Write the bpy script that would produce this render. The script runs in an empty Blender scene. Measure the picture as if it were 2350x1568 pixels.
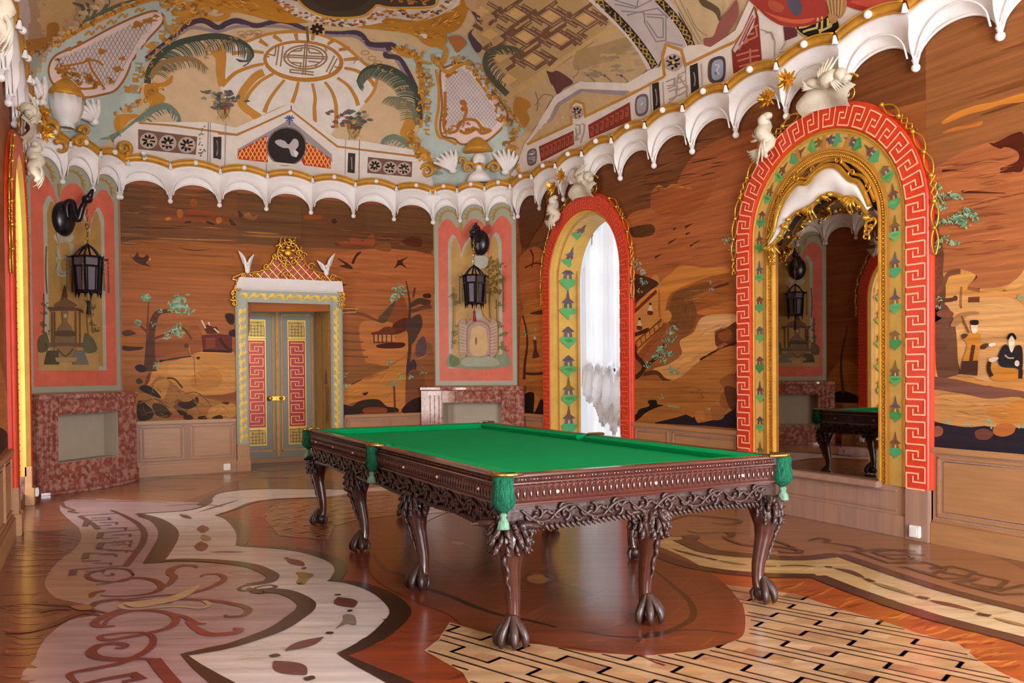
import bpy, bmesh, math, random
from mathutils import Vector, Matrix, geometry, noise
from mathutils.bvhtree import BVHTree
PI = math.pi
sc = bpy.context.scene
COL = sc.collection
random.seed(7)

# ------------------------------------------------------------------ camera
FPX, RR, PT, TT, HC = 1896.2, .00887, -.01522, .47419, 1.3186
cd = bpy.data.cameras.new('camera'); cam = bpy.data.objects.new('camera', cd); COL.objects.link(cam); sc.camera = cam
cd.sensor_width = 36; cd.lens = 36 * FPX / 2350; cd.clip_start = .02; cd.clip_end = 60
cd.shift_x = -.9 / 2350; cd.shift_y = 101.74 / 2350
def mk(n, w, z): return Vector((n, w, z))
def cam_to_room(X, Y, Z): return Vector((X * math.cos(TT) + Y * math.sin(TT), -X * math.sin(TT) + Y * math.cos(TT), Z))
_c, _s = math.cos(PT), math.sin(PT)
fwd = cam_to_room(0, _c, _s); right0 = cam_to_room(1, 0, 0); up0 = right0.cross(fwd)
right = right0 * math.cos(RR) - up0 * math.sin(RR); up = right0 * math.sin(RR) + up0 * math.cos(RR)
cam.matrix_world = Matrix(((right.x, up.x, -fwd.x, 0), (right.y, up.y, -fwd.y, 0), (right.z, up.z, -fwd.z, HC), (0, 0, 0, 1)))
PX = 1175 + 101.74 * math.sin(RR); PY = 784 + 101.74 * math.cos(RR)
EYE = Vector((0, 0, HC))
def ray(x, y):
    a = x - PX; b = y - PY
    u = a * math.cos(RR) - b * math.sin(RR); v = a * math.sin(RR) + b * math.cos(RR)
    X, Yc, Zc = u / FPX, 1., -v / FPX
    return cam_to_room(X, Yc * _c - Zc * _s, Yc * _s + Zc * _c)

# ------------------------------------------------------------------ world, exposure, daylight through the windows, added frontal fill
sc.view_settings.view_transform = 'Standard'; sc.view_settings.look = 'None'
sc.view_settings.gamma = 1; sc.view_settings.exposure = 0.27; sc.view_settings.use_curve_mapping = False
wd = bpy.data.worlds.new('sky'); sc.world = wd; wd.use_nodes = True
wd.node_tree.nodes['Background'].inputs[0].default_value = (.85, .9, 1, 1)
wd.node_tree.nodes['Background'].inputs[1].default_value = .7
def area(name, loc, direc, sx, sy, power, col=(1, 1, 1)):
    l = bpy.data.lights.new(name, 'AREA'); l.shape = 'RECTANGLE'; l.size = sx; l.size_y = sy; l.energy = power; l.color = col
    o = bpy.data.objects.new(name, l); COL.objects.link(o); o.location = loc
    o.rotation_euler = Vector(direc).to_track_quat('-Z', 'Y').to_euler(); return o
XR, XL, YB, YF = 5.72, -.6, 11.85, -1.4          # room: right, left, back, front wall planes
ZC = 5.85                                         # ceiling height
C1, C2, C3 = 9.04, 5.165, 1.29                    # centres of the three arches on each long wall
WIN = (.95, .98, 1)
area('daylight_window_right_far', (6.75, C1, 2.0), (-1, 0, .05), 1.7, 3.4, 26, (.95, .97, 1))
area('daylight_window_right_near', (6.75, C3, 2.0), (-1, 0, .3), 1.7, 3.4, 540, WIN)
area('daylight_window_left_far', (-1.7, C1 - .3, 2.0), (1, .1, .15), 1.7, 3.4, 180, (1, .95, .87))
area('daylight_window_left_near', (-1.7, C3, 2.0), (1, 0, .3), 1.7, 3.4, 540, WIN)
area('fill_front_opening', (2.56, YF - .6, 1.9), (0, 1, .32), 3.3, 3.4, 740, WIN)  # added unseen lamp for frontal fill; no known doorway stands behind the camera

# ------------------------------------------------------------------ materials
def lin(c):
    if isinstance(c, str):
        c = [int(c[i:i + 2], 16) / 255 for i in (0, 2, 4)]
    return tuple(x / 12.92 if x <= .04045 else ((x + .055) / 1.055) ** 2.4 for x in c)
_m = {}
def mat(name, col=None, rough=.5, metal=0., spec=.5, vary=0., scale=(4, 4, 4), attr=False, bump=0., bscale=None, rot=0., detail=4, coat=0., ramp=None, trans=0., tint=None, gain=None, croug=.08):
    """procedural material: flat colour or the mesh's own 'Col' paint, modulated by a noise in object space"""
    if name in _m: return _m[name]
    m = bpy.data.materials.new(name); m.use_nodes = True; nt = m.node_tree; N = nt.nodes; Lk = nt.links
    b = N['Principled BSDF']; b.inputs['Roughness'].default_value = rough; b.inputs['Metallic'].default_value = metal
    b.inputs['Specular IOR Level'].default_value = spec; b.inputs['Coat Weight'].default_value = coat; b.inputs['Coat Roughness'].default_value = croug
    if attr:
        a = N.new('ShaderNodeAttribute'); a.attribute_name = 'Col'; src = a.outputs['Color']
    else:
        rgb = N.new('ShaderNodeRGB'); rgb.outputs[0].default_value = (*lin(col), 1); src = rgb.outputs[0]
    if gain:
        gn = N.new('ShaderNodeVectorMath'); gn.operation = 'MULTIPLY'; gn.inputs[1].default_value = gain; Lk.new(src, gn.inputs[0]); src = gn.outputs[0]
    tc = N.new('ShaderNodeTexCoord'); mp = N.new('ShaderNodeMapping'); mp.inputs['Rotation'].default_value = (0, 0, rot)
    mp2 = N.new('ShaderNodeMapping'); mp2.inputs['Scale'].default_value = scale
    Lk.new(tc.outputs['Object'], mp.inputs[0]); Lk.new(mp.outputs[0], mp2.inputs[0])
    nz = N.new('ShaderNodeTexNoise'); nz.inputs['Scale'].default_value = 1; nz.inputs['Detail'].default_value = detail; nz.inputs['Roughness'].default_value = .62
    Lk.new(mp2.outputs[0], nz.inputs['Vector'])
    if vary or ramp:
        mr = N.new('ShaderNodeMapRange'); mr.inputs[1].default_value = .28; mr.inputs[2].default_value = .72
        mr.inputs[3].default_value = 1 - vary; mr.inputs[4].default_value = 1 + vary * .75
        Lk.new(nz.outputs['Fac'], mr.inputs[0])
        mx = N.new('ShaderNodeVectorMath'); mx.operation = 'SCALE'
        Lk.new(src, mx.inputs[0]); Lk.new(mr.outputs[0], mx.inputs['Scale']); src = mx.outputs[0]
        if tint:   # second hue in broad patches
            n2 = N.new('ShaderNodeTexNoise'); n2.inputs['Scale'].default_value = tint[1]; n2.inputs['Detail'].default_value = 3
            Lk.new(mp2.outputs[0], n2.inputs['Vector'])
            r2 = N.new('ShaderNodeMapRange'); r2.inputs[1].default_value = .45; r2.inputs[2].default_value = .62; r2.inputs[4].default_value = tint[2]; Lk.new(n2.outputs['Fac'], r2.inputs[0])
            mc = N.new('ShaderNodeMix'); mc.data_type = 'RGBA'; mc.inputs[7].default_value = (*lin(tint[0]), 1)
            Lk.new(r2.outputs[0], mc.inputs[0]); Lk.new(src, mc.inputs[6]); src = mc.outputs[2]
    Lk.new(src, b.inputs['Base Color'])
    if bump:
        bp = N.new('ShaderNodeBump'); bp.inputs['Strength'].default_value = bump; bp.inputs['Distance'].default_value = .01
        if bscale:
            nb = N.new('ShaderNodeTexNoise'); nb.inputs['Scale'].default_value = bscale; nb.inputs['Detail'].default_value = 3
            Lk.new(tc.outputs['Object'], nb.inputs['Vector']); Lk.new(nb.outputs['Fac'], bp.inputs['Height'])
        else: Lk.new(nz.outputs['Fac'], bp.inputs['Height'])
        Lk.new(bp.outputs[0], b.inputs['Normal'])
    if trans:
        tr = N.new('ShaderNodeBsdfTranslucent'); ms = N.new('ShaderNodeMixShader'); ms.inputs[0].default_value = trans
        Lk.new(src, tr.inputs[0]); Lk.new(b.outputs[0], ms.inputs[1]); Lk.new(tr.outputs[0], ms.inputs[2]); Lk.new(ms.outputs[0], N['Material Output'].inputs[0])
    _m[name] = m; return m

MARQ = mat('marquetry veneer', attr=True, gain=(.88, .80, .68), rough=.5, vary=.34, scale=(.9, .9, 26), detail=6, spec=.12)
WALLW = mat('marquetry sky veneer', attr=True, gain=(.88, .80, .68), rough=.5, vary=.42, scale=(.7, .7, 15), detail=7, spec=.12, tint=('8a4a26', .45, .55))
PAINT = mat('painted plaster', attr=True, gain=(1.16, 1.17, 1.2), rough=.75, vary=.10, scale=(5, 5, 5), spec=.2)
OIL = mat('oil painted panel', attr=True, rough=.38, vary=.14, scale=(6, 6, 6), spec=.25)
PARQ = mat('polished parquet', attr=True, rough=.3, vary=.34, scale=(1.1, 12, 1), rot=TT, detail=6, spec=.25, bump=.05, coat=.6, gain=(.86, .84, .86), croug=.17)
PARQ.node_tree.nodes['Principled BSDF'].inputs['Coat IOR'].default_value = 1.5
OAK = mat('limed oak panelling', 'a07c6c', spec=.2, rough=.5, vary=.16, scale=(22, 22, 1.2), detail=5, tint=('b88858', .2, .3))
OAKT = mat('honey oak trim', 'a8784e', rough=.42, vary=.16, scale=(2, 2, 24), detail=5)
WHITE = mat('white stucco', 'e8e2e0', rough=.6, vary=.06, scale=(6, 6, 6), bump=.05)
IVORY = mat('aged ivory carving', 'cfc4b0', rough=.55, vary=.14, scale=(12, 12, 12), bump=.25, bscale=35)
GOLD = mat('gilding', 'd8a238', rough=.32, metal=.75, vary=.2, scale=(14, 14, 14), bump=.35, bscale=60)
GOLDM = mat('matt ochre gilding', 'c88f30', rough=.5, metal=.25, vary=.2, scale=(8, 8, 8), bump=.2, bscale=50)
RED = mat('vermilion lacquer', 'd03a18', rough=.38, vary=.12, scale=(8, 8, 8))
MARBLE = mat('red brown marble', '8e4e42', rough=.12, vary=.35, scale=(15, 15, 15), detail=8, tint=('b88a7c', 1.2, .8), spec=.5, coat=.3)
MARBLED = mat('dark red marble', '4a1c12', rough=.15, vary=.4, scale=(10, 10, 10), detail=8)
MAHOG = mat('carved mahogany', '38201b', rough=.42, vary=.3, scale=(6, 6, 6), spec=.5, coat=.12, bump=.3, bscale=45)
MAHOS = mat('polished mahogany', '45231a', rough=.2, vary=.25, scale=(4, 4, 10), spec=.6, coat=.5)
MAHOT = mat('turned mahogany moulding', '4c241c', rough=.25, vary=.22, scale=(5, 5, 12), spec=.6, coat=.4)
BAIZE = mat('green baize', '009a58', rough=.95, vary=.05, scale=(3, 3, 3), spec=.1)
NET = mat('green pocket cord', '1c5a42', rough=.9, vary=.75, scale=(110, 110, 20), bump=.8, bscale=140, spec=.1)
NETP = mat('pale green tassel', '6a9078', rough=.9, vary=.5, scale=(80, 80, 8), bump=.5, bscale=140, spec=.1)
BRASS = mat('aged brass', 'a58a4a', rough=.35, metal=.9, vary=.15)
BLACK = mat('black lacquered iron', '14101a', rough=.3, vary=.1)
GLASS = mat('milky lantern glass', '6f6570', rough=.25, vary=.15, scale=(6, 6, 6), trans=.35)
TASSR = mat('crimson silk', '8c1c1c', rough=.7)
PLAST = mat('white plastic', 'e8e4dc', rough=.35)
GREYW = mat('grey plaster firebox', 'a89c8a', rough=.8, vary=.05)
SHEER = mat('white gathered voile', 'f4f4f6', rough=.8, trans=.6, spec=.1)
SWAG = mat('bunched white voile', 'fbfbfd', rough=.8, trans=.45, spec=.1)
GLZ = mat('painted window frame', 'dfe2e6', rough=.5)
MIRR = mat('old mirror glass', 'a89f96', rough=.015, metal=1.0, vary=.05, scale=(3, 3, 3))

# ------------------------------------------------------------------ mesh helpers
def finish(o, parent=None, label=None, cat=None, group=None, kind=None):
    if parent: o.parent = parent
    if label: o['label'] = label
    if cat: o['category'] = cat
    if group: o['group'] = group
    if kind: o['kind'] = kind
    return o
def link(name, bm, mats, parent=None, smooth=False, **k):
    me = bpy.data.meshes.new(name); bm.to_mesh(me); bm.free()
    for m in (mats if isinstance(mats, (list, tuple)) else [mats]): me.materials.append(m)
    if smooth: me.polygons.foreach_set('use_smooth', [True] * len(me.polygons))
    o = bpy.data.objects.new(name, me); COL.objects.link(o); return finish(o, parent, **k)
def thing(name, loc, label, cat, group=None, rz=0, kind=None):
    o = bpy.data.objects.new(name, None); COL.objects.link(o); o.location = loc; o.rotation_euler = (0, 0, rz); o.empty_display_size = .1
    return finish(o, None, label, cat, group, kind)
def bmn(): return bmesh.new()
def box(bm, x0, x1, y0, y1, z0, z1, bev=0.):
    r = bmesh.ops.create_cube(bm, size=1); vs = r['verts']
    for v in vs: v.co = Vector(((x0 + x1) / 2 + v.co.x * (x1 - x0), (y0 + y1) / 2 + v.co.y * (y1 - y0), (z0 + z1) / 2 + v.co.z * (z1 - z0)))
    if bev:
        es = list({e for v in vs for e in v.link_edges}); bmesh.ops.bevel(bm, geom=es, offset=bev, segments=2, affect='EDGES')
    return vs
def grid(bm, pts, closed_u=False, closed_v=False):
    """pts[i][j] -> quads"""
    V = [[bm.verts.new(p) for p in row] for row in pts]; n = len(V); m = len(V[0])
    for i in range(n if closed_u else n - 1):
        for j in range(m if closed_v else m - 1):
            try: bm.faces.new((V[i][j], V[(i + 1) % n][j], V[(i + 1) % n][(j + 1) % m], V[i][(j + 1) % m]))
            except ValueError: pass
    return V
def tube(bm, path, r, seg=6, cap=True, closed=False, flat=1.0, nrm=None):
    path = [Vector(p) for p in path]; n = len(path)
    if n < 2: return
    rr = r if isinstance(r, (list, tuple)) else [r] * n
    rings = []; a = None
    for i in range(n):
        t = (path[(i + 1) % n] - path[i - 1]) if closed or 0 < i < n - 1 else (path[1] - path[0] if i == 0 else path[-1] - path[-2])
        if t.length < 1e-9: t = Vector((0, 0, 1))
        t.normalize()
        if nrm is not None: a = Vector(nrm) - t * t.dot(Vector(nrm))
        elif a is None:
            a = t.orthogonal()
        else: a = a - t * t.dot(a)
        if a.length < 1e-6: a = t.orthogonal()
        a.normalize(); b = t.cross(a)
        rings.append([path[i] + (a * math.cos(2 * PI * k / seg) * flat + b * math.sin(2 * PI * k / seg)) * rr[i] for k in range(seg)])
    V = grid(bm, rings, closed, True)
    if cap and not closed:
        for row in (V[0], V[-1]):
            try: bm.faces.new(row)
            except ValueError: pass
def ball(bm, c, r, sub=2, sc3=(1, 1, 1), M=None):
    vs = bmesh.ops.create_icosphere(bm, subdivisions=sub, radius=1)['verts']; c = Vector(c)
    for v in vs:
        p = Vector((v.co.x * r * sc3[0], v.co.y * r * sc3[1], v.co.z * r * sc3[2]))
        v.co = c + (M @ p if M else p)
def lathe(bm, c, prof, seg=16, ripple=0, rn=0):
    c = Vector(c)
    rows = [[c + Vector((math.cos(2 * PI * k / seg) * r * (1 + ripple * math.cos(rn * 2 * PI * k / seg)), math.sin(2 * PI * k / seg) * r * (1 + ripple * math.cos(rn * 2 * PI * k / seg)), z)) for k in range(seg)] for r, z in prof]
    V = grid(bm, rows, False, True)
    for row in (V[0], V[-1]):
        try: bm.faces.new(row)
        except ValueError: pass
def cr(pts, n=6, closed=False):
    """Catmull-Rom"""
    P = [tuple(p) for p in pts]; m = len(P); out = []
    if m < 3: return P
    dim = len(P[0])
    for i in range(m if closed else m - 1):
        p0, p1, p2, p3 = (P[(i - 1) % m] if closed or i else P[0]), P[i], P[(i + 1) % m], (P[(i + 2) % m] if closed or i < m - 2 else P[-1])
        for k in range(n):
            t = k / n
            out.append(tuple(.5 * (2 * p1[d] + (p2[d] - p0[d]) * t + (2 * p0[d] - 5 * p1[d] + 4 * p2[d] - p3[d]) * t * t + (3 * p1[d] - p0[d] - 3 * p2[d] + p3[d]) * t ** 3) for d in range(dim)))
    if not closed: out.append(P[-1])
    return out
def pts(s): return [tuple(float(q) for q in p.split(',')) for p in s.split()]
def inside(p, poly):
    x, y = p; c = False; j = len(poly) - 1
    for i in range(len(poly)):
        xi, yi = poly[i][0], poly[i][1]; xj, yj = poly[j][0], poly[j][1]
        if (yi > y) != (yj > y) and x < (xj - xi) * (y - yi) / (yj - yi + 1e-12) + xi: c = not c
        j = i
    return c

# ------------------------------------------------------------------ painted / inlaid surfaces
def hit(x, y, p, n):
    d = ray(x, y); p = Vector(p); n = Vector(n); k = (p - EYE).dot(n) / d.dot(n); return EYE + d * k
class Paint:
    """flat inlay or paint on one real surface; points are read off the photograph (crop frame ox, oy, s) and laid onto the surface"""
    def __init__(s, conv, surf, base=.0012, step=.00006):
        s.conv, s.surf, s.h, s.step = conv, surf, base, step
        s.bm = bmn(); s.cl = s.bm.loops.layers.float_color.new('Col'); s.fr = (0, 0, 1); s.cut = None; s.big = None; s.sm = 0
    def at(s, ox, oy, k): s.fr = (ox, oy, k); return s
    def _pt(s, q):
        if s.fr is None: return q
        return s.conv(s.fr[0] + q[0] / s.fr[2], s.fr[1] + q[1] / s.fr[2])
    def _col(s, fs, c):
        c = (*lin(c), 1)
        for f in fs:
            for l in f.loops: l[s.cl] = c
    def lift(s, P):
        if s.big is None: s.h += s.step; return s.h
        d = max(max(p[0] for p in P) - min(p[0] for p in P), max(p[1] for p in P) - min(p[1] for p in P))
        if d > s.big[0]: s.h += s.big[1]; s.sm = 0; return s.h
        s.sm += s.step; return s.h + s.big[1] * .8 + s.sm
    def uvpoly(s, P, c, tri=True):
        h = s.lift(P)
        if len(P) < 3: return
        V = [Vector((a, b, 0)) for a, b in P]
        tb = bmn(); vs = [tb.verts.new(v) for v in V]
        for t in geometry.tessellate_polygon([V]):
            try: tb.faces.new([vs[i] for i in t])
            except ValueError: pass
        if s.cut:
            for ax in (0, 1):
                lo = min(p[ax] for p in P); hi = max(p[ax] for p in P); k = math.ceil(lo / s.cut) * s.cut
                while k < hi:
                    no = (1, 0, 0) if ax == 0 else (0, 1, 0)
                    bmesh.ops.bisect_plane(tb, geom=tb.verts[:] + tb.edges[:] + tb.faces[:], plane_co=(k, k, 0), plane_no=no); k += s.cut
        mp = {}
        for v in tb.verts: mp[v] = s.bm.verts.new(s.surf(v.co.x, v.co.y, h))
        fs = []
        for f in tb.faces:
            try: fs.append(s.bm.faces.new([mp[v] for v in f.verts]))
            except ValueError: pass
        tb.free(); s._col(fs, c)
    def poly(s, st, c, sm=True, n=5):
        P = pts(st) if isinstance(st, str) else st
        if sm: P = cr(P, n, True)
        s.uvpoly([s._pt(q) for q in P], c)
    def uvline(s, P, w, c, closed=False, taper=(1, 1)):
        if len(P) < 2: return
        h = s.lift([(0, 0), (s.big[0] * .5, 0)]) if s.big else s.lift(P)
        if s.big:      # follow the curved surface closely
            Q = []; m_ = len(P)
            for i in range(m_ if closed else m_ - 1):
                a, b = P[i], P[(i + 1) % m_]; k_ = max(1, int(math.hypot(b[0] - a[0], b[1] - a[1]) / 10))
                Q += [(a[0] + (b[0] - a[0]) * j / k_, a[1] + (b[1] - a[1]) * j / k_) for j in range(k_)]
            if not closed: Q.append(P[-1])
            P = Q
        n = len(P)
        L = []; R = []
        for i in range(n):
            if closed or 0 < i < n - 1:
                a = Vector(P[i]) - Vector(P[i - 1]); b = Vector(P[(i + 1) % n]) - Vector(P[i])
            elif i == 0: a = b = Vector(P[1]) - Vector(P[0])
            else: a = b = Vector(P[-1]) - Vector(P[-2])
            if a.length < 1e-9: a = b
            if b.length < 1e-9: b = a
            if a.length < 1e-9: a = b = Vector((1, 0))
            a = a.normalized(); b = b.normalized(); t = a + b
            if t.length < 1e-4: t = a.copy()
            t.normalize(); nn = Vector((-t.y, t.x)); m = max(.45, nn.dot(Vector((-a.y, a.x))))
            f = i / (n - 1); k = (taper[0] + (taper[1] - taper[0]) * f) if len(taper) == 2 else (taper[0] + (taper[1] - taper[0]) * math.sin(PI * f) if f < .5 else taper[2] + (taper[1] - taper[2]) * math.sin(PI * f))
            ww = w * k / 2 / m
            L.append(Vector(P[i]) + nn * ww); R.append(Vector(P[i]) - nn * ww)
        VL = [s.bm.verts.new(s.surf(p.x, p.y, h)) for p in L]; VR = [s.bm.verts.new(s.surf(p.x, p.y, h)) for p in R]; fs = []
        for i in range(n if closed else n - 1):
            j = (i + 1) % n
            try: fs.append(s.bm.faces.new((VL[i], VR[i], VR[j], VL[j])))
            except ValueError: pass
        s._col(fs, c)
    def line(s, st, w, c, sm=True, closed=False, taper=(1, 1), n=5):
        P = pts(st) if isinstance(st, str) else st
        if sm: P = cr(P, n, closed)
        s.uvline([s._pt(q) for q in P], w, c, closed, taper)
    def ell(s, x, y, rx, ry, c, rot=0, n=18):
        s.poly([(x + rx * math.cos(k * 2 * PI / n) * math.cos(rot) - ry * math.sin(k * 2 * PI / n) * math.sin(rot), y + rx * math.cos(k * 2 * PI / n) * math.sin(rot) + ry * math.sin(k * 2 * PI / n) * math.cos(rot)) for k in range(n)], c, False)
    def blob(s, x, y, rx, ry, c, seed=0, n=14, j=.35):
        r = random.Random(seed + int(x * 7 + y * 13))
        s.poly([(x + rx * math.cos(k * 2 * PI / n) * (1 + r.uniform(-j, j)), y + ry * math.sin(k * 2 * PI / n) * (1 + r.uniform(-j, j))) for k in range(n)], c, True, 3)
    def hatch(s, st, cols, n, L, w, seed=1, ang=0., sp=.5):
        """grain and shading cuts of the veneer inside one outline"""
        Q = pts(st); r = random.Random(seed); x0, x1 = min(p[0] for p in Q), max(p[0] for p in Q); y0, y1 = min(p[1] for p in Q), max(p[1] for p in Q); k = 0; n = int(n * .7); st0 = s.step; s.step *= .12; s.h += st0
        for _ in range(n * 6):
            if k >= n: break
            x, y = r.uniform(x0, x1), r.uniform(y0, y1); a = ang + r.uniform(-sp, sp); l = L * r.uniform(.4, 1.2); b = r.uniform(-.35, .35)
            P = [(x + l * t * math.cos(a + b * t), y + l * t * math.sin(a + b * t)) for t in (-.5, -.2, .15, .5)]
            if all(inside(p, Q) for p in P): k += 1; s.line(P, w * .45 * r.uniform(.5, 1.3), cols[k % len(cols)], taper=(.15, 1, .1), n=3)
        s.step = st0
    def scrolls(s, st, n, size, cols, w, seed=1, jit=10):
        """C and S shaped rocaille strokes scattered along a path"""
        C = cr(pts(st), 10); r = random.Random(seed)
        for k in range(n):
            p = C[int((k + r.random()) / n * (len(C) - 1))]; x, y = p[0] + r.uniform(-jit, jit), p[1] + r.uniform(-jit, jit); a = r.uniform(0, 2 * PI); q = size * r.uniform(.6, 1.3); sg = r.choice((-1, 1))
            P = [(x + q * (1 - .75 * t) * math.cos(a + sg * 4.6 * t), y + q * .8 * (1 - .75 * t) * math.sin(a + sg * 4.6 * t)) for t in (0, .2, .4, .6, .8, 1)]
            s.line(P, w * r.uniform(.7, 1.2), cols[k % len(cols)], taper=(.3, 1, .5), n=3)
            b = a + PI / 2; s.line([(x + q * math.cos(a), y + q * .8 * math.sin(a)), (x + 1.5 * q * math.cos(a + .2), y + 1.3 * q * math.sin(a + .2)), (x + 1.7 * q * math.cos(a + .6), y + 1.5 * q * math.sin(a + .6))], w * .8, cols[(k + 1) % len(cols)], taper=(1, .1), n=3)
    def tuft(s, st, rx, c, seed=1, cnt=10):
        """sprays of small leaves around the listed points"""
        r = random.Random(seed); P = pts(st) if isinstance(st, str) else st
        for (x, y) in P:
            for _ in range(cnt):
                a = r.uniform(0, 2 * PI); d = rx * r.uniform(.1, 1); q = r.uniform(.18, .42) * rx; b = r.uniform(0, PI)
                s.ell(x + d * math.cos(a), y + d * math.sin(a) * .7, q, q * .4, c[r.randrange(len(c))] if isinstance(c, (list, tuple)) else c, b, 7)
    def drop(s, test):
        bmesh.ops.delete(s.bm, geom=[f for f in s.bm.faces if test(f.calc_center_median())], context='FACES')
    def make(s, name, m, parent=None, **k): return link(name, s.bm, m, parent, **k)
def surf_wall(p, n, uvec):
    """wall surface: u along uvec from p, v = height; offset h along n (towards the room)"""
    p = Vector(p); n = Vector(n).normalized(); uvec = Vector(uvec).normalized()
    def conv(x, y):
        q = hit(x, y, p, n); return ((q - p).dot(uvec), q.z)
    def surf(u, v, h): q = p + uvec * u + n * h; return Vector((q.x, q.y, v))
    return conv, surf
A_CR, B_CR = Vector((4.74, 11.85, 0)), Vector((5.72, 10.97, 0))
A_CL, B_CL = Vector((.40, 11.85, 0)), Vector((-.6, 10.85, 0))
def perp(a, b):
    d = (b - a).normalized(); n = Vector((-d.y, d.x, 0)); c = Vector((2.56, 5.2, 0))
    return n if n.dot(c - a) > 0 else -n
S_R = surf_wall((XR, 0, 0), (-1, 0, 0), (0, 1, 0))
S_L = surf_wall((XL, 0, 0), (1, 0, 0), (0, 1, 0))
S_B = surf_wall((0, YB, 0), (0, -1, 0), (1, 0, 0))
S_CR = surf_wall(A_CR, perp(A_CR, B_CR), B_CR - A_CR)
S_CL = surf_wall(A_CL, perp(A_CL, B_CL), B_CL - A_CL)
S_F = (lambda x, y: tuple(hit(x, y, (0, 0, 0), (0, 0, 1)))[:2], lambda u, v, h: Vector((u, v, h)))

# ------------------------------------------------------------------ room shell
ZS, Z0A = 2.55, .40            # springing and foot of the arches
HO, HI = 1.04, .84             # outer / inner half width of the red surrounds
def arch(c, r, z0=Z0A, zs=ZS, n=28):
    """outline up one side, over, and down the other, as (u, z)"""
    P = [(c + r, z0)] + [(c + r * math.cos(PI * k / n), zs + r * math.sin(PI * k / n)) for k in range(n + 1)] + [(c - r, z0)]
    return P
def wallpoly(name, S, outer, holes, c, m, **k):
    bm = bmn(); cl = bm.loops.layers.float_color.new('Col')
    loops = [[Vector((a, b, 0)) for a, b in L] for L in [outer] + holes]; flat = [v for L in loops for v in L]
    V = [bm.verts.new(S[1](v.x, v.y, 0)) for v in flat]
    for t in geometry.tessellate_polygon(loops):
        try:
            f = bm.faces.new([V[i] for i in t])
            for l in f.loops: l[cl] = (*lin(c), 1)
        except ValueError: pass
    return link(name, bm, m, **k)
WC = '9c5f36'
win = lambda c: arch(c, .80, .12)
wall_right = wallpoly('wall_right', S_R, [(-.52, 0), (10.97, 0), (10.97, 4.3), (-.52, 4.3)], [win(C1), win(C3)], WC, WALLW, kind='structure')
wall_left = wallpoly('wall_left', S_L, [(-.4, 0), (10.85, 0), (10.85, 4.3), (-.4, 4.3)], [win(C1), win(C3)], WC, WALLW, kind='structure')
DL, DR, DZ = 1.97, 3.12, 2.33      # door opening
wall_back = wallpoly('wall_back', S_B, [(.4, 0), (DL, 0), (DL, DZ), (DR, DZ), (DR, 0), (4.74, 0), (4.74, 4.3), (.4, 4.3)], [], WC, WALLW, kind='structure')
wall_cr = wallpoly('wall_back_right', S_CR, [(0, 0), (1.317, 0), (1.317, 4.3), (0, 4.3)], [], '96705a', PAINT, kind='structure')
wall_cl = wallpoly('wall_back_left', S_CL, [(0, 0), (1.414, 0), (1.414, 4.3), (0, 4.3)], [], '96705a', PAINT, kind='structure')
S_FR = surf_wall((0, YF, 0), (0, 1, 0), (1, 0, 0))
wallpoly('wall_front', S_FR, [(.4, 0), (.9, 0), (.9, 3.7), (4.2, 3.7), (4.2, 0), (4.74, 0), (4.74, 4.3), (.4, 4.3)], [], WC, WALLW, kind='structure')  # wide opening is made up, to admit the added frontal fill
for nm, a, b in (('wall_front_right', Vector((4.74, YF, 0)), Vector((XR, -.52, 0))), ('wall_front_left', Vector((.4, YF, 0)), Vector((XL, -.4, 0)))):
    S = surf_wall(a, perp(a, b), b - a); L = (b - a).length
    wallpoly(nm, S, [(0, 0), (L, 0), (L, 4.3), (0, 4.3)], [], 'b0796a', PAINT, kind='structure')
def sfloor():
    bm = bmn(); cl = bm.loops.layers.float_color.new('Col')
    f = bm.faces.new([bm.verts.new(p) for p in ((-1.2, -2.2, 0), (6.4, -2.2, 0), (6.4, 13.3, 0), (-1.2, 13.3, 0))])
    for l in f.loops: l[cl] = (*lin('7c4a34'), 1)
    return link('floor', bm, PARQ, kind='structure')
floor = sfloor()
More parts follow.
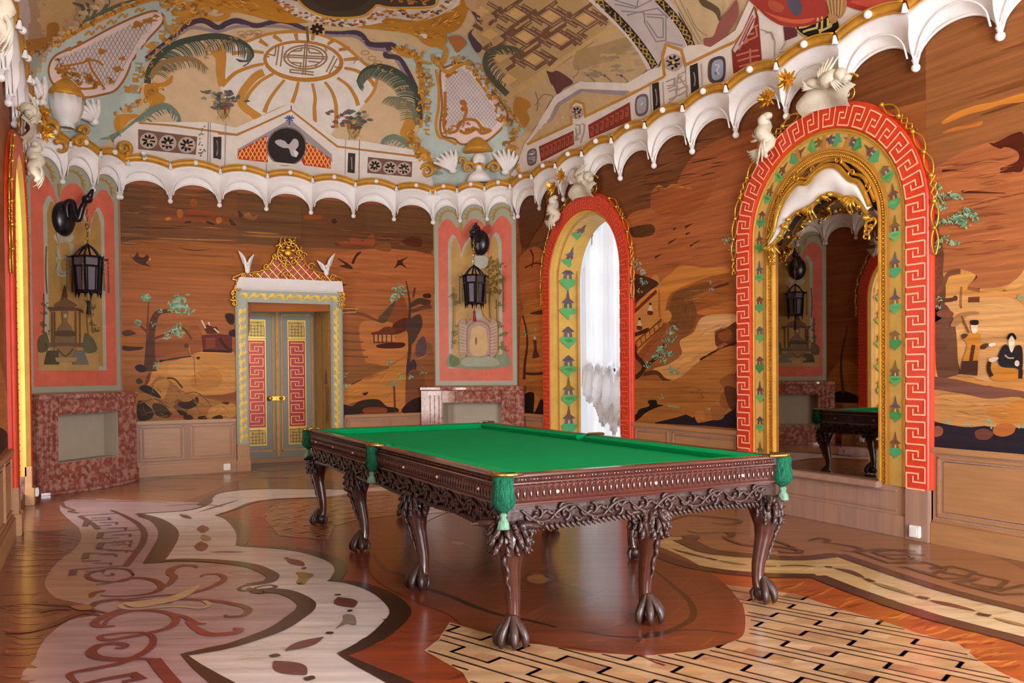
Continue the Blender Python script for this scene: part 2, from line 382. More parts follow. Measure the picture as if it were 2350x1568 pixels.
# coved ceiling
PLAN = [(5.72, 10.97), (4.74, 11.85), (.40, 11.85), (-.6, 10.85), (-.6, -.4), (.4, -1.4), (4.74, -1.4), (5.72, -.52)]
RC, HCV, ZB = 1.75, 1.72, 4.13
def inset(o):
    n = len(PLAN); out = []
    for i in range(n):
        p0, p1, p2 = Vector(PLAN[i - 1]), Vector(PLAN[i]), Vector(PLAN[(i + 1) % n])
        d1 = (p1 - p0).normalized(); d2 = (p2 - p1).normalized(); n1 = Vector((-d1.y, d1.x)); n2 = Vector((-d2.y, d2.x))
        a = p1 + n1 * o; b = p1 + n2 * o; det = d1.x * d2.y - d1.y * d2.x
        t = ((b.x - a.x) * d2.y - (b.y - a.y) * d2.x) / det; out.append(a + d1 * t)
    return out
def sceil():
    bm = bmn(); cl = bm.loops.layers.float_color.new('Col'); rows = []; K = 54
    for k in range(K + 1):
        ph = PI / 2 * k / K; q = inset(RC * (1 - math.cos(ph))); z = ZB + HCV * math.sin(ph); r = []
        for i in range(8):
            a, b = q[i], q[(i + 1) % 8]; m = 30 if i in (3, 7) else 10
            r += [Vector((*(a.lerp(b, j / m)), z)) for j in range(m)]
        rows.append(r)
    V = grid(bm, rows, False, True); bm.faces.new(V[-1])
    q = inset(0); lo = []
    for f in bm.faces:
        for l in f.loops: l[cl] = (*lin('c3ab86'), 1)
    bmesh.ops.triangulate(bm, faces=[f for f in bm.faces if len(f.verts) > 4])
    b2 = bm.copy(); vs = [b2.verts.new(p) for p in [(q_.x, q_.y, z) for z in (3.4, ZB) for q_ in q]]
    for i in range(8): b2.faces.new((vs[i], vs[(i + 1) % 8], vs[8 + (i + 1) % 8], vs[8 + i]))
    bvh = BVHTree.FromBMesh(b2); b2.free()
    return link('ceiling', bm, PAINT, smooth=True, kind='structure'), bvh
ceiling, CBVH = sceil()
def csurf(x, y, h):
    d = ray(x, y).normalized(); loc, nn, idx, dist = CBVH.ray_cast(EYE, d)
    if loc is None: return EYE + d * 8
    return loc - d * (h * 2.5)
S_C = (lambda x, y: (x, y), csurf)

# dado panelling ------------------------------------------------------
def sbox(bm, S, u0, u1, z0, z1, h0, h1, bev=0.):
    """box in wall space"""
    P = [S[1](u, z, h) for u in (u0, u1) for z in (z0, z1) for h in (h0, h1)]
    vs = [bm.verts.new(p) for p in P]
    fs = [bm.faces.new([vs[i] for i in q]) for q in ((0, 1, 3, 2), (4, 6, 7, 5), (0, 4, 5, 1), (2, 3, 7, 6), (0, 2, 6, 4), (1, 5, 7, 3))]
    bmesh.ops.recalc_face_normals(bm, faces=fs)
    if bev: bmesh.ops.bevel(bm, geom=list({e for f in fs for e in f.edges}), offset=bev, segments=2, affect='EDGES')
tn = [0]
def dado(S, u0, u1, cuts, side, zt=.72):
    bm = bmn(); sbox(bm, S, u0, u1, 0.0, zt, .002, .018)
    us = [u0] + list(cuts) + [u1]
    o = link('trim_%d' % (tn[0] + 1), bm, OAK, kind='structure'); tn[0] += 1
    bm = bmn(); sbox(bm, S, u0, u1, zt - .035, zt + .012, .002, .045, .006)
    for a, b in zip(us[:-1], us[1:]):
        for q, e in ((a + .05, .012), (b - .05, .012)): sbox(bm, S, q - e, q + e, .22, zt - .06, .016, .03, .004)
        sbox(bm, S, a + .04, b - .04, .205, .23, .016, .03, .004); sbox(bm, S, a + .04, b - .04, zt - .075, zt - .052, .016, .03, .004)
        sbox(bm, S, a + .085, b - .085, .245, zt - .092, .016, .024, .004)
    link('panel_moulding', bm, OAKT, o)
    bm = bmn(); sbox(bm, S, u0, u1, 0.0, .16, .002, .05); sbox(bm, S, u0, u1, .16, .185, .002, .04, .008)
    link('baseboard_%s' % side, bm, OAKT, kind='structure')
dado(S_B, .55, 1.80, [1.17], 'back_left')
dado(S_B, 3.31, 4.60, [3.95], 'back_right')
dado(S_R, C2 + HO + .005, C1 - HO - .005, [7.3], 'right_middle')
dado(S_R, C1 + HO + .005, 10.80, [], 'right_far')
dado(S_R, C3 + HO + .005, C2 - HO - .005, [3.2], 'right_near')
dado(S_L, C2 + HO + .005, C1 - HO - .005, [7.3], 'left_middle')
dado(S_L, C1 + HO + .005, 10.45, [], 'left_far')
dado(S_L, C3 + HO + .005, C2 - HO - .005, [3.2], 'left_near')

# cornice of hanging lobes --------------------------------------------
def cornice(name, S, u0, u1, N, first=True):
    L = (u1 - u0) / N; ZT = 3.66
    bm = bmn(); bg = bmn(); bb = bmn(); bw = bmn()
    def low(t): return ZT + .225 * (1 - abs(2 * t - 1) ** 2.1) ** .55
    def topz(t): return 4.035 + .065 * (1 - (2 * t - 1) ** 2)
    for i in range(N):
        a = u0 + i * L; rows = []; K = 24; J = 9
        for k in range(K + 1):
            t = k / K; w = abs(2 * t - 1); z0 = low(t); z1 = topz(t); r = []
            for j in range(J + 1):
                q = j / J; off = .025 + .11 * q ** 1.3 + .055 * (w ** 3) * math.sin(PI * min(1, q + .15)) - .03 * (1 - w * w) * math.sin(PI * q)
                r.append(S[1](a + t * L, z0 + (z1 - z0) * q, max(.012, off)))
            r.append(S[1](a + t * L, z1 + .015, .05))
            rows.append(r)
        grid(bm, rows)
        edge = [S[1](a + (k / 24) * L, low(k / 24) + .0, .028) for k in range(25)]; tube(bm, edge, .013, 6)
        edge = [S[1](a + (.06 + .88 * k / 20) * L, ZT + .05 + (.225 + .045) * (1 - abs(2 * k / 20 - 1) ** 2.1) ** .55, .06 + .02) for k in range(21)]; tube(bm, edge, .008, 5)
        # gold band on top
        rows = []
        for k in range(17):
            t = .03 + .94 * k / 16; z = topz(t); rows.append([S[1](a + t * L, z + .012, .135), S[1](a + t * L, z + .075, .165), S[1](a + t * L, z + .085, .12), S[1](a + t * L, z + .01, .10)])
        grid(bg, rows, False, True)
        for dz, dh in ((.0, .138), (.078, .166)): tube(bg, [S[1](a + (.02 + .96 * k / 16) * L, topz(.02 + .96 * k / 16) + dz + .006, dh) for k in range(17)], .008, 5)
        ball(bw, S[1](a + L / 2, topz(.5) + .045, .165), .034, 2)
    for i in range(N + 1):
        if i == 0 and not first: continue
        u = u0 + i * L
        ball(bb, S[1](u, 3.635, .035), .034, 2); tube(bb, [S[1](u, 3.66, .035), S[1](u, 3.70, .04)], [.018, .03], 8)
        tube(bw, [S[1](u, 4.03, .16), S[1](u, 4.10, .165)], [.03, .012], 6)
    o = link('trim_%d' % (tn[0] + 1), bm, WHITE, smooth=True, kind='structure', label='white scalloped cornice of hanging stucco lobes, ' + name, cat='cornice'); tn[0] += 1
    link('gilded_band', bg, GOLDM, o, True); link('pendant_ball', bb, WHITE, o, True); link('white_boss', bw, WHITE, o, True)
cornice('along the back wall above the double door', S_B, .38, 4.72, 7)
cornice('over the far right corner fireplace', S_CR, .02, 1.30, 3)
cornice('over the far left corner fireplace', S_CL, .02, 1.39, 3)
cornice('along the right wall above the two red arches', S_R, 10.85 - .66 * 16 + .0, 10.85, 16)
cornice('along the left wall', S_L, 10.80 - .66 * 16, 10.80, 16)

# ------------------------------------------------------------------ arched windows and the mirror arch
def ribbon(bm, S, c, prof, z0=Z0A, zs=ZS, n=28):
    """sweep a profile of (half width, offset) along the arch outline"""
    rows = []
    for k in range(n + 3):
        if k == 0: f = lambda r: (c + r, z0)
        elif k == n + 2: f = lambda r: (c - r, z0)
        else:
            a = PI * (k - 1) / n; f = (lambda a: lambda r: (c + r * math.cos(a), zs + r * math.sin(a)))(a)
        rows.append([S[1](*f(r), h) for r, h in prof])
    grid(bm, rows)
    for row in (rows[0], rows[-1]):
        try: bm.faces.new([bm.verts.new(p) for p in row])
        except ValueError: pass
def archpos(c, s, r, z0=Z0A, zs=ZS):
    """s = length along the band measured at half width .94, starting at the +u foot"""
    rm = .94; H = zs - z0
    if s < H: return c + r, z0 + s
    if s < H + PI * rm:
        a = (s - H) / rm; return c + r * math.cos(a), zs + r * math.sin(a)
    return c - r, zs - (s - H - PI * rm)
SLEN = 2 * (ZS - Z0A) + PI * .94
def key_band(S, c, h, name, parent, m, col, lw):
    P = Paint(None, S[1], h); P.fr = None; per = .172; n = int(SLEN / per); per = SLEN / n
    def q(a, b, k):   # a across 0..1 (outer..inner), b along
        a = .10 + .80 * a; r = HO - (HO - HI) * a; return archpos(c, (k + b) * per, r)
    def seg(L, k):
        out = []
        for (a0, b0), (a1, b1) in zip(L[:-1], L[1:]):
            m_ = 3
            for i in range(m_): out.append(q(a0 + (a1 - a0) * i / m_, b0 + (b1 - b0) * i / m_, k))
        out.append(q(*L[-1], k)); P.uvline(out, lw, col)
    for k in range(n):
        seg([(0, .0), (1, .0)], k)
        seg([(0, 0), (0, .68), (.64, .68), (.64, .42)], k)
        seg([(1, 1), (1, .30), (.36, .30), (.36, .56)], k)
    seg([(0, 1), (1, 1)], n - 1)
    return P.make(name, m, parent)
PAG = ['6e4a3a', '5a4a52', '7a5c30', '5e5a6a']
GRN = ['3f8a4a', '5aa05c', '4c9a68', '6fa860']
def pagoda(P, u, v, k, r, roll=0.):
    """a small green island with a pavilion, as painted on the reveals"""
    ca, sa = math.cos(roll), math.sin(roll)
    def T(L): return [(u + k * (x * ca - y * sa), v + k * (x * sa + y * ca)) for x, y in L]
    g = r.choice(GRN); g2 = r.choice(GRN); w = r.choice(PAG); w2 = r.choice(PAG)
    P.uvpoly(T([(-.5 + r.uniform(-.1, .1), -.05), (-.2, .1), (.2, .06), (.5, -.02), (.42, -.25), (.1, -.32 + r.uniform(-.2, 0)), (.05, -.6), (-.15, -.42), (-.38, -.25)]), g)
    P.uvpoly(T([(-.3, -.1), (.1, -.05), (.35, -.15), (.0, -.25)]), g2)
    P.uvpoly(T([(-.24, .05), (.24, .05), (.2, .34), (-.2, .34)]), w2)
    P.uvpoly(T([(-.38, .32), (.38, .32), (.14, .52), (0, .62), (-.14, .52)]), w)
    if r.random() < .6: P.uvpoly(T([(-.1, .55), (.1, .55), (.02, 1.0), (-.02, 1.0)]), w)
    P.uvpoly(T([(-.05, .05), (.05, .05), (.05, .25), (-.05, .25)]), 'c9a24c')
def gold_chain(bm, S, c, a0, a1, zlow, rad=1.085, h=.05):
    """knotted gilt cord following the outer edge from angle a0 at the top down to height zlow"""
    L = []; side = 1 if math.cos(a1) > 0 else -1; n = 14
    for k in range(n + 1):
        a = a0 + (a1 - a0) * k / n; L.append((c + rad * math.cos(a), ZS + rad * math.sin(a)))
    z = L[-1][1]
    while z > zlow: z -= .1; L.append((c + side * rad, z))
    L = cr(L, 4); acc = [0]
    for p, q in zip(L[:-1], L[1:]): acc.append(acc[-1] + math.hypot(q[0] - p[0], q[1] - p[1]))
    def at(s):
        s = max(0, min(acc[-1] - 1e-4, s)); i = max(j for j in range(len(acc)) if acc[j] <= s); i = min(i, len(L) - 2)
        f = (s - acc[i]) / (acc[i + 1] - acc[i]); p, q = Vector(L[i]), Vector(L[i + 1]); t = (q - p).normalized()
        return p.lerp(q, f), Vector((-t.y, t.x))
    T = acc[-1]; s = 0; per = .20
    while s < T - .02:
        w = .036 * (1 - .45 * s / T)
        kind = int(s / per) % 3
        for sg in (1, -1):
            path = []
            for k in range(13):
                f = k / 12; p, nn = at(s + f * per)
                d = w * (math.sin(PI * f) if kind != 1 else (abs((2.99 * f) % 1 - .5) * 2 * .9 - .1)) * sg
                q = p + nn * d; path.append(S[1](q.x, q.y, h + .008 * sg))
            tube(bm, path, .0075, 5)
        p, nn = at(s); ball(bm, S[1](p.x, p.y, h + .01), .022, 1)
        s += per
def scroll(bm, S, uv, h, r0, turns=1.2, sg=1, a0=0, th=.012):
    path = []; n = 26
    for k in range(n):
        f = k / (n - 1); a = a0 + sg * turns * 2 * PI * f; r = r0 * (1 - .8 * f); path.append(S[1](uv[0] + r * math.cos(a), uv[1] + r * math.sin(a), h))
    tube(bm, path, [th * (1 - .4 * k / n) for k in range(n)], 6)
def feathers(bm, S, uv, h, a0, a1, n, l0, l1, w=.02):
    """fan of carved feathers in wall space"""
    for k in range(n):
        f = k / max(1, n - 1); a = a0 + (a1 - a0) * f; L = l0 + (l1 - l0) * f
        p = []; rr = []
        for j in range(6):
            g = j / 5; b = a + .35 * g * g * (1 if a1 > a0 else -1); p.append(S[1](uv[0] + L * g * math.cos(b), uv[1] + L * g * math.sin(b), h + .05 * math.sin(PI * g) + .004 * k)); rr.append(w * (.7 + .6 * math.sin(PI * (.2 + .7 * g))) * (1.05 - .75 * g))
        tube(bm, p, rr, 6)
def crest(S, c, parent, big=True):
    bm = bmn(); cu, cz = c + .12, ZS + HO      # a little to the far side of the crown
    # curled shell sheet
    rows = []
    for k in range(13):
        f = k / 12; a = PI / 2 - .10 + (.52 * f - .06)
        r = []
        for j in range(6):
            g = j / 5; rad = HO - .03 + (.17 + .06 * math.sin(PI * f)) * g; r.append(S[1](c + rad * math.cos(a), ZS + rad * math.sin(a), .09 + .07 * math.sin(PI * g) + .02 * math.sin(9 * f)))
        rows.append(r)
    grid(bm, rows)
    # two dragon birds: neck, body and wings
    for sg, ub, zb in ((1, c + .52, ZS + HO - .10), (-1, c - .12, ZS + HO + .16)):
        if sg == 1: path = [(ub + .0, zb + .16), (ub + .05, zb + .10), (ub + .03, zb + .0), (ub - .02, zb - .1), (ub + .02, zb - .2)]
        else: path = [(ub - .24, zb - .04), (ub - .17, zb + .02), (ub - .08, zb - .0), (ub + .04, zb + .01), (ub + .16, zb + .05)]
        P3 = [S[1](u, z, .16 + .03 * math.sin(i)) for i, (u, z) in enumerate(cr(path, 4))]; m = len(P3)
        tube(bm, P3, [.018 + .05 * math.sin(PI * (i / (m - 1)) ** .8) for i in range(m)], 8)
        hd = P3[0] if sg == -1 else P3[0]
        ball(bm, hd, .042, 2, (1.0, 1.4, .9)); tube(bm, [hd, hd + Vector((0, -.05 * 1, -.03))], [.022, .004], 6)
        if sg == 1:
            feathers(bm, S, (ub + .02, zb - .02), .15, 2.6 - PI * .92, 3.1 - PI * .92 + .6, 4, .2, .14, .016)
            feathers(bm, S, (ub + .05, zb - .12), .13, -1.1, -.2, 6, .16, .22, .016)
            feathers(bm, S, (ub - .0, zb - .02), .17, -1.9, -1.5, 3, .2, .26, .016)
        else:
            feathers(bm, S, (ub - .02, zb), .15, 2.6, 1.5, 6, .22, .14, .018)
            feathers(bm, S, (ub - .12, zb - .02), .15, 3.3, 4.0, 5, .14, .1, .015)
            feathers(bm, S, (ub + .1, zb), .15, -.3, .5, 4, .12, .14, .015)
    link('carved_dragon_crest', bm, IVORY, parent, True, label='ivory coloured carving of two winged dragons')
    for (u, z) in ((c + .42, ZS + HO + .17), (c + .18, ZS + HO + .27)):
        bm = bmn(); ball(bm, S[1](u, z, .24), .032, 2); r = random.Random(int(u * 99))
        for k in range(34):
            a = r.uniform(0, 2 * PI); e = r.uniform(-.2, 1.2); L = r.uniform(.06, .115)
            p = S[1](u, z, .24); q = S[1](u + L * math.cos(a) * math.cos(e), z + L * math.sin(a) * math.cos(e), .24 + L * math.sin(e))
            tube(bm, [p, p.lerp(q, .6), q], [.012, .014, .004], 5)
        link('gilded_sunburst', bm, GOLD, parent, label='spiky gilded sunburst')
def arch_surround(name, S, c, label, deep, kind):
    base = S[1](c, 0, 0); t = thing(name, base, label, 'arch surround')
    def L(nm, bm, m, par=None, smooth=False, **k):
        bmesh.ops.translate(bm, verts=bm.verts, vec=-base) if par is None else None
        if par is not None: bmesh.ops.translate(bm, verts=bm.verts, vec=-base)
        return link(nm, bm, m, par or t, smooth, **k)
    bm = bmn(); ribbon(bm, S, c, [(HO, .002), (HO, .055), (HO - .008, .066), (HI + .012, .07), (HI, .062), (HI, .002)]); band = L('red_band', bm, RED)
    key = key_band(S, c, .0705, 'key_fret', None, PAINT, 'f0a888' if kind == 'mirror' else 'dd6444', .0125 if kind == 'mirror' else .009)
    key.data.transform(Matrix.Translation(-base)); key.parent = band; key['label'] = 'pale pink meander line'
    bm = bmn()
    ribbon(bm, S, c, [(HO + .02, .002), (HO + .02, .03), (HO, .04), (HO, .002)]); L('outer_bead', bm, RED)
    if kind == 'mirror':
        bm = bmn(); ribbon(bm, S, c, [(HI, .05), (HI - .02, .058), (HI - .03, .05)]); L('gold_fillet', bm, GOLDM)
        P = Paint(None, S[1], .0, .00003); P.fr = None; G = Paint(None, S[1], .0)
        bm = bmn(); cl = bm.loops.layers.float_color.new('Col'); ribbon(bm, S, c, [(HI - .03, .05), (.67, .035), (.665, .035)])
        for f in bm.faces:
            for l in f.loops: l[cl] = (*lin('c9a050'), 1)
        reveal = L('painted_reveal', bm, OIL)
        P.h = .047; r = random.Random(3); s = .12; k = 0
        while s < SLEN - .1:
            u, z = archpos(c, s, .74); rm = .94; H = ZS - Z0A
            roll = 0 if s < H else ((s - H) / rm if s < H + PI * rm else PI); a = roll
            if s > H + PI * rm: roll = 0
            elif s > H: roll = a * .9 if a < PI / 2 else (a - PI) * .9
            P.h = .049; pagoda(P, u, z, .135, r, roll); s += .285; k += 1
        for s in (.0, 1): pass
        for sc_ in (SLEN / 2 - .33, SLEN / 2 + .05, SLEN / 2 + .38):
            P.uvline([archpos(c, sc_, .80), archpos(c, sc_, .68)], .04, 'b5793a')
        for rr_, cc_ in ((.805, 'b87c34'), (.675, 'b87c34')):
            P.uvline([archpos(c, SLEN * i / 90, rr_) for i in range(91)], .02, cc_)
        o = P.make('island_painting', OIL, reveal); o.data.transform(Matrix.Translation(-base))
        bm = bmn(); ribbon(bm, S, c, [(.665, .035), (.66, .05), (.645, .05), (.64, .03), (.60, .025), (.595, .045), (.578, .045), (.572, .004)], zs=ZS)
        L('gilded_inner_moulding', bm, GOLDM)
        bm = bmn(); s = 0
        while s < SLEN: u, z = archpos(c, s, .62); ball(bm, S[1](u, z, .032), .013, 1); s += .033
        L('beading', bm, GOLD)
    else:
        r = HI - .04; bm = bmn(); cl = bm.loops.layers.float_color.new('Col')
        ribbon(bm, S, c, [(HI, .06), (r, .02), (r, -.06), (r - .03, -.385)], z0=.30)
        for f in bm.faces:
            for l in f.loops: l[cl] = (*lin('d0a550'), 1)
        reveal = L('painted_reveal', bm, OIL)
        for sg in (1, -1):
            def sj(u, v, h, sg=sg): return S[1](c + sg * (r - .012 - h - .03 * (u / .36)), v, -u)
            P = Paint(None, sj, .004); P.fr = None; rr = random.Random(5)
            z = .6
            while z < 2.7: pagoda(P, .19, z, .26, rr); z += .40
            for uu in (.04, .33): P.uvline([(uu, .31), (uu, 2.9)], .018, 'b5732c')
            o = P.make('island_painting', OIL, reveal); o.data.transform(Matrix.Translation(-base))
        def sa(u, v, h): return S[1](c + (r - .012 - h) * math.cos(v), ZS + (r - .012 - h) * math.sin(v), -u)
        P = Paint(None, sa, .004); P.fr = None; rr = random.Random(8)
        for v in (.42, .95, 2.2, 2.72): pagoda(P, .19, v, .24, rr, 0)
        for uu in (.04, .33): P.uvline([(uu, PI * i / 30) for i in range(31)], .018, 'b5732c')
        o = P.make('crown_painting', OIL, reveal); o.data.transform(Matrix.Translation(-base))
    # oak plinth below
    bm = bmn()
    if kind == 'mirror':
        sbox(bm, S, c - HO, c + HO, 0, Z0A, .002, .03); sbox(bm, S, c - .60, c + .60, Z0A - .03, Z0A + .02, .01, .10, .006)
        for sg in (1, -1): sbox(bm, S, c + sg * HI, c + sg * HO, 0, Z0A, .01, .07, .004)
        sbox(bm, S, c - .74, c + .74, .2, .22, .02, .04, .004); sbox(bm, S, c - .74, c + .74, .35, .37, .02, .04, .004)
        sbox(bm, S, c - HI, c + HI, 0, .17, .02, .055, .004)
    else:
        for sg in (1, -1):
            bm = bmn(); sbox(bm, S, c + sg * (HI - .04), c + sg * HO, 0, Z0A, .002, .07, .004); sbox(bm, S, c + sg * (HI - .05), c + sg * (HO + .03), 0, .18, .002, .09, .006); L('oak_plinth', bm, OAKT)
    if kind == 'mirror': L('oak_plinth', bm, OAK)
    bm = bmn(); gold_chain(bm, S, c, PI / 2 - .22, 0.02, 2.28); L('gilded_cord', bm, GOLD, smooth=True)
    bm = bmn(); gold_chain(bm, S, c, PI / 2 + .62, PI - .02, 2.25); L('gilded_cord', bm, GOLD, smooth=True); bm = bmn()
    for sg, u0, z0 in ((1, -.30, 1.10), (-1, .62, .92)):
        scroll(bm, S, (c + u0, ZS + z0), .08, .14, .75, -sg, .2 if sg < 0 else 2.6); scroll(bm, S, (c + u0 - sg * .03, ZS + z0 - .05), .08, .07, 1.1, sg, 1, .009)
    L('gilded_scroll', bm, GOLD, smooth=True)
    cg = thing('tmp', (0, 0, 0), 'x', 'x'); crest(S, c, cg)
    for ch in list(cg.children): ch.parent = t; ch.data.transform(Matrix.Translation(-base))
    bpy.data.objects.remove(cg)
    return t
arch_surround('arch_surround', S_R, C2, 'red arched surround of the tall mirror with pale meander and green island paintings', 0, 'mirror')
arch_surround('arch_surround', S_R, C1, 'red arched surround of the curtained window beside the far right fireplace', .3, 'window')
arch_surround('arch_surround', S_R, C3, 'red arched window surround nearest the viewer on the right wall', .3, 'window')
arch_surround('arch_surround', S_L, C1, 'red and gold arched window surround at the left edge beside the left fireplace', .3, 'window')
arch_surround('arch_surround', S_L, C2, 'red arched surround on the left wall facing the tall mirror', 0, 'mirror')
arch_surround('arch_surround', S_L, C3, 'red arched window surround nearest the viewer on the left wall', .3, 'window')

# window frames and curtains
def window(nn, S, c):
    bm = bmn(); h = -.62; rows = 6
    for u in (-.78, -.26, .26, .78): sbox(bm, S, c + u - .025, c + u + .025, .12, 3.33 if abs(u) > .5 else 3.3, h - .03, h + .02)
    for z in (.14, .75, 1.35, 1.95, 2.55, 3.1): sbox(bm, S, c - .78, c + .78, z - .02, z + .02, h - .03, h + .02)
    o = link('window_%d' % nn, bm, GLZ, kind='structure')
for i, (S, c) in enumerate(((S_R, C1), (S_R, C3), (S_L, C1), (S_L, C3))): window(i + 1, S, c)
def curtain(S, c, label):
    base = S[1](c, 0, -.4); t = thing('voile_curtain', base, label, 'curtain', 'gathered white window curtains'); T = Matrix.Translation(-base)
    bm = bmn(); rows = []; W = .785; NU = 130
    for i in range(NU + 1):
        u = -W + 2 * W * i / NU; zt = ZS + math.sqrt(max(0, .79 ** 2 - u * u)) - .005; r = []
        zb = 1.28 + .16 * math.cos(u * 4.2) + .05 * math.sin(u * 17)
        for j in range(21):
            f = j / 20; z = zb + (zt - zb) * f
            amp = .030 + .022 * (1 - f); ph = u * 46 + 3 * math.sin(u * 7) + .8 * math.sin(z * 1.3)
            r.append(S[1](c + u, z, -.452 + amp * math.sin(ph) + .012 * math.sin(ph * 2.3 + z)))
        rows.append(r)
    grid(bm, rows); o = link('upper_drape', bm, SHEER, t, True); o.data.transform(T)
    bm = bmn(); rg = random.Random(4)
    for (u, z, ru, rz) in ((-.62, 1.18, .15, .24), (-.38, 1.08, .15, .30), (-.12, .98, .15, .34), (.15, 1.02, .16, .32), (.40, 1.1, .15, .28), (.64, 1.18, .14, .24), (-.24, .80, .08, .22), (.04, .72, .07, .2), (.3, .82, .08, .2)):
        rows = []; sd = rg.uniform(0, 9)
        for i in range(49):
            a = 2 * PI * i / 48; r = []
            for j in range(25):
                b = PI * j / 24; k = 1 + .16 * math.sin(7 * a + sd + 3 * b) + .11 * math.sin(13 * b + sd + 2 * a); q = math.sin(b)
                r.append(S[1](c + u + ru * q * math.cos(a) * k, z + rz * math.cos(b) * k, -.45 + .07 * q * max(-.15, math.sin(a)) * k))
            rows.append(r)
        grid(bm, rows)
    o = link('gathered_swag', bm, SWAG, t, True); o.data.transform(T)
    bm = bmn(); rows = []
    for i in range(NU + 1):
        u = -W + 2 * W * i / NU; r = []
        for j in range(9):
            z = .14 + .85 * j / 8; r.append(S[1](c + u, z, -.50 + .02 * math.sin(u * 38 + 2 * math.sin(u * 5))))
        rows.append(r)
    grid(bm, rows); o = link('lower_sheer', bm, SHEER, t, True); o.data.transform(T)
curtain(S_R, C1, 'white gathered curtain in the arched window right of the far fireplace')
curtain(S_R, C3, 'white gathered curtain in the near window of the right wall')
curtain(S_L, C3, 'white gathered curtain in the near window of the left wall')

# mirror with its gilded valance
def mirror(S, c, label):
    base = S[1](c, Z0A, 0); T = Matrix.Translation(-base); t = thing('wall_mirror', base, label, 'mirror')
    bm = bmn(); bm.faces.new([bm.verts.new(S[1](u, z, .008)) for u, z in arch(c, .575, Z0A + .015)]); o = link('mirror_glass', bm, MIRR, t); o.data.transform(T)
    def sc3(s_): return [(c + a * 1.0, z) for a, z in s_]
    up = [(.60, 2.50), (.53, 2.60), (.50, 2.72), (.44, 2.84), (.35, 2.93), (.24, 2.99), (.14, 2.97), (.06, 3.03), (-.06, 3.07), (-.19, 3.04), (-.28, 2.95), (-.33, 2.90), (-.41, 2.86), (-.47, 2.76), (-.52, 2.64)]
    lo = [(.57, 2.47), (.45, 2.53), (.37, 2.63), (.28, 2.71), (.15, 2.74), (.05, 2.76), (-.04, 2.81), (-.15, 2.82), (-.26, 2.76), (-.34, 2.75), (-.43, 2.68), (-.52, 2.57)]
    bm = bmn(); U = cr(up, 4); D = cr(lo, 4); n = 48
    def samp(P, f): x = f * (len(P) - 1); i = min(int(x), len(P) - 2); g = x - i; return (P[i][0] + (P[i + 1][0] - P[i][0]) * g, P[i][1] + (P[i + 1][1] - P[i][1]) * g)
    rows = []
    for k in range(n + 1):
        a = samp(U, k / n); b = samp(D, k / n); rows.append([S[1](c + a[0] + (b[0] - a[0]) * g, a[1] + (b[1] - a[1]) * g, .05 + .05 * math.sin(PI * g)) for g in (0, .25, .5, .75, 1)])
    grid(bm, rows); o = link('white_valance', bm, WHITE, t, True); o.data.transform(T)
    bm = bmn()
    tube(bm, [S[1](c + a, z, .07) for a, z in U], .024, 7); tube(bm, [S[1](c + a, z, .085) for a, z in D], .02, 7)
    tube(bm, [S[1](c + a * 1.06, z + .045, .05) for a, z in U], .016, 6)
    rg = random.Random(2)
    for k in range(26):
        f = k / 25; a = samp(D, f); dz = .05 + .04 * math.sin(k * 1.9)
        if k % 5 in (0, 1): feathers(bm, S, (c + a[0], a[1] - .005), .07, -2.3 + rg.uniform(-.3, .3), -.8 + rg.uniform(-.3, .3), 4, dz * 1.3, dz * 1.2, .016)
        if k % 5 == 3: feathers(bm, S, (c + a[0], a[1]), .06, -1.9, -1.2, 2, .035, .035, .012)
        if k % 5 == 0: ball(bm, S[1](c + a[0], a[1] - .12, .07), .018, 1)
    for u, z in ((.60, 2.46), (-.55, 2.52)):
        for k in range(4): scroll(bm, S, (c + u + .02 * k * (-1 if u > 0 else 1), z - .04 * k), .08, .06 - .007 * k, 1, 1 if u > 0 else -1, k * 1.3, .011)
    for k in range(7):
        f = (k + .5) / 7; a = samp(U, f); scroll(bm, S, (c + a[0] * 1.05, a[1] + .05), .07, .045, 1, 1 if k % 2 else -1, k, .01)
    o = link('gilded_rocaille', bm, GOLD, t, True); o.data.transform(T)
mirror(S_R, C2, 'tall arched mirror with white and gilded lobed valance on the right wall')
mirror(S_L, C2, 'tall arched mirror on the left wall opposite the billiard table')

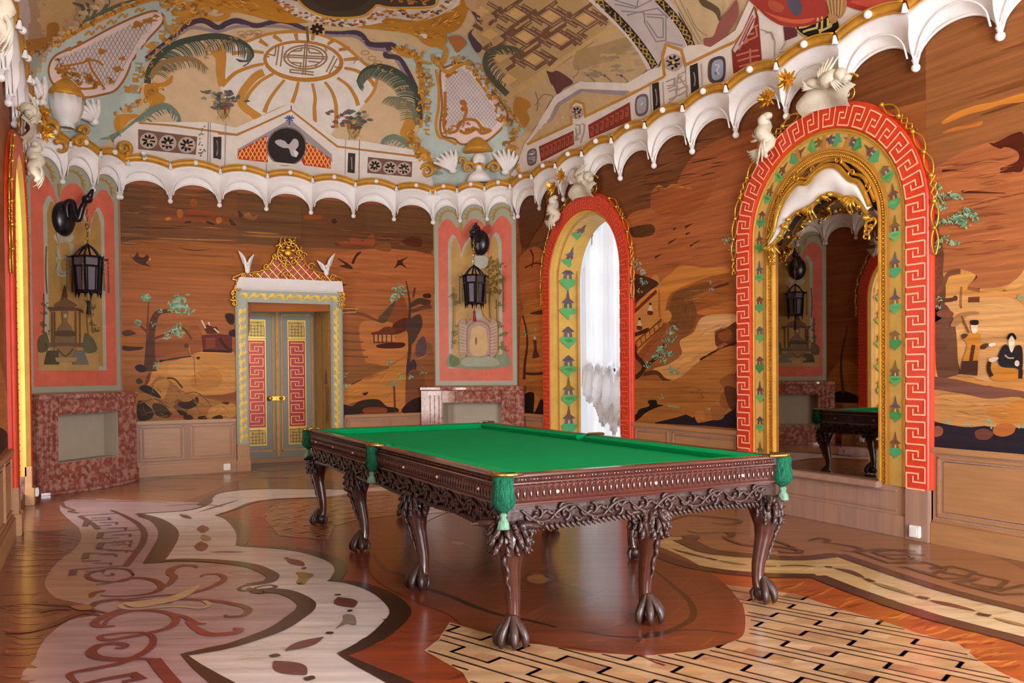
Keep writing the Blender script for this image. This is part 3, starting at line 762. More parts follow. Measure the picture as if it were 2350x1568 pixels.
# ------------------------------------------------------------------ double door, its frame and crest
def place(P, base):
    P.data.transform(Matrix.Translation(-base)); return P
CD, YD = 2.55, 12.80
door = thing('door_1', (CD, YD, 0), 'tall grey double door with red and gold fret panels in the back wall', 'door', kind='structure')
DGREY = mat('grey green door paint', '857f70', rough=.35, vary=.06)
DFR = mat('blue grey frame paint', '999b8c', rough=.45, vary=.05)
GPNT = mat('gold leaf paint', attr=True, rough=.35, metal=.35, vary=.1)
def S_D(u, v, h): return Vector((u - CD, -h, v))
FRET = [[(.0, .0), (1, 0)], [(0, 0), (0, .68), (.64, .68), (.64, .42)], [(1, 1), (1, .30), (.36, .30), (.36, .56)]]
for sg in (-1, 1):
    u0, u1 = (CD - .575, CD - .004) if sg < 0 else (CD + .004, CD + .575)
    bm = bmn(); box(bm, u0 - CD, u1 - CD, -.02, .03, .07, 2.33, .004)
    a, b = CD + sg * .30 - .205, CD + sg * .30 + .205
    leaf = link('door_leaf', bm, DGREY, door)
    bm = bmn()
    for x in (a - .04, b + .02): box(bm, x - CD, x + .02 - CD, -.035, -.015, .17, 2.25, .004)
    for z in (.17, 2.23): box(bm, a - .04 - CD, b + .04 - CD, -.035, -.015, z, z + .02, .004)
    link('gilt_frame', bm, GOLDM, leaf)
    P = Paint(None, S_D, .022); P.fr = None; w = .155; m = CD + sg * .30
    P.uvpoly([(m - w + .02, .27), (m + w - .02, .27), (m + w - .02, 2.16), (m - w + .02, 2.16)], 'a8842e')
    P.uvpoly([(m - .125, .53), (m + .125, .53), (m + .125, 1.85), (m - .125, 1.85)], '8e1810')
    for z0, z1 in ((.27, .51), (.53, 1.85), (1.89, 2.15)):
        P.uvline([(m - .13, z0), (m + .13, z0), (m + .13, z1), (m - .13, z1)], .011, 'dcb84c', True)
    n = 7; per = 1.24 / n
    for k in range(n):
        for Lp in FRET + ([[(0, 1), (1, 1)]] if k == n - 1 else []):
            P.uvline([(m + sg * (x - .5) * .19, .57 + (k + y) * per) for x, y in Lp], .010, 'd89a5c' if sg > 0 else 'cf8a44')
    for z0 in (.28, 1.90):
        for i in range(6): P.uvline([(m - .12 + i * .048, z0), (m - .12 + i * .048, z0 + .23 - .04 * (i % 3))], .009, '4a3a12')
        for i in range(5): P.uvline([(m - .12 + .03 * (i % 2), z0 + .02 + i * .048), (m + .12 - .04 * (i % 3), z0 + .02 + i * .048)], .009, '4a3a12')
    o = P.make('fret_panel', GPNT, leaf, label='red panel with gold fretwork')
bm = bmn(); box(bm, -.022, .022, -.045, -.02, .08, 2.32, .006); link('meeting_strip', bm, GOLDM, door)
bm = bmn(); box(bm, -.13, .10, -.09, -.04, .94, 1.0, .008); ball(bm, (-.12, -.1, .97), .035, 2, (1, .6, 1)); ball(bm, (.04, -.12, .97), .028, 2); link('lock_case', bm, GOLD, door)
bm = bmn(); box(bm, -.575, .575, -.03, .035, .0, .07); link('threshold', bm, OAKT, door)
# reveal lining
bm = bmn(); cl = bm.loops.layers.float_color.new('Col')
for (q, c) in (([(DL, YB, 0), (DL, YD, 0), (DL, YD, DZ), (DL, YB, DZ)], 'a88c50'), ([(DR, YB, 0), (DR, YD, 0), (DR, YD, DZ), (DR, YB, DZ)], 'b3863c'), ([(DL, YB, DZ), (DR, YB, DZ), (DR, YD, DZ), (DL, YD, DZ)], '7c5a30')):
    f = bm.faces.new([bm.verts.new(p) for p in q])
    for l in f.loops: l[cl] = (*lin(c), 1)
rev = link('trim_%d' % (tn[0] + 1), bm, OIL, kind='structure'); tn[0] += 1
P = Paint(None, lambda u, v, h: Vector((DR - h, u, v)), .003); P.fr = None
P.uvpoly([(11.93, .05), (12.15, .05), (12.15, 1.15), (11.93, 1.15)], '8a6a38'); P.uvpoly([(12.3, .05), (12.7, .05), (12.7, 2.2), (12.3, 2.2)], 'b88a40')
for z in (.1, .28, .46, .64, .8): P.uvpoly([(11.97, z), (12.11, z), (12.06, z + .2), (12.02, z + .2)], random.choice(['566a2c', '7a8a3c', '6a4a3a']))
P.uvpoly([(12.0, 1.18), (12.2, 1.18), (12.1, 1.42)], '5e5a52'); P.make('painted_reveal', OIL, rev)
# architrave
fr = thing('door_frame', (CD, YB, 0), 'grey door frame painted with yellow scrolls, under a white entablature', 'door frame')
bm = bmn(); W = .745
for x0, x1, z0, z1 in ((-W, -.58, .37, 2.49), (.57, W, .37, 2.49)): box(bm, x0, x1, -.06, -.002, z0, z1, .008)
box(bm, -W, W, -.062, -.002, 2.33, 2.49, .008); link('architrave', bm, DFR, fr)
bm = bmn()
for x0, x1 in ((-W, -.58), (.57, W)): box(bm, x0, x1, -.07, -.002, 0, .37, .006); box(bm, x0 - .01, x1 + .01, -.085, -.002, 0, .16, .006)
link('oak_plinth', bm, OAKT, fr)
P = Paint(None, lambda u, v, h: Vector((u, -h, v)), .062); P.fr = None; rg = random.Random(1)
def yscroll(u, v, a, k):
    ca, sa = math.cos(a), math.sin(a); T = lambda L: [(u + k * (x * ca - y * sa), v + k * (x * sa + y * ca)) for x, y in L]
    P.uvline(cr(T([(-.5, -.05), (-.2, .16), (.1, .05), (.3, -.12), (.5, 0)]), 5), .036, 'dfb43a', taper=(.3, 1.2, .3))
    P.uvline(cr(T([(-.1, .1), (.05, .28), (.22, .22), (.16, .1)]), 5), .024, 'e6c650', taper=(1, .2)); P.uvline(cr(T([(.1, -.02), (0, -.22), (-.2, -.2)]), 5), .024, 'd0a634', taper=(1, .2))
z = .46
while z < 2.3:
    yscroll(-.66, z, 1.2 + rg.uniform(-.2, .2), .15); yscroll(.66, z + .03, 1.9 + rg.uniform(-.2, .2), .15); z += .115
for k in range(11): yscroll(-.62 + k * .124, 2.415, (.4 if k % 2 else -.4), .13)
for x in (-.73, -.593, .583, .73): P.uvline([(x, .38), (x, 2.4)], .008, '8f907e')
P.make('yellow_scrollwork', OIL, fr)
bm = bmn(); rows = []
for t in range(7):
    f = t / 6; z = 2.49 + .165 * f; off = .075 + .11 * (1 - f) ** 1.6 * 0 + .12 * f ** .7; xx = W + .01 - .05 * f
    rows.append([Vector((-xx, -.002, z)), Vector((-xx, -off, z)), Vector((xx, -off, z)), Vector((xx, -.002, z))])
V = grid(bm, rows, False, True); bm.faces.new(V[0]); bm.faces.new(V[-1]); link('white_entablature', bm, WHITE, fr)
# crest
ct = thing('door_crest', (CD, YB, 2.66), 'gilded red latticed crest with white winged birds above the double door', 'door ornament')
B_ = Vector((CD, YB, 2.66))
def pxB(x, y, h=.06):
    q = hit(x, y, (0, YB - h, 0), (0, -1, 0)); return q - B_
out = [(550, 644), (552, 630), (575, 626), (600, 622), (620, 606), (630, 590), (645, 580), (680, 580), (694, 590), (702, 606), (722, 622), (745, 628), (768, 632), (772, 648)]
bm = bmn(); f1 = [bm.verts.new(pxB(x, y, .05)) for x, y in out]; f0 = [bm.verts.new(pxB(x, y, .05) + Vector((0, .045, 0))) for x, y in out]
bm.faces.new(f1)
for i in range(len(out)): j = (i + 1) % len(out); bm.faces.new((f1[i], f0[i], f0[j], f1[j]))
link('red_ground', bm, mat('crimson ground', 'a8241a', rough=.4), ct)
bm = bmn()
tube(bm, [pxB(x, y, .08) for x, y in cr(out, 4, True)], .014, 6, closed=True)
for k in range(-8, 15):
    for d in (1, -1):
        p = []
        for s_ in range(30):
            x = 548 + k * 19 + s_ * 3 * d + (0 if d > 0 else 60); y = 646 - s_ * 3.2
            if inside((x, y), out): p.append(pxB(x, y, .062))
        if len(p) > 1: tube(bm, p, .0055, 4)
link('gilded_lattice', bm, GOLD, ct)
def pscroll(bm, x, y, r, turns, sg, a0, th, h=.09):
    p = []
    for k in range(22):
        f = k / 21; a = a0 + sg * turns * 2 * PI * f; q = r * (1 - .78 * f); p.append(pxB(x + q * math.cos(a), y + q * math.sin(a), h))
    tube(bm, p, [th * (1 - .4 * k / 22) for k in range(22)], 6)
bm = bmn()
for a in range(12):
    an = a * PI / 6; pscroll(bm, 662 + 24 * math.cos(an), 582 + 24 * math.sin(an), 9, 1, 1 if a % 2 else -1, an, .012, .12)
tube(bm, [pxB(662 + 25 * math.cos(2 * PI * k / 30), 582 + 26 * math.sin(2 * PI * k / 30), .1) for k in range(30)], .016, 6, closed=True)
ball(bm, pxB(662, 580, .12), .06, 2, (1, .5, 1)); feath = [(662, 568), (650, 575), (674, 575), (655, 592), (669, 592)]
for x, y in feath: ball(bm, pxB(x, y, .14), .03, 2, (1.2, .6, .8))
for x in (645, 655, 666, 678): tube(bm, [pxB(x, 558, .1), pxB(x - 2, 550, .1), pxB(x + 1, 545, .1)], [.012, .01, .003], 5)
pscroll(bm, 662, 635, 17, .5, 1, PI, .014); pscroll(bm, 662, 638, 10, .5, 1, PI, .01)
for x, y, r, sg in ((612, 612, 9, 1), (714, 612, 9, -1), (632, 588, 9, 1), (696, 588, 9, -1), (560, 634, 8, 1), (764, 638, 8, -1), (584, 634, 7, -1), (742, 638, 7, 1)): pscroll(bm, x, y, r, 1.3, sg, 0, .011)
link('gilded_scrolls', bm, GOLD, ct, True)
for xs, y0, sg in ((541, 648, -1), (782, 652, 1)):
    bm = bmn()
    for k in range(5): pscroll(bm, xs - sg * (7 - 4.5 * k if k < 3 else -4.5 + 1.2 * (k - 3)), y0 + k * 12, 8, 1.2, sg if k % 2 else -sg, k, .012, .1)
    tube(bm, [pxB(x, y, .08) for x, y in cr([(xs - sg * 7, y0 - 8), (xs, y0 + 8), (xs + sg * 6, y0 + 28), (xs + sg * 2, y0 + 56)], 5)], .012, 6)
    link('gilded_side_drop', bm, GOLD, ct, True)
for cx, cy, tilt in ((568, 622, 0), (749, 628, 0)):
    bm = bmn(); L = ((-21, -46, -1), (15, -38, 1)) if cx < 600 else ((-22, -30, -1), (20, -46, 1))
    ball(bm, pxB(cx, cy - 3, .12), .045, 2, (.8, .8, 1.3)); ball(bm, pxB(cx + 1, cy - 17, .15), .025, 2)
    for dx, dy, s_ in L:
        for k in range(6):
            f = k / 5; ex = cx + dx * (1 - .45 * f); ey = cy + dy * (1 - .5 * f) + 3 * f
            p = [pxB(cx + s_ * 3, cy - 4 - 2 * k * .3, .12), pxB(cx + (ex - cx) * .45 - s_ * 2, cy + (ey - cy) * .62, .13 - .005 * k), pxB(ex, ey, .11 - .006 * k)]
            tube(bm, cr([tuple(q) for q in p], 4), [.016, .02, .022, .022, .02, .018, .015, .01, .004], 5)
    link('white_bird', bm, WHITE, ct, True, label='white bird with raised wings')

# ------------------------------------------------------------------ corner fireplaces and painted overmantels
def fireplace(S, uc, label, H):
    base = S[1](uc, 0, 0); T = Matrix.Translation(-base); t = thing('corner_fireplace', base, label, 'fireplace')
    F_ = .27; J = .46
    def M(nm, f, m, par=t, **k): bm = bmn(); f(bm); o = link(nm, bm, m, par, **k); o.data.transform(T); return o
    def jamb(sg):
        def g(bm):
            a, b = sorted((uc + sg * J, uc + sg * H)); sbox(bm, S, a, b, 0, 1.07, .003, F_, .01)
            for d in (.05, .12, .19): sbox(bm, S, uc + sg * (J + d), uc + sg * (J + d + .025), .2, 1.0, F_ - .01, F_ + .018, .006)
            sbox(bm, S, a - .0, b + .0, 0, .16, F_ - .02, F_ + .03, .008)
        return g
    M('jamb', jamb(-1), MARBLE); M('jamb', jamb(1), MARBLE)
    M('lintel', lambda bm: (sbox(bm, S, uc - J, uc + J, .90, 1.07, .003, F_ + .015, .008), [sbox(bm, S, uc - J + .05 + .29 * k, uc - J + .22 + .29 * k, .90, 1.05, F_ + .01, F_ + .035, .01) for k in range(3)], sbox(bm, S, uc - J, uc + J, .885, .90, .1, F_ + .0, .006)), MARBLE)
    M('lower_panel', lambda bm: (sbox(bm, S, uc - J, uc + J, 0, .33, .003, F_ - .01, .006), sbox(bm, S, uc - J, uc + J, 0, .15, F_ - .03, F_ + .02, .006)), MARBLE)
    def shelf(bm):
        P = [(-H - .0, .003), (-H - .0, F_ + .03), (-J - .02, F_ + .03)] + [(-J + .02 + (2 * J - .04) * k / 16, F_ + .04 + .05 * math.sin(PI * k / 16)) for k in range(17)] + [(J + .02, F_ + .03), (H, F_ + .03), (H, .003)]
        rows = [[S[1](uc + a * s_, z, b * (1 if s_ == 1 else .97)) for a, b in P] for z, s_ in ((1.065, .985), (1.08, 1), (1.115, 1), (1.125, .99))]
        V = grid(bm, rows, False, True); bm.faces.new(V[0]); bm.faces.new(V[-1])
    M('mantel_shelf', shelf, MARBLE)
    def hearth(bm):
        P = [(-H, F_ - .05)] + [(-H + 2 * H * k / 20, F_ + .035 + .20 * math.sin(PI * k / 20) ** .7) for k in range(21)] + [(H, F_ - .05)]
        rows = [[S[1](uc + a, z, b) for a, b in P] for z in (.002, .03)]; V = grid(bm, rows, False, True); bm.faces.new(V[0]); bm.faces.new(V[-1])
    M('hearth_slab', hearth, MARBLE)
    M('firebox', lambda bm: (sbox(bm, S, uc - J, uc + J, .33, .90, .004, .03), sbox(bm, S, uc - J, uc - J + .01, .33, .90, .03, F_ - .03), sbox(bm, S, uc + J - .01, uc + J, .33, .90, .03, F_ - .03), sbox(bm, S, uc - J, uc + J, .325, .335, .03, F_ - .02)), GREYW)
    return t
fireplace(S_CR, .675, 'red marble corner fireplace between the double door and the curtained window', .80)
fireplace(S_CL, .81, 'red marble corner fireplace at the left, its grey opening facing the room', .745)

def overmantel(S, uL, uR, label, frm, seed):
    """painted panel over a fireplace: grey green ground, coral border cut into three lobes, landscape"""
    uc = (uL + uR) / 2; W = (uR - uL) / 2; base = S[1](uc, 1.17, 0); t = thing('overmantel_panel', base, label, 'wall panel'); T = Matrix.Translation(-base)
    bm = bmn(); sbox(bm, S, uL, uR, 1.14, 3.98, .002, .012); o = link('ground', bm, mat('grey green panel paint', '9c9c88', rough=.4, vary=.05), t); o.data.transform(T)
    P = Paint(None, S[1], .0125, .0004); P.fr = None; q = lambda L: [(uc + W * a, z) for a, z in L]
    def lobed(w, z0, zt, dip):
        L = [(-w, z0), (w, z0), (w, zt - .12)]
        L += [(w - (w - .33) * k / 10, zt - .12 + .14 * math.sin(PI * min(1, k / 8)) - (.0 if k < 8 else dip * (k - 8) / 2)) for k in range(1, 11)]
        L += [(.33 - .66 * k / 12, zt - dip + .0 + (dip) * math.sin(PI * k / 12) ** .7) for k in range(1, 12)]
        L += [(-.33 - (w - .33) * k / 10, zt - dip * (1 - k / 2) - .0 if k < 2 else zt - .12 + .14 * math.sin(PI * (10 - k) / 8)) for k in range(0, 11)]
        return q(L)
    P.uvpoly(lobed(.90, 1.21, 3.66, .22), 'cc6652'); 
    P.uvpoly(lobed(.66, 1.40, 3.42, .28), 'a8a898'); P.uvpoly(lobed(.58, 1.455, 3.36, .30), 'b58e50' if seed == 2 else 'a8824a')
    for sx in (-.66, 0, .66):      # ochre foliage under the cornice lobes
        cx = sx
        for k in range(9):
            a = PI * k / 8; P.uvline(cr(q([(cx + .27 * math.cos(a), 3.66 + .17 * math.sin(a)), (cx + .20 * math.cos(a) + .03, 3.68 + .12 * math.sin(a)), (cx + .22 * math.cos(a + .3), 3.66 + .15 * math.sin(a + .3))]), 3), .022, 'a9812e', taper=(.4, 1, .4))
    for sx in (-.33, .33): P.uvpoly(q([(sx - .04, 3.6), (sx + .04, 3.6), (sx + .02, 3.5), (sx, 3.42), (sx - .02, 3.5)]), 'a9812e')
    o = P.make('coral_border', OIL, t); o.data.transform(T)
    return t, T, uc, W
tR, TR, ucR, WR = overmantel(S_CR, .02, 1.31, 'coral bordered painted panel with pink garden gate over the right corner fireplace', None, 2)
tL, TL, ucL, WL = overmantel(S_CL, .05, 1.43, 'coral bordered painted panel with brown pagoda kiosk over the left corner fireplace', None, 1)
# landscapes, read from the photograph
P = Paint(*S_CL, .017, .0001).at(0, 400, 3.137)
for y in (470, 545, 620, 690): P.line([(440 + 38 * math.cos(a), y + 42 * math.sin(a)) for a in [k * PI / 8 for k in range(17)]], .025, 'b4aa94')
P.poly('380,440 440,425 520,440 500,490 440,500 395,480', 'b4aa94')
P.poly('265,1280 700,1290 705,1412 268,1415', 'b08c58', False); P.poly('268,1180 330,1150 340,1260 268,1280', '5a5238'); P.poly('600,1150 660,1180 690,1270 600,1280', '5c5a44')
P.tuft('300,1080 310,1000 340,960 320,1140 640,1010 660,960 650,1080 680,1120 630,920 300,930', 28, ['5e4a2a', '6e6038', '55603a'], 3, 14)
for st in ('300,860 305,1000 298,1140', '640,880 640,1000 655,1150', '320,520 315,700 325,860', '620,900 612,1040 622,1160'): P.line(st, .012, '6a4a26')
P.poly('395,420 505,420 500,450 460,470 520,520 500,600 520,650 505,700 440,720 390,690 405,620 390,560 410,500', 'a59a82'); P.poly('420,500 470,500 488,560 440,600 415,560', 'a8824a'); P.poly('420,620 480,620 485,680 440,700', 'a8824a')
P.line('450,830 450,900', .05, '5a3a26', False); P.poly('440,840 452,800 465,840 470,890 432,890', '5a3420')
P.poly('350,960 410,950 430,890 470,890 495,945 575,975 585,1000 545,985 360,985 345,990', '5e4232'); P.poly('375,950 440,900 470,900 540,950', '6e5038')
for x in (360, 378, 530, 560): P.line('%d,990 %d,1220' % (x, x + 2), .022, '6a4a34', False)
P.poly('430,990 475,990 470,1060 500,1100 520,1170 515,1230 390,1230 385,1170 405,1110 435,1070', '77604a'); P.ell(455, 1020, 12, 16, 'b09068'); P.poly('395,1130 510,1130 522,1165 385,1165', '564434')
P.poly('320,1215 590,1215 590,1245 320,1245', '6a4e3c', False); P.poly('380,1245 530,1245 510,1310 455,1330 400,1310', '8a6e4a'); P.line('400,1260 455,1310 510,1260', .02, '5c4632')
P.poly('325,1270 405,1270 410,1370 302,1370', '4c4634', False); P.poly('515,1270 590,1270 625,1370 508,1370', '6e6c62', False); P.poly('380,1320 540,1320 530,1350 390,1350', 'a08458', False)
o = P.make('pagoda_kiosk_painting', OIL, tL); o.data.transform(TL)
P = Paint(*S_CR, .017, .0001).at(950, 450, 2.851)
P.poly('240,1030 300,1060 420,1040 560,1040 608,1020 608,1120 240,1120', '7e8468'); P.poly('240,1040 300,1070 290,1110 240,1110', '5c6a46'); P.poly('340,1060 500,1050 560,1090 520,1115 330,1110', '9a9a84')
P.tuft('500,480 540,520 470,540 560,460 510,580 450,600 540,620 490,640 570,560 520,430', 42, ['7a5a28', '8a6c34', '6a5a2c'], 5, 16)
P.tuft('260,660 280,700 270,900 280,960 590,900 580,980 560,840 590,1000 560,720 300,860', 30, ['7a6a3c', '8a7444', '5e6a40'], 6, 11)
for st in ('510,600 500,700 505,800', '262,600 265,800 255,1000', '590,520 592,760', '545,680 552,860'): P.line(st, .012, '7a5426')
P.poly('300,830 345,820 350,1030 310,1040 300,930', 'a68474'); P.poly('500,830 545,820 552,930 545,1030 500,1040', 'a68474'); P.poly('345,860 375,810 430,770 480,810 510,860 510,1030 345,1035', 'a8867a')
P.poly('380,890 400,860 430,850 460,862 480,890 480,1030 378,1032', 'c2a070'); P.line('355,1030 355,880 385,835 430,820 475,835 503,880 503,1030', .02, '8a685c')
for k in range(9): P.line('%d,%d %d,%d' % (304, 840 + k * 22, 346, 858 + k * 20), .008, 'd0b490', False); P.line('%d,%d %d,%d' % (503, 858 + k * 20, 548, 838 + k * 22), .008, 'd0b490', False)
P.ell(412, 950, 8, 26, '8a5a38'); P.poly('400,750 440,740 450,800 400,800', 'a8a090'); P.poly('395,400 480,400 485,460 430,480 390,460', 'b4b0a4'); P.poly('455,220 500,190 510,240 470,260', 'b84a40')
o = P.make('garden_gate_painting', OIL, tR); o.data.transform(TR)

# ------------------------------------------------------------------ lanterns on dragon brackets
def lantern(S, disc, heads, topz, label, blabel, seed, tassel):
    """disc: bracket plate on the wall (px); heads: list of (px, py, offset from wall) for the neck; lantern hangs below the last"""
    n = (S[1](0, 0, 1) - S[1](0, 0, 0)); pl = lambda x, y, h: hit(x, y, S[1](0, 0, h), n)
    d = pl(disc[0], disc[1], .02); t = thing('dragon_bracket', d, blabel, 'wall bracket'); I = Matrix.Translation(-d)
    uv = (S[1](1, 0, 0) - S[1](0, 0, 0))
    bm = bmn(); R = disc[2]
    rows = []
    for j, (q, h) in enumerate(((1, 0), (1.02, .03), (.85, .07), (.5, .10), (.02, .11))):
        rows.append([d + uv * (R * q * math.cos(2 * PI * k / 24)) + Vector((0, 0, R * 1.35 * q * math.sin(2 * PI * k / 24))) + n * h for k in range(24)])
    grid(bm, rows, False, True); o = link('wall_plate', bm, BLACK, t, True); o.data.transform(I)
    pathp = [d + n * .08] + [pl(*h) for h in heads]; C = cr([tuple(p) for p in pathp], 7); m = len(C)
    bm = bmn(); tube(bm, C, [.034 + .010 * math.sin(PI * min(1, i / m * 1.2)) for i in range(m)], 10); o = link('serpent_neck', bm, BLACK, t, True); o.data.transform(I)
    e = Vector(C[-1]); dr = (e - Vector(C[-4])).normalized(); bm = bmn()
    ball(bm, e + dr * .03, .062, 2, (1, 1, .85)); tube(bm, [e + dr * .02, e + dr * .1 + Vector((0, 0, -.01)), e + dr * .16 + Vector((0, 0, .01))], [.045, .032, .014], 8); tube(bm, [e + dr * .04 + Vector((0, 0, -.03)), e + dr * .12 + Vector((0, 0, -.06))], [.03, .01], 6)
    for s_ in (-1, 1): tube(bm, [e + Vector((0, 0, .03)) + dr.cross(Vector((0, 0, 1))) * .03 * s_, e - dr * .05 + Vector((0, 0, .10)) + dr.cross(Vector((0, 0, 1))) * .05 * s_], [.018, .003], 5)
    for k in range(4): tube(bm, [e - dr * .03 * k + Vector((0, 0, .03)), e - dr * .03 * (k + 1.2) + Vector((0, 0, .10 - .015 * k))], [.018, .003], 5)
    o = link('dragon_head', bm, BLACK, t, True); o.data.transform(I)
    hk = e + dr * .02 + Vector((0, 0, -.05))
    # the lantern itself
    c = Vector((hk.x, hk.y, topz)); L = thing('hanging_lantern', c, label, 'lantern', rz=.3); z = Vector((0, 0, 1))
    bm = bmn(); zz = hk.z - topz; k = 0; h = 0.0
    while h < zz:
        q = .035; tube(bm, [(q * .4 * math.cos(a) * (k % 2), q * .4 * math.cos(a) * ((k + 1) % 2), h + q * .75 * (1 + math.sin(a))) for a in [2 * PI * i / 10 for i in range(10)]], .0045, 4, closed=True); h += .045; k += 1
    lathe(bm, (0, 0, max(.05, zz * .45)), [(.001, -.04), (.022, -.02), (.03, 0), (.02, .03), (.001, .04)], 8); link('chain', bm, BRASS, L)
    bm = bmn(); Rr = .165; hx = [(Rr * math.cos(PI / 3 * i), Rr * math.sin(PI / 3 * i)) for i in range(6)]
    for x, y in hx:
        tube(bm, cr([(0, 0, 0.0), (x * .45, y * .45, -.05), (x * 1.0, y * 1.0, -.16)], 5), .012, 6)
        tube(bm, [(x, y, -.14), (x * .82, y * .82, -.58)], .016, 6); tube(bm, [(x * .95, y * .95, -.15), (x * 1.35, y * 1.35, -.165), (x * 1.42, y * 1.42, -.14)], [.014, .01, .004], 5)
        tube(bm, [(x * .82, y * .82, -.57), (x * .85, y * .85, -.63)], [.014, .003], 5)
    for zr, f in ((-.15, 1.0), (-.26, .96), (-.55, .82)):
        for i in range(6):
            a, b = hx[i], hx[(i + 1) % 6]; tube(bm, [(a[0] * f, a[1] * f, zr), (b[0] * f, b[1] * f, zr)], .013, 6)
    for i in range(6):
        a, b = hx[i], hx[(i + 1) % 6]
        for s_ in (.2, .8): p = (a[0] + (b[0] - a[0]) * s_, a[1] + (b[1] - a[1]) * s_); tube(bm, [(p[0] * .96, p[1] * .96, -.27), (p[0] * .83, p[1] * .83, -.54)], .008, 5)
    ball(bm, (0, 0, 0), .022, 1); link('hexagonal_cage', bm, BLACK, L, True)
    for i in range(6):
        a, b = hx[i], hx[(i + 1) % 6]; bm = bmn(); mk4 = lambda f, z0: [(a[0] * f, a[1] * f, z0), (b[0] * f, b[1] * f, z0)]
        for f0, z0, f1, z1 in ((.97, -.16, .94, -.25), (.93, -.27, .80, -.55)):
            p = mk4(f0, z0); q = mk4(f1, z1); bm.faces.new([bm.verts.new(v) for v in (p[0], p[1], q[1], q[0])])
        link('glass_pane', bm, GLASS, L)
    for i, (x, y) in enumerate(hx):
        bm = bmn(); f = 1.38; z0 = -.17
        for k in range(4): ball(bm, (x * f, y * f, z0 - .05 * k - .03), .012, 1)
        tube(bm, [(x * f, y * f, z0), (x * f, y * f, z0 - .25), (x * f, y * f, z0 - .38)], [.003, .008, .012], 6); link('side_tassel', bm, mat('tassel cord', '5a4a36', rough=.8), L)
    bm = bmn(); tube(bm, [(0, 0, -.55), (0, 0, -.66)], .005, 5); lathe(bm, (0, 0, -.66), [(.004, 0), (.022, -.02), (.016, -.05), (.03, -.16)], 10)
    link('bottom_tassel', bm, TASSR if tassel else BLACK, L)
    return L
lantern(S_CL, (143, 503, .15), [(153, 470, .12), (166, 466, .17), (171, 490, .20), (180, 503, .24), (188, 478, .28), (197, 462, .33)], 2.88, 'black hexagonal lantern hanging before the left painted panel', 'black dragon bracket on the left painted panel', 1, False)
lantern(S_CR, (1103, 558, .14), [(1098, 535, .16), (1094, 522, .22), (1088, 530, .30)], 2.91, 'black hexagonal lantern with crimson tassel hanging before the right painted panel', 'black dragon bracket on the right painted panel', 2, True)

# sockets and the small white sensor
def socket(S, u, z, label, h=.05):
    bm = bmn(); b0 = S[1](u, z, h); sbox(bm, S, u - .045, u + .045, z - .045, z + .045, h, h + .03, .005); bmesh.ops.translate(bm, verts=bm.verts, vec=-b0)
    o = link('wall_socket', bm, PLAST, None, label=label, cat='socket'); o.location = b0; o['category'] = 'socket'
    bm = bmn(); sbox(bm, S, u - .03, u + .03, z - .03, z + .03, h + .028, h + .034, .003); bmesh.ops.translate(bm, verts=bm.verts, vec=-b0); link('cover', bm, PLAST, o)
socket(S_B, 1.665, .075, 'white socket on the baseboard left of the double door', .05)
socket(S_R, 4.225, .075, 'white socket on the oak plinth right of the tall mirror', .07)
socket(S_L, 9.25 + .72, .12, 'white socket on the oak plinth at the left edge', .09)

# ------------------------------------------------------------------ billiard table
TX, TY, HX, HY, TH = 1.72 + .8815, 3.454 + 1.925, .8815, 1.925, .842
tb = thing('billiard_table', (TX, TY, 0), 'green baize billiard table with carved mahogany frame on claw footed cabriole legs', 'billiard table')
bm = bmn(); box(bm, -HX + .06, HX - .06, -HY + .06, HY - .06, .74, .795); link('bed_cloth', bm, BAIZE, tb)
def cushion(a0, a1, axis, sg):
    bm = bmn(); prof = [(.048, .838), (.075, .841), (.14, .836), (.152, .828), (.142, .812), (.13, .795), (.048, .795)]; rows = []
    for k, a in ((0, a0), (.02, a0), (.98, a1), (1, a1)):
        sh = .03 * (1 if k in (0,) else -1 if k == 1 else 0); r = []
        for q, z in prof:
            aa = a + sh * (0 if q < .06 else 1) * (q - .05) * 8; e = (HX if axis == 0 else HY) - q
            r.append((sg * e, aa, z) if axis == 0 else (aa, sg * e, z))
        rows.append(r)
    V = grid(bm, rows, False, True); bm.faces.new(V[0]); bm.faces.new(V[-1]); bmesh.ops.recalc_face_normals(bm, faces=bm.faces[:]); link('cushion', bm, BAIZE, tb)
for sg in (-1, 1):
    cushion(-HY + .10, -.055, 0, sg); cushion(.055, HY - .10, 0, sg); cushion(-HX + .10, HX - .10, 1, sg)
def rect(off): return [(-HX - off, -HY - off), (HX + off, -HY - off), (HX + off, HY + off), (-HX - off, HY + off)]
prof = [(-.052, .800), (-.052, .840), (-.045, .8425), (.0, .8425), (.008, .838), (.009, .828), (.0, .823), (-.003, .818), (-.003, .808), (.002, .803), (.010, .800), (.011, .793), (.004, .788), (-.002, .784), (-.012, .712), (-.006, .706), (.002, .703), (.002, .694), (-.02, .688), (-.02, .68)]
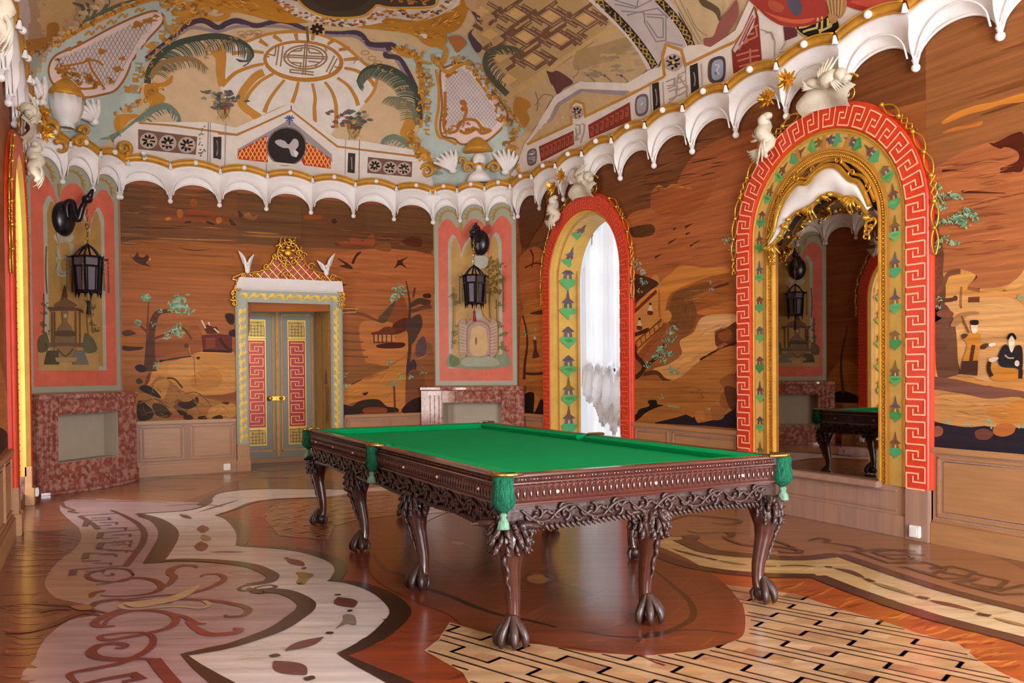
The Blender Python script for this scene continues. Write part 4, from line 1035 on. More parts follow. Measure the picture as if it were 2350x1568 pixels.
for i in range(4):     # four rails, mitred at the corners
    bm = bmn(); rows = []
    for o, z in prof:
        q = rect(o); a = Vector((*q[i], z)); b = Vector((*q[(i + 1) % 4], z)); rows.append([a, b])
    grid(bm, rows); rail = link('rail', bm, MAHOT, tb)
    a = Vector((*rect(0)[i], 0)); b = Vector((*rect(0)[(i + 1) % 4], 0)); d = (b - a); Ln = d.length; d.normalize(); n = Vector((d.y, -d.x, 0))
    bm = bmn(); s = .07; k = 0
    while s < Ln - .07:      # bead and reel
        c = a + d * s + n * .001 + Vector((0, 0, .813)); ball(bm, c, .0062, 1, (1, 1, .9), ) if k % 3 else tube(bm, [c - d * .011, c, c + d * .011], [.002, .0065, .002], 6); s += .02 if k % 3 else .026; k += 1
    link('bead_and_reel', bm, MAHOT, rail)
    bm = bmn(); s = .08
    while s < Ln - .07:      # egg and dart
        p = []; wv = .0135
        for j in range(9):
            t = PI * j / 8; x = wv * math.cos(t); zz = .742 + .036 * math.sin(t) if True else 0
            p.append(a + d * (s + x) + n * (-.001 - (.785 - zz) * .16) + Vector((0, 0, zz)))
        p = [a + d * (s + wv) + n * (-.009) + Vector((0, 0, .716))] + p + [a + d * (s - wv) + n * (-.009) + Vector((0, 0, .716))]
        tube(bm, p, .0035, 5); ball(bm, a + d * s + n * -.004 + Vector((0, 0, .742)), .011, 1, (.6, .6, 2.0))
        tube(bm, [a + d * (s + .0175) + n * -.001 + Vector((0, 0, .778)), a + d * (s + .0175) + n * -.009 + Vector((0, 0, .715))], [.003, .0015], 4)
        s += .035
    link('egg_and_dart', bm, MAHOT, rail)
    # frieze board and carving
    bm = bmn(); m = 64; rows = []
    for k in range(m + 1):
        s = .03 + (Ln - .06) * k / m; zl = .585 - .012 * abs(math.sin(s * 4.9)); r = []
        for o, z in ((-.03, .69), (-.02, .66), (-.022, .62), (-.03, zl), (-.06, zl), (-.06, .69)): r.append(a + d * s + n * o + Vector((0, 0, z)))
        rows.append(r)
    grid(bm, rows, False, True); fz = link('frieze', bm, MAHOG, tb)
    bm = bmn()
    def F(s, z, h=0): return a + d * s + n * (-.017 + h) + Vector((0, 0, z))
    def vine(Pq, r0, h=.008): tube(bm, [F(x, z, h) for x, z in cr(Pq, 5)], [r0 * (.35 + .65 * math.sin(PI * (.12 + .8 * j / (len(cr(Pq, 5)) - 1)))) for j in range(len(cr(Pq, 5)))], 6)
    s = .10; k = 0; step = .155
    while s < Ln - .16:
        up = 1 if k % 2 else -1; zc = .638
        vine([(s, zc - .03 * up), (s + .05, zc + .012 * up), (s + .1, zc + .034 * up), (s + .155, zc + .03 * up)], .010)
        p = []
        for j in range(16):
            f = j / 15; an = -up * PI / 2 + up * 1.5 * PI * f * 1.15; rr = .034 * (1 - .72 * f); p.append(F(s + .085 + rr * math.cos(an), zc - .004 * up + rr * math.sin(an), .010))
        tube(bm, p, [.009 * (1 - .4 * j / 16) for j in range(16)], 6); ball(bm, p[-1], .013, 1)
        for q in range(5):      # acanthus leaflets
            x = s + .02 + .03 * q; z0 = zc + .03 * up * math.sin(q); sx = 1 if q % 2 else -1
            vine([(x, z0), (x + .014, z0 + .018 * sx), (x + .03, z0 + .020 * sx), (x + .034, z0 + .008 * sx)], .009, .012)
        s += step; k += 1
    link('carved_vine', bm, MAHOG, fz, True)
    bm = bmn(); s = .06
    while s < Ln - .05:      # gadrooned lower edge
        zl = .585 - .012 * abs(math.sin(s * 4.9)); c = a + d * s + n * -.018 + Vector((0, 0, zl)); tube(bm, [c + Vector((0, 0, .016)) - d * .01, c, c + d * .014 + Vector((0, 0, -.016))], [.005, .012, .003], 6); s += .03
    link('gadroon_edge', bm, MAHOG, fz, True)
    bm = bmn(); nn = (6 if Ln > 3 else 3)
    for k in range(nn * 1 + 1 if Ln > 3 else 3):
        s = Ln * (k + .5) / (nn + 1) if Ln > 3 else Ln * (k + .5) / 3; c = a + d * s + n * .0 + Vector((0, 0, .745)); ball(bm, c, .009, 2)
    link('sight_stud', bm, mat('mother of pearl', 'cfc0a8', rough=.2), rail)
def leg(x, y, ox, oy, corner):
    o = Vector((ox, oy, 0)).normalized(); sd = Vector((-o.y, o.x, 0)); c = Vector((x, y, 0))
    def at(z): # outward offset and radius
        K = [(.60, .0, .082), (.55, .012, .088), (.50, .024, .080), (.44, .026, .062), (.38, .018, .050), (.30, .002, .043), (.22, -.012, .038), (.15, -.016, .034), (.11, -.010, .036), (.08, .0, .045)]
        for (z1, a1, r1), (z2, a2, r2) in zip(K[:-1], K[1:]):
            if z1 >= z >= z2: f = (z1 - z) / (z1 - z2); return a1 + (a2 - a1) * f, r1 + (r2 - r1) * f
        return K[-1][1:]
    bm = bmn(); rows = []
    for k in range(27):
        z = .60 - .52 * k / 26; a_, r_ = at(z); r = []
        for j in range(16):
            t = 2 * PI * j / 16; e = (abs(math.cos(t)) ** 3 + abs(math.sin(t)) ** 3) ** (-1 / 3); e = .5 + .5 * e
            r.append(c + o * (a_ + r_ * e * math.cos(t)) + sd * (r_ * .92 * e * math.sin(t)) + Vector((0, 0, z)))
        rows.append(r)
    V = grid(bm, rows, False, True); bm.faces.new(V[0]); bm.faces.new(V[-1]); lg = link('leg', bm, MAHOS, tb, True)
    bm = bmn(); rg = random.Random(int(x * 100 + y * 10))
    def P(t, z, h): a_, r_ = at(z); return c + o * (a_ + (r_ + h) * math.cos(t)) + sd * ((r_ * .95 + h) * math.sin(t)) + Vector((0, 0, z))
    for row, (z0, cnt, ln) in enumerate(((.66, 7, .09), (.615, 9, .085), (.565, 9, .08), (.515, 7, .07))):
        for k in range(cnt):
            t = -1.75 + 3.5 * (k + .5 * (row % 2)) / (cnt - .5) + rg.uniform(-.1, .1); m = 7; p = []; w = rg.uniform(.8, 1.2)
            for j in range(m):
                f = j / (m - 1); zz = z0 - ln * f + (.03 * max(0, f - .75) * 4 * .5); p.append(P(t + .18 * (1 if t > 0 else -1) * f * f, min(.6, zz), .002 + .014 * math.sin(PI * f * .9) * w + .014 * f * f))
            tube(bm, p, [.0125 * w * (.5 + .6 * math.sin(PI * (.1 + .75 * j / (m - 1)))) for j in range(m)], 6, nrm=None)
            tube(bm, [p[3], p[3] + (p[3] - (c + Vector((0, 0, p[3].z)))).normalized() * .018 + Vector((0, 0, -.014)), p[5] + (p[5] - (c + Vector((0, 0, p[5].z)))).normalized() * .014], [.009, .008, .003], 5)
    for sg in (-1, 1):      # side volutes under the frieze
        b0 = c + sd * sg * .09 + o * .0 + Vector((0, 0, .565)); p = []
        for j in range(18):
            f = j / 17; an = PI * .6 + 2.6 * PI * f * .6; rr = .045 * (1 - .75 * f); p.append(b0 + sd * sg * (rr * math.cos(an) + .01) + Vector((0, 0, rr * math.sin(an))) + o * .045)
        tube(bm, p, [.014 * (1 - .5 * j / 18) for j in range(18)], 6)
        p = [c + o * .05 + sd * sg * q + Vector((0, 0, z)) for q, z in ((.05, .60), (.09, .60), (.14, .597), (.19, .592))]; tube(bm, p, [.02, .022, .016, .005], 6)
    for k in range(4):      # leaf down the shin
        z0 = .46 - .05 * k; p = [P(0, z0, .006), P(.12 * (1 if k % 2 else -1), z0 - .035, .016 - .002 * k), P(0, z0 - .07, .004)]; tube(bm, p, [.008, .013 - .002 * k, .003], 6)
    link('acanthus_carving', bm, MAHOG, lg, True)
    bm = bmn(); a_, r_ = at(.09); f0 = c + o * (a_ + .008)
    ball(bm, f0 + Vector((0, 0, .055)), .05, 2, (1, 1, 1.0))
    for k, t in enumerate((-1.25, -.45, .45, 1.25)):
        dd = o * math.cos(t) + sd * math.sin(t)
        p = [f0 + dd * .010 + Vector((0, 0, .15)), f0 + dd * .030 + Vector((0, 0, .125)), f0 + dd * .056 + Vector((0, 0, .092)), f0 + dd * .076 + Vector((0, 0, .058)), f0 + dd * .078 + Vector((0, 0, .026)), f0 + dd * .070 + Vector((0, 0, .006))]
        C = cr([tuple(q) for q in p], 3); m = len(C); tube(bm, C, [.015 + .008 * math.sin(PI * min(1, j / m * 1.1)) ** 2 - (.013 * max(0, j / m - .75) * 4) for j in range(m)], 7)
    p = [f0 - o * .015 + Vector((0, 0, .10)), f0 - o * .05 + Vector((0, 0, .05)), f0 - o * .045 + Vector((0, 0, .008))]; tube(bm, p, [.018, .02, .01], 7)
    link('claw_foot', bm, MAHOG, lg, True)
i_ = .085; st = (2 * HY - 2 * i_) / 3
for sx in (-1, 1):
    for k in range(4):
        y = -HY + i_ + st * k; cor = k in (0, 3)
        leg(sx * (HX - i_), y, sx, (-1 if k == 0 else 1) if cor else 0, cor)
for sy in (-1, 1): leg(0, sy * (HY - i_), 0, sy, False)
# pockets
for px_, py_, cx, cy in ((-1, -1, 1, 1), (1, -1, 1, 1), (1, 1, 1, 1), (-1, 1, 1, 1), (-1, 0, 1, 0), (1, 0, 1, 0)):
    ox, oy = (px_ * (HX - .012), py_ * (HY - .012)) if py_ else (px_ * (HX + .012), 0); d = Vector((px_, py_, 0)).normalized(); sd = Vector((-d.y, d.x, 0)); c = Vector((ox, oy, 0))
    bm = bmn(); w = .052 if py_ else .04
    rows = []; prof2 = [(w * .9, .836), (w * 1.0, .82), (w * .92, .79), (w * 1.05, .75), (w * 1.12, .715), (w * .9, .69), (w * .45, .672), (.012, .662)]
    lathe(bm, c + d * .015, prof2, 20, .05, 7); net = link('pocket_net', bm, NET, tb, True)
    for k in range(10):
        pass
    bm = bmn(); lathe(bm, c + d * .02, [(.010, .665), (.020, .655), (.014, .643), (.026, .62), (.031, .59)], 12, .08, 6); link('tassel', bm, NETP, net, True)
    bm = bmn(); tube(bm, [c - d * .05 + sd * (.075 if py_ else .06) + Vector((0, 0, .842)), c + d * .03 + sd * w + Vector((0, 0, .845)), c + d * .05 + Vector((0, 0, .845)), c + d * .03 - sd * w + Vector((0, 0, .845)), c - d * .05 - sd * (.075 if py_ else .06) + Vector((0, 0, .842))], .010, 6); link('pocket_bracket', bm, BRASS, tb, True)
    bm = bmn(); lathe(bm, c - d * .035, [(.001, .8435), (.042, .8435), (.045, .8425), (.045, .80)], 16); link('pocket_mouth', bm, mat('dark pocket leather', '1a1410', rough=.6), tb)

# ------------------------------------------------------------------ floor marquetry
Fq = Paint(*S_F, .0006, .00002)
PINK, CREAM, DARK, RBR, MIDB, TANB = 'b4989a', 'ddd2cc', '3c211a', '8a3c20', '7a4530', 'a5714a'
Fq.at(0, 0, 1)
# tan outer field towards the back wall, then the pink cartouches
Fq.poly('140,1150 320,1110 500,1085 760,1062 1300,1040 1700,1130 2060,1215 2350,1310 2350,1420 2000,1330 1600,1240 1200,1150 700,1100 560,1100 470,1135 330,1180 200,1185', 'a06c44', True)
Fq.at(0, 1100, 2.35)
Fq.poly('330,130 350,115 450,100 640,112 900,120 1120,130 1180,160 900,190 740,200 830,230 890,290 900,330 870,380 820,450 1000,445 1300,470 1450,520 1440,560 1330,590 1380,620 1500,620 1620,680 1600,740 1350,860 1000,950 1180,1110 180,1110 195,960 230,880 300,810 380,760 500,735 500,690 380,660 290,630 245,580 255,520 320,440 400,380 440,320 430,270 380,225 325,170', PINK, True, 4)
Fq.poly('245,580 260,530 330,440 400,380 440,320 428,262 470,250 560,300 560,360 500,430 480,520 560,600 500,650 400,660 300,640', 'b8937a', True)
# cream ribbon, left sweep
Fq.poly('2350,20 1900,55 1500,52 1280,60 1170,78 1130,110 1090,150 1000,172 740,188 830,215 895,265 910,310 880,370 830,447 1000,436 1180,445 1350,465 1460,510 1465,540 1400,566 1330,580 1420,600 1540,620 1645,670 1650,700 1600,745 1500,810 1350,868 1200,916 1000,952 1150,1110 2200,1110 2080,1060 1960,1000 1850,950 1930,910 2040,850 2100,790 2150,720 2120,670 2030,610 1900,560 1790,548 1830,490 1800,440 1700,400 1550,375 1400,362 1280,357 1310,320 1290,250 1180,192 1270,165 1350,130 1500,108 1900,94 2350,80', CREAM, False)
# fields inside the ribbon
Fq.at(0, 0, 1)
Fq.poly([(x / 2.35, 1100 + y / 2.35) for x, y in pts('1180,195 1270,160 1350,132 1500,112 1900,96 2350,84 2900,100 3600,260 3700,330 3900,600')] + [(2600, 1400), (2600, 1700), (940, 1700)] + [(x / 2.35, 1100 + y / 2.35) for x, y in pts('2200,1110 2080,1060 1960,1000 1850,950 1930,910 2040,850 2100,790 2150,720 2120,670 2030,610 1900,560 1790,548 1830,490 1800,440 1700,400 1550,375 1400,362 1280,357 1310,320 1290,250')], RBR, False)
# right hand ribbon: dusky field, cream band
Fq.at(1450, 1150, 2.611)
Fq.poly('60,20 900,60 1500,190 2350,430 3000,600 3000,900 2350,660 1850,530 1600,450 1240,325 1050,345 700,328 400,290 200,215 100,150', '9c6a48', True)
Fq.poly('170,205 330,210 420,285 550,312 700,327 870,345 1050,346 1240,325 1600,450 1850,530 2100,597 2350,657 2900,800 2900,1040 2350,840 2050,765 1800,698 1550,618 1300,528 1100,453 900,450 700,440 500,418 300,378 100,310 0,250', 'd9b87c', False)
Fq.poly('1500,420 1850,530 2350,657 2900,800 2900,1040 2350,840 2050,765 1800,698 1550,618 1400,560', 'dcc39a', False)
# orange strip between the ribbon and the fret field
Fq.poly('150,335 300,380 500,420 700,442 900,452 1100,455 1300,530 1550,620 1800,700 2050,767 2350,843 2900,1050 2900,1300 2350,1091 2230,1040 2080,960 1960,860 1700,790 1250,650 980,560 700,520 480,495 380,470 200,420', 'a8501f', False)
# plank to plank variation
Fq.at(0, 0, 1); PV = ['783219', '964424', '7e361e', '9e4a28', '6e2e1a']
Fq.hatch('560,1130 900,1100 1180,1180 1400,1250 1500,1500 1100,1520 960,1450 930,1380 860,1330 770,1280 700,1240 560,1230 500,1170', PV, 150, 110, .09, 1, -.05, .25); Fq.hatch('950,1568 800,1480 900,1400 1000,1380 1160,1500 1060,1568', PV, 30, 90, .07, 2, -.2, .3)
Fq.hatch('0,1270 60,1180 170,1180 190,1260 100,1340 130,1400 80,1568 0,1568', ['6a3c28', '9c6048', '84503c'], 90, 120, .08, 3, 0, .06); Fq.hatch('110,1500 240,1260 330,1180 380,1270 600,1300 690,1400 470,1500 200,1568', ['aa8e90', 'bca2a2', 'ae9490'], 80, 150, .05, 4, 0, .06); Fq.hatch('380,1190 520,1180 540,1255 800,1330 880,1400 700,1520 560,1568 500,1500 700,1400 620,1280 380,1270', ['d4c6be', 'e2d8d2', 'cfbfb0', 'd8cabc'], 90, 130, .05, 5, -.05, .1)
Fq.hatch('1700,1340 1900,1330 2350,1470 2350,1560 2250,1540 2050,1430', ['8a3c14', 'c06a2c', 'a04c1c', 'c87834'], 130, 70, .06, 6, -.25, .2); Fq.hatch('1560,1240 1900,1270 2350,1400 2350,1470 1900,1330 1700,1320', ['e2c894', 'cbaa74', 'd4b684'], 70, 80, .06, 7, -.1, .2); Fq.hatch('300,1080 700,1065 1100,1080 1100,1110 560,1100 300,1150', ['8a5a34', 'b08050', '966438'], 60, 120, .1, 8, 0, .04)
# fret fields
FRL = [(950 + x / 5.875, 1380 + y / 5.875) for x, y in pts('480,290 620,330 1060,455 1300,560 1700,590 2350,700')]
med = [(1450 + x / 2.611, 1150 + y / 2.611) for x, y in pts('30,925 250,915 420,895 560,860 640,830 675,790 680,700 665,620')]
up = [(1450 + x / 2.611, 1150 + y / 2.611) for x, y in pts('480,495 700,520 980,560 1250,650 1500,720 1700,790 1960,860 2080,960 2230,1040 2420,1120')]
lo = [(2400, 1700), (1150, 1700), (1062, 1545), (950 + 140 / 5.875, 1380 + 670 / 5.875), (950 + 330 / 5.875, 1380 + 520 / 5.875)]
fret1 = FRL + med + [(1640, 1340)] + up + lo
back = [(500 + x / 4.7, 1060 + y / 4.7) for x, y in pts('470,590 620,460 1100,395 1500,330 2300,290 3300,330 3700,420 3300,520 2000,570 1500,630 1250,700 1190,850 650,800 560,680')]
fD = Vector((.375, -.927)); fN = Vector((.927, .375)); fO = Vector((1.41, 3.69))
def fretfield(poly, base, tints, line, gl=(0, 0)):
    Fq.at(0, 0, 1); Fq.poly(poly, base, False)
    P = [Fq._pt(q) for q in poly]; rg = random.Random(11)
    s_ = [(Vector(p) - fO).dot(fD) for p in P]; t_ = [(Vector(p) - fO).dot(fN) for p in P]
    k0, k1 = int(min(t_) / .212) - 1, int(max(t_) / .212) + 1; Fq.fr = None
    def put(L, w):
        run = []
        for (a, b), (c, d) in zip(L[:-1], L[1:]):
            n = max(1, int(math.hypot(c - a, d - b) / .03))
            for i in range(n + 1):
                f = i / n; q = fO + fD * (a + (c - a) * f) + fN * (b + (d - b) * f)
                if inside(q, P): run.append((q.x, q.y))
                else:
                    if len(run) > 1: out.append(run)
                    run = []
        if len(run) > 1: out.append(run)
    cells = []; out = []
    for k in range(k0, k1 + 1):
        z = k * .212; m0 = int(min(s_) / .235) - 1; m1 = int(max(s_) / .235) + 1; ph = .355 - .2425 * (k % 2) - .235 * 2
        for m in range(m0, m1):
            a = ph + m * .235; c = fO + fD * (a + .117) + fN * (z + .104)
            if inside(c, P) and inside(c + fD * .11, P) and inside(c - fD * .11, P):
                q = [fO + fD * x + fN * y for x, y in ((a, z + .06), (a + .235, z + .06), (a + .235, z + .148), (a, z + .148))]
                for h_ in (0, 1):
                    qa = [q[0].lerp(q[1], h_ * .5), q[0].lerp(q[1], .5 + h_ * .5), q[3].lerp(q[2], .5 + h_ * .5), q[3].lerp(q[2], h_ * .5)]; cells.append(([(v.x, v.y) for v in qa], rg.choice(tints)))
    Fq.step = 0; Fq.h += .00015
    for q, c in cells: Fq.uvpoly(q, c)
    Fq.h += .00015
    for k in range(k0, k1 + 1):
        z = k * .212; a0, a1 = min(s_), max(s_); ph = .355 - .2425 * (k % 2) - .47
        put([(a0, z), (a1, z)], 1)
        m0 = int((a0 - ph) / .235) - 1; L = []
        for m in range(m0, int((a1 - ph) / .235) + 2):
            a = ph + m * .235; up_ = m % 2 == 0; lo_, hi_ = z + .06, z + .148
            L += [(a, lo_ if up_ else hi_), (a, hi_ if up_ else lo_)]
        put(L, 1)
        for m in range(m0, int((a1 - ph) / .235) + 2):
            a = ph + m * .235; q = fO + fD * a + fN * (z + .104)
            if inside(q, P): Fq.uvline([tuple(q - fN * .05), tuple(q + fN * .05)], .022, line)
    for run in out: Fq.uvline(run, .0155, line)
    Fq.step = .00002; Fq.h += .0002
fretfield(fret1, 'bd9870', ['b98e62', 'c49c72', 'b08258', 'caa67e', 'b48660', 'a87654', 'c09870'], '3f2218')
fretfield(back, 'ad7645', ['b07a4a', 'a87042', 'b88450', 'a2693c'], '63391f')
# medallion under the table (its planks radiate)
Fq.at(0, 0, 1)
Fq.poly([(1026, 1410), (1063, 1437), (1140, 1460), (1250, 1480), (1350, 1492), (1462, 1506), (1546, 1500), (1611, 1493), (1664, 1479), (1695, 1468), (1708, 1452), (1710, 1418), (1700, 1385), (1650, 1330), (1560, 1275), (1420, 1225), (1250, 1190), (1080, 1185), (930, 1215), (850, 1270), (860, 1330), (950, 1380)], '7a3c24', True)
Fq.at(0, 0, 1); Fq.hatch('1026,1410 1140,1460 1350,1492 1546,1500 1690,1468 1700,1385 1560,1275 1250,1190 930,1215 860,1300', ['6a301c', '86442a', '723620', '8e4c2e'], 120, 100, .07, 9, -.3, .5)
Fq.at(680, 940, 2.613)
Fq.line('460,870 500,930 540,970 640,1000 700,1060 820,1090 940,1130 1080,1190 1240,1240 1400,1270 1560,1310', .045, '3f231b', taper=(.6, 1, .5))
Fq.line('1060,590 950,600 800,660 760,700 850,740 960,800 1080,860', .03, '4c2a1c'); Fq.line('820,900 930,970 1060,960 1180,910 1010,780 1120,840', .02, '54301e', False)
Fq.poly('940,790 1000,800 980,815 930,800', 'b98a52'); Fq.poly('1390,1010 1450,990 1520,1015 1480,1045 1400,1040', 'b07a44'); Fq.line('1360,1020 1420,970 1520,980 1560,1020 1480,1060 1400,1050 1360,1020', .016, '4a2a1c')
Fq.at(1250, 940, 2.613)
Fq.line('620,950 700,1000 780,1070 850,1130 890,1200 880,1260 800,1310 700,1350 600,1370 500,1370 380,1360 200,1330', .04, '45271c', taper=(.5, 1, .4)); Fq.line('560,1400 620,1350 900,1325 1150,1350', .02, '4a2a1c'); Fq.line('0,1000 120,1050 300,1120', .03, '5a3422')
Fq.line('560,1465 640,1510 720,1540', .014, '7a2c1c')
# dark outlines
Fq.at(0, 1100, 2.35)
Fq.line('740,188 830,215 895,262 908,312 880,370 845,425 822,455', .16, DARK, taper=(.3, 1, .8))
Fq.line('740,188 900,178 1000,170 1085,150 1125,120', .035, DARK); Fq.line('1085,140 1130,100 1170,78 1280,60 1420,52 1900,56', .05, DARK, taper=(2, .8, .6)); Fq.poly('1085,145 1130,98 1145,120 1110,145', DARK)
Fq.line('800,452 900,440 1000,437 1180,445 1350,468 1450,508 1470,530 1440,556 1330,572', .085, DARK, taper=(.35, 1.1, .8)); Fq.line('1330,572 1290,590 1310,605 1400,598 1490,585 1450,574 1370,590', .022, DARK)
Fq.line('1375,618 1420,604 1540,612 1640,660 1648,700 1600,742 1500,808 1350,866 1200,912 1000,948', .095, DARK, taper=(.8, 1.15, .5)); Fq.line('985,945 1060,1010 1160,1080 1250,1140', .10, DARK, False, taper=(.2, 1))
Fq.line('1165,195 1240,215 1300,268 1312,310 1300,355', .11, '55372a', taper=(.3, 1, .7)); Fq.line('1165,195 1270,162 1350,130 1500,108 1900,94 2350,80', .04, '5a3a2a', taper=(.6, 1.4, .6))
Fq.line('1275,357 1400,365 1560,375 1700,402 1810,445 1840,490 1810,545', .085, DARK, taper=(.35, 1.1, .9)); Fq.line('1770,548 1900,560 2040,605 2130,668 2160,725 2110,790 2040,850 1930,912 1840,950', .10, DARK, taper=(.35, 1.2, .6)); Fq.line('1840,948 1960,1010 2080,1065 2200,1125', .10, DARK, False, taper=(.3, 1))
# spindles and butterflies along the ribbon
WM = 1.0
def spindle(a, b, w, c='6a3028'): Fq.line([(a[0] + (b[0] - a[0]) * k / 10, a[1] + (b[1] - a[1]) * k / 10) for k in range(11)], w, c, False, taper=(.08, 1, .08))
for a, b, w, c in (((970, 190), (1030, 215), .07, '7a3a30'), ((1092, 250), (1095, 290), .10, '83382c'), ((1082, 338), (1090, 390), .10, '743228'), ((1125, 395), (1330, 393), .03, '5a2c22'), ((1550, 430), (1640, 470), .09, '6a3028'), ((1825, 640), (1905, 695), .13, '6a302c'), ((1540, 930), (1745, 855), .10, '6e3434'), ((1480, 985), (1650, 1060), .13, '6a3236'), ((1640, 1075), (1700, 1080), .06, DARK), ((1450, 955), (1515, 955), .05, DARK), ((1755, 838), (1800, 828), .05, DARK), ((1870, 714), (1905, 712), .05, DARK), ((1805, 625), (1840, 628), .04, DARK), ((1530, 428), (1560, 428), .04, DARK), ((1065, 180), (1290, 112), .035, '6a4636')): spindle(a, b, w, c)
Fq.poly('1600,505 1690,515 1660,545 1640,570 1600,562 1615,530', '9c8440'); Fq.poly('1855,735 1910,740 1920,790 1870,785 1810,812 1850,770', '8c8070'); Fq.poly('1090,300 1140,318 1110,335 1085,322', 'a08a60')
for x, y in ((1618, 565), (1640, 483), (1090, 275), (1000, 205)): Fq.blob(x, y, 14, 5, DARK)
# scrolls on the pink ground
SC = '7c2e2c'
for st, w, c in (('720,520 690,490 600,485 500,505 470,525 520,550 640,555 700,540 720,515', .03, '5c2a28'), ('560,525 610,520 600,508', .02, '5c2a28'), ('520,570 600,560 720,535 820,545 870,575 850,605 780,625 640,635 540,630', .04, SC), ('490,640 510,615 570,605', .04, SC), ('870,590 910,570 940,530 915,510 930,485 980,468 1050,470 1060,480', .05, SC), ('640,655 780,640 880,630 970,625 1080,605 1160,575 1210,540 1180,515 1100,518 1085,530', .04, SC),
              ('640,660 800,655 980,650 1150,660 1280,680 1340,705 1310,738 1230,745 1215,735', .04, SC), ('620,795 540,800 510,780 560,745 680,700 820,675 930,670', .045, '8a3634'), ('560,795 590,755 700,715 820,712 920,730 950,760 920,800 820,830 640,865 560,870 545,850 640,835 780,830', .04, '8a3634'), ('860,720 980,740 1060,780 1115,782', .03, '8a3634'), ('1010,770 1060,810 1130,840 1250,835 1295,815 1260,808', .05, '9a3c3a'),
              ('760,830 820,850 825,890 790,930 710,970 600,975 510,960 495,930 540,900 620,890 680,900 660,915 620,915', .045, SC), ('830,975 720,975 640,1000 520,1025 380,1055 420,1110', .04, SC), ('500,690 520,670 600,655 660,650', .05, '5a2a26'), ('0,690 150,672 290,680 380,685 470,700 540,720 600,730', .03, '5a2a26'), ('30,830 150,825 280,790 380,745 460,725 540,740', .045, '5a2a26'), ('215,720 300,700 380,705', .05, '4a2420'), ('230,740 330,715', .03, '4a2420')): Fq.line(st, w, c, taper=(.5, 1.1, .4))
Fq.line('830,975 880,1040 950,1120', .06, SC, False); Fq.line('440,1115 560,1085 720,1055 760,1080 660,1100', .04, '70302c', False)
Fq.poly('680,670 900,640 1010,600 1080,570 1060,600 1000,640 920,665 760,695 700,690', 'cdb48a'); Fq.line('1100,660 1130,680 1080,700 960,690 860,695 720,705 650,690 690,665', .03, 'c4ae8c'); Fq.poly('380,690 470,680 500,700 440,712', 'a8703c')
# meander on the pink ground
MC = '5f3430'
Fq.line('600,170 660,195 740,240 778,290 770,345 735,395 710,430 680,470', .05, MC, taper=(.6, 1, .9)); Fq.line('430,200 500,245 530,270', .045, MC, False)
for i, (x0, y0, x1, y1) in enumerate(((430, 200, 640, 185), (470, 225, 690, 215), (520, 255, 720, 240), (545, 290, 760, 275), (550, 325, 775, 310), (545, 345, 765, 340), (525, 378, 740, 392), (470, 400, 720, 412), (440, 445, 690, 440), (400, 490, 690, 470))):
    xm = (x0 + x1) / 2 + (25 if i % 2 else -20); ym = (y0 + y1) / 2; Fq.line([(x0, y0), (xm, ym)] if i % 3 else [(x0, y0), (x1, y1)], .022, MC, False); Fq.line([(x0 + 60, y0 + 12), (x0 + 160, y0 + 9), (x0 + 155, y0 + 20)], .02, MC, False)
    if i % 2: Fq.line([(x0, y0), (x0 - 12, y0 + 30)], .05, MC, False)
Fq.line('335,130 345,150 400,170 370,175 420,185', .03, '70443c'); Fq.line('330,125 380,108 520,110', .02, '70443c'); Fq.line('900,145 1080,135 1200,150', .02, '8a5a44'); Fq.line('620,125 700,120 900,128', .015, '8a5a44')
# right hand scrolls and lines
Fq.at(1450, 1150, 2.611)
Fq.line('310,235 350,255 450,300 600,322 760,332 900,345 1060,345 1240,324', .14, '4a2a1c', taper=(1.3, 1, .8)); Fq.poly('305,235 330,208 400,212 400,228 350,240 390,270', '53301f'); Fq.line('1240,324 1350,362 1600,450 1850,530 2100,597 2350,657 2900,800', .10, '4e261c', False)
Fq.line('100,300 300,380 500,420 700,441 900,451 1110,454', .11, '43251a'); Fq.line('1110,454 1300,530 1550,620 1800,700 2050,767 2350,843 2900,1050', .12, '4e2c24', False)
Fq.line('170,205 260,215 330,212', .03, '53301f')
for st, w, c in (('245,292 350,320 450,345', .035, '5a3420'), ('450,345 510,358', .03, DARK), ('520,360 620,378 690,385', .04, '8a7440'), ('800,395 870,394', .02, '5a3420'), ('880,394 990,390 1110,398', .03, '5a2c20'), ('1160,400 1200,400', .04, DARK), ('1215,408 1300,425 1395,465', .06, '6a3424'), ('1400,470 1450,490', .04, DARK), ('1450,495 1530,520 1700,575', .055, '8c7844'), ('1710,578 1780,592', .05, DARK), ('1785,600 1900,625 2060,665', .06, '72342a'), ('2070,680 2150,695', .05, DARK), ('2170,705 2280,735 2420,770', .045, '9c7844')): 
    q = pts(st); Fq.line(q, w, c, len(q) > 2, taper=(.1, 1, .1) if len(q) > 2 else (1, 1))
OL = '57301f'
for st, w in (('545,215 600,245 700,270 860,275 960,290 1010,303 980,315 900,310 880,300', .03), ('700,245 840,240 950,275 1000,300', .02), ('1060,240 1120,225 1180,235 1150,248', .02), ('1140,250 1300,270 1370,290 1330,305 1250,300', .02), ('200,130 330,90 500,100 650,120 600,140 480,135', .02), ('560,190 600,205 560,225', .03), ('330,180 400,195 560,190 700,200', .015)): Fq.line(st, w, OL, taper=(.9, 1.8, .8))
for st in ('1340,305 1540,375 1770,372 1880,410 1800,440 1640,400 1600,400', '1500,325 1650,325 1690,345 1560,350 1500,330 1440,310 1560,295 1760,330', '1780,405 1920,395 2060,430 2000,455 1840,425', '1640,400 1860,468 2080,468 2030,480 1930,492 2210,565 2350,560', '2060,440 2250,480 2190,525 2030,500', '1340,305 1500,290 1700,300', '2350,505 2200,540 2070,520', '1770,372 1700,360 1560,375'): Fq.line(st, .028, OL, False)
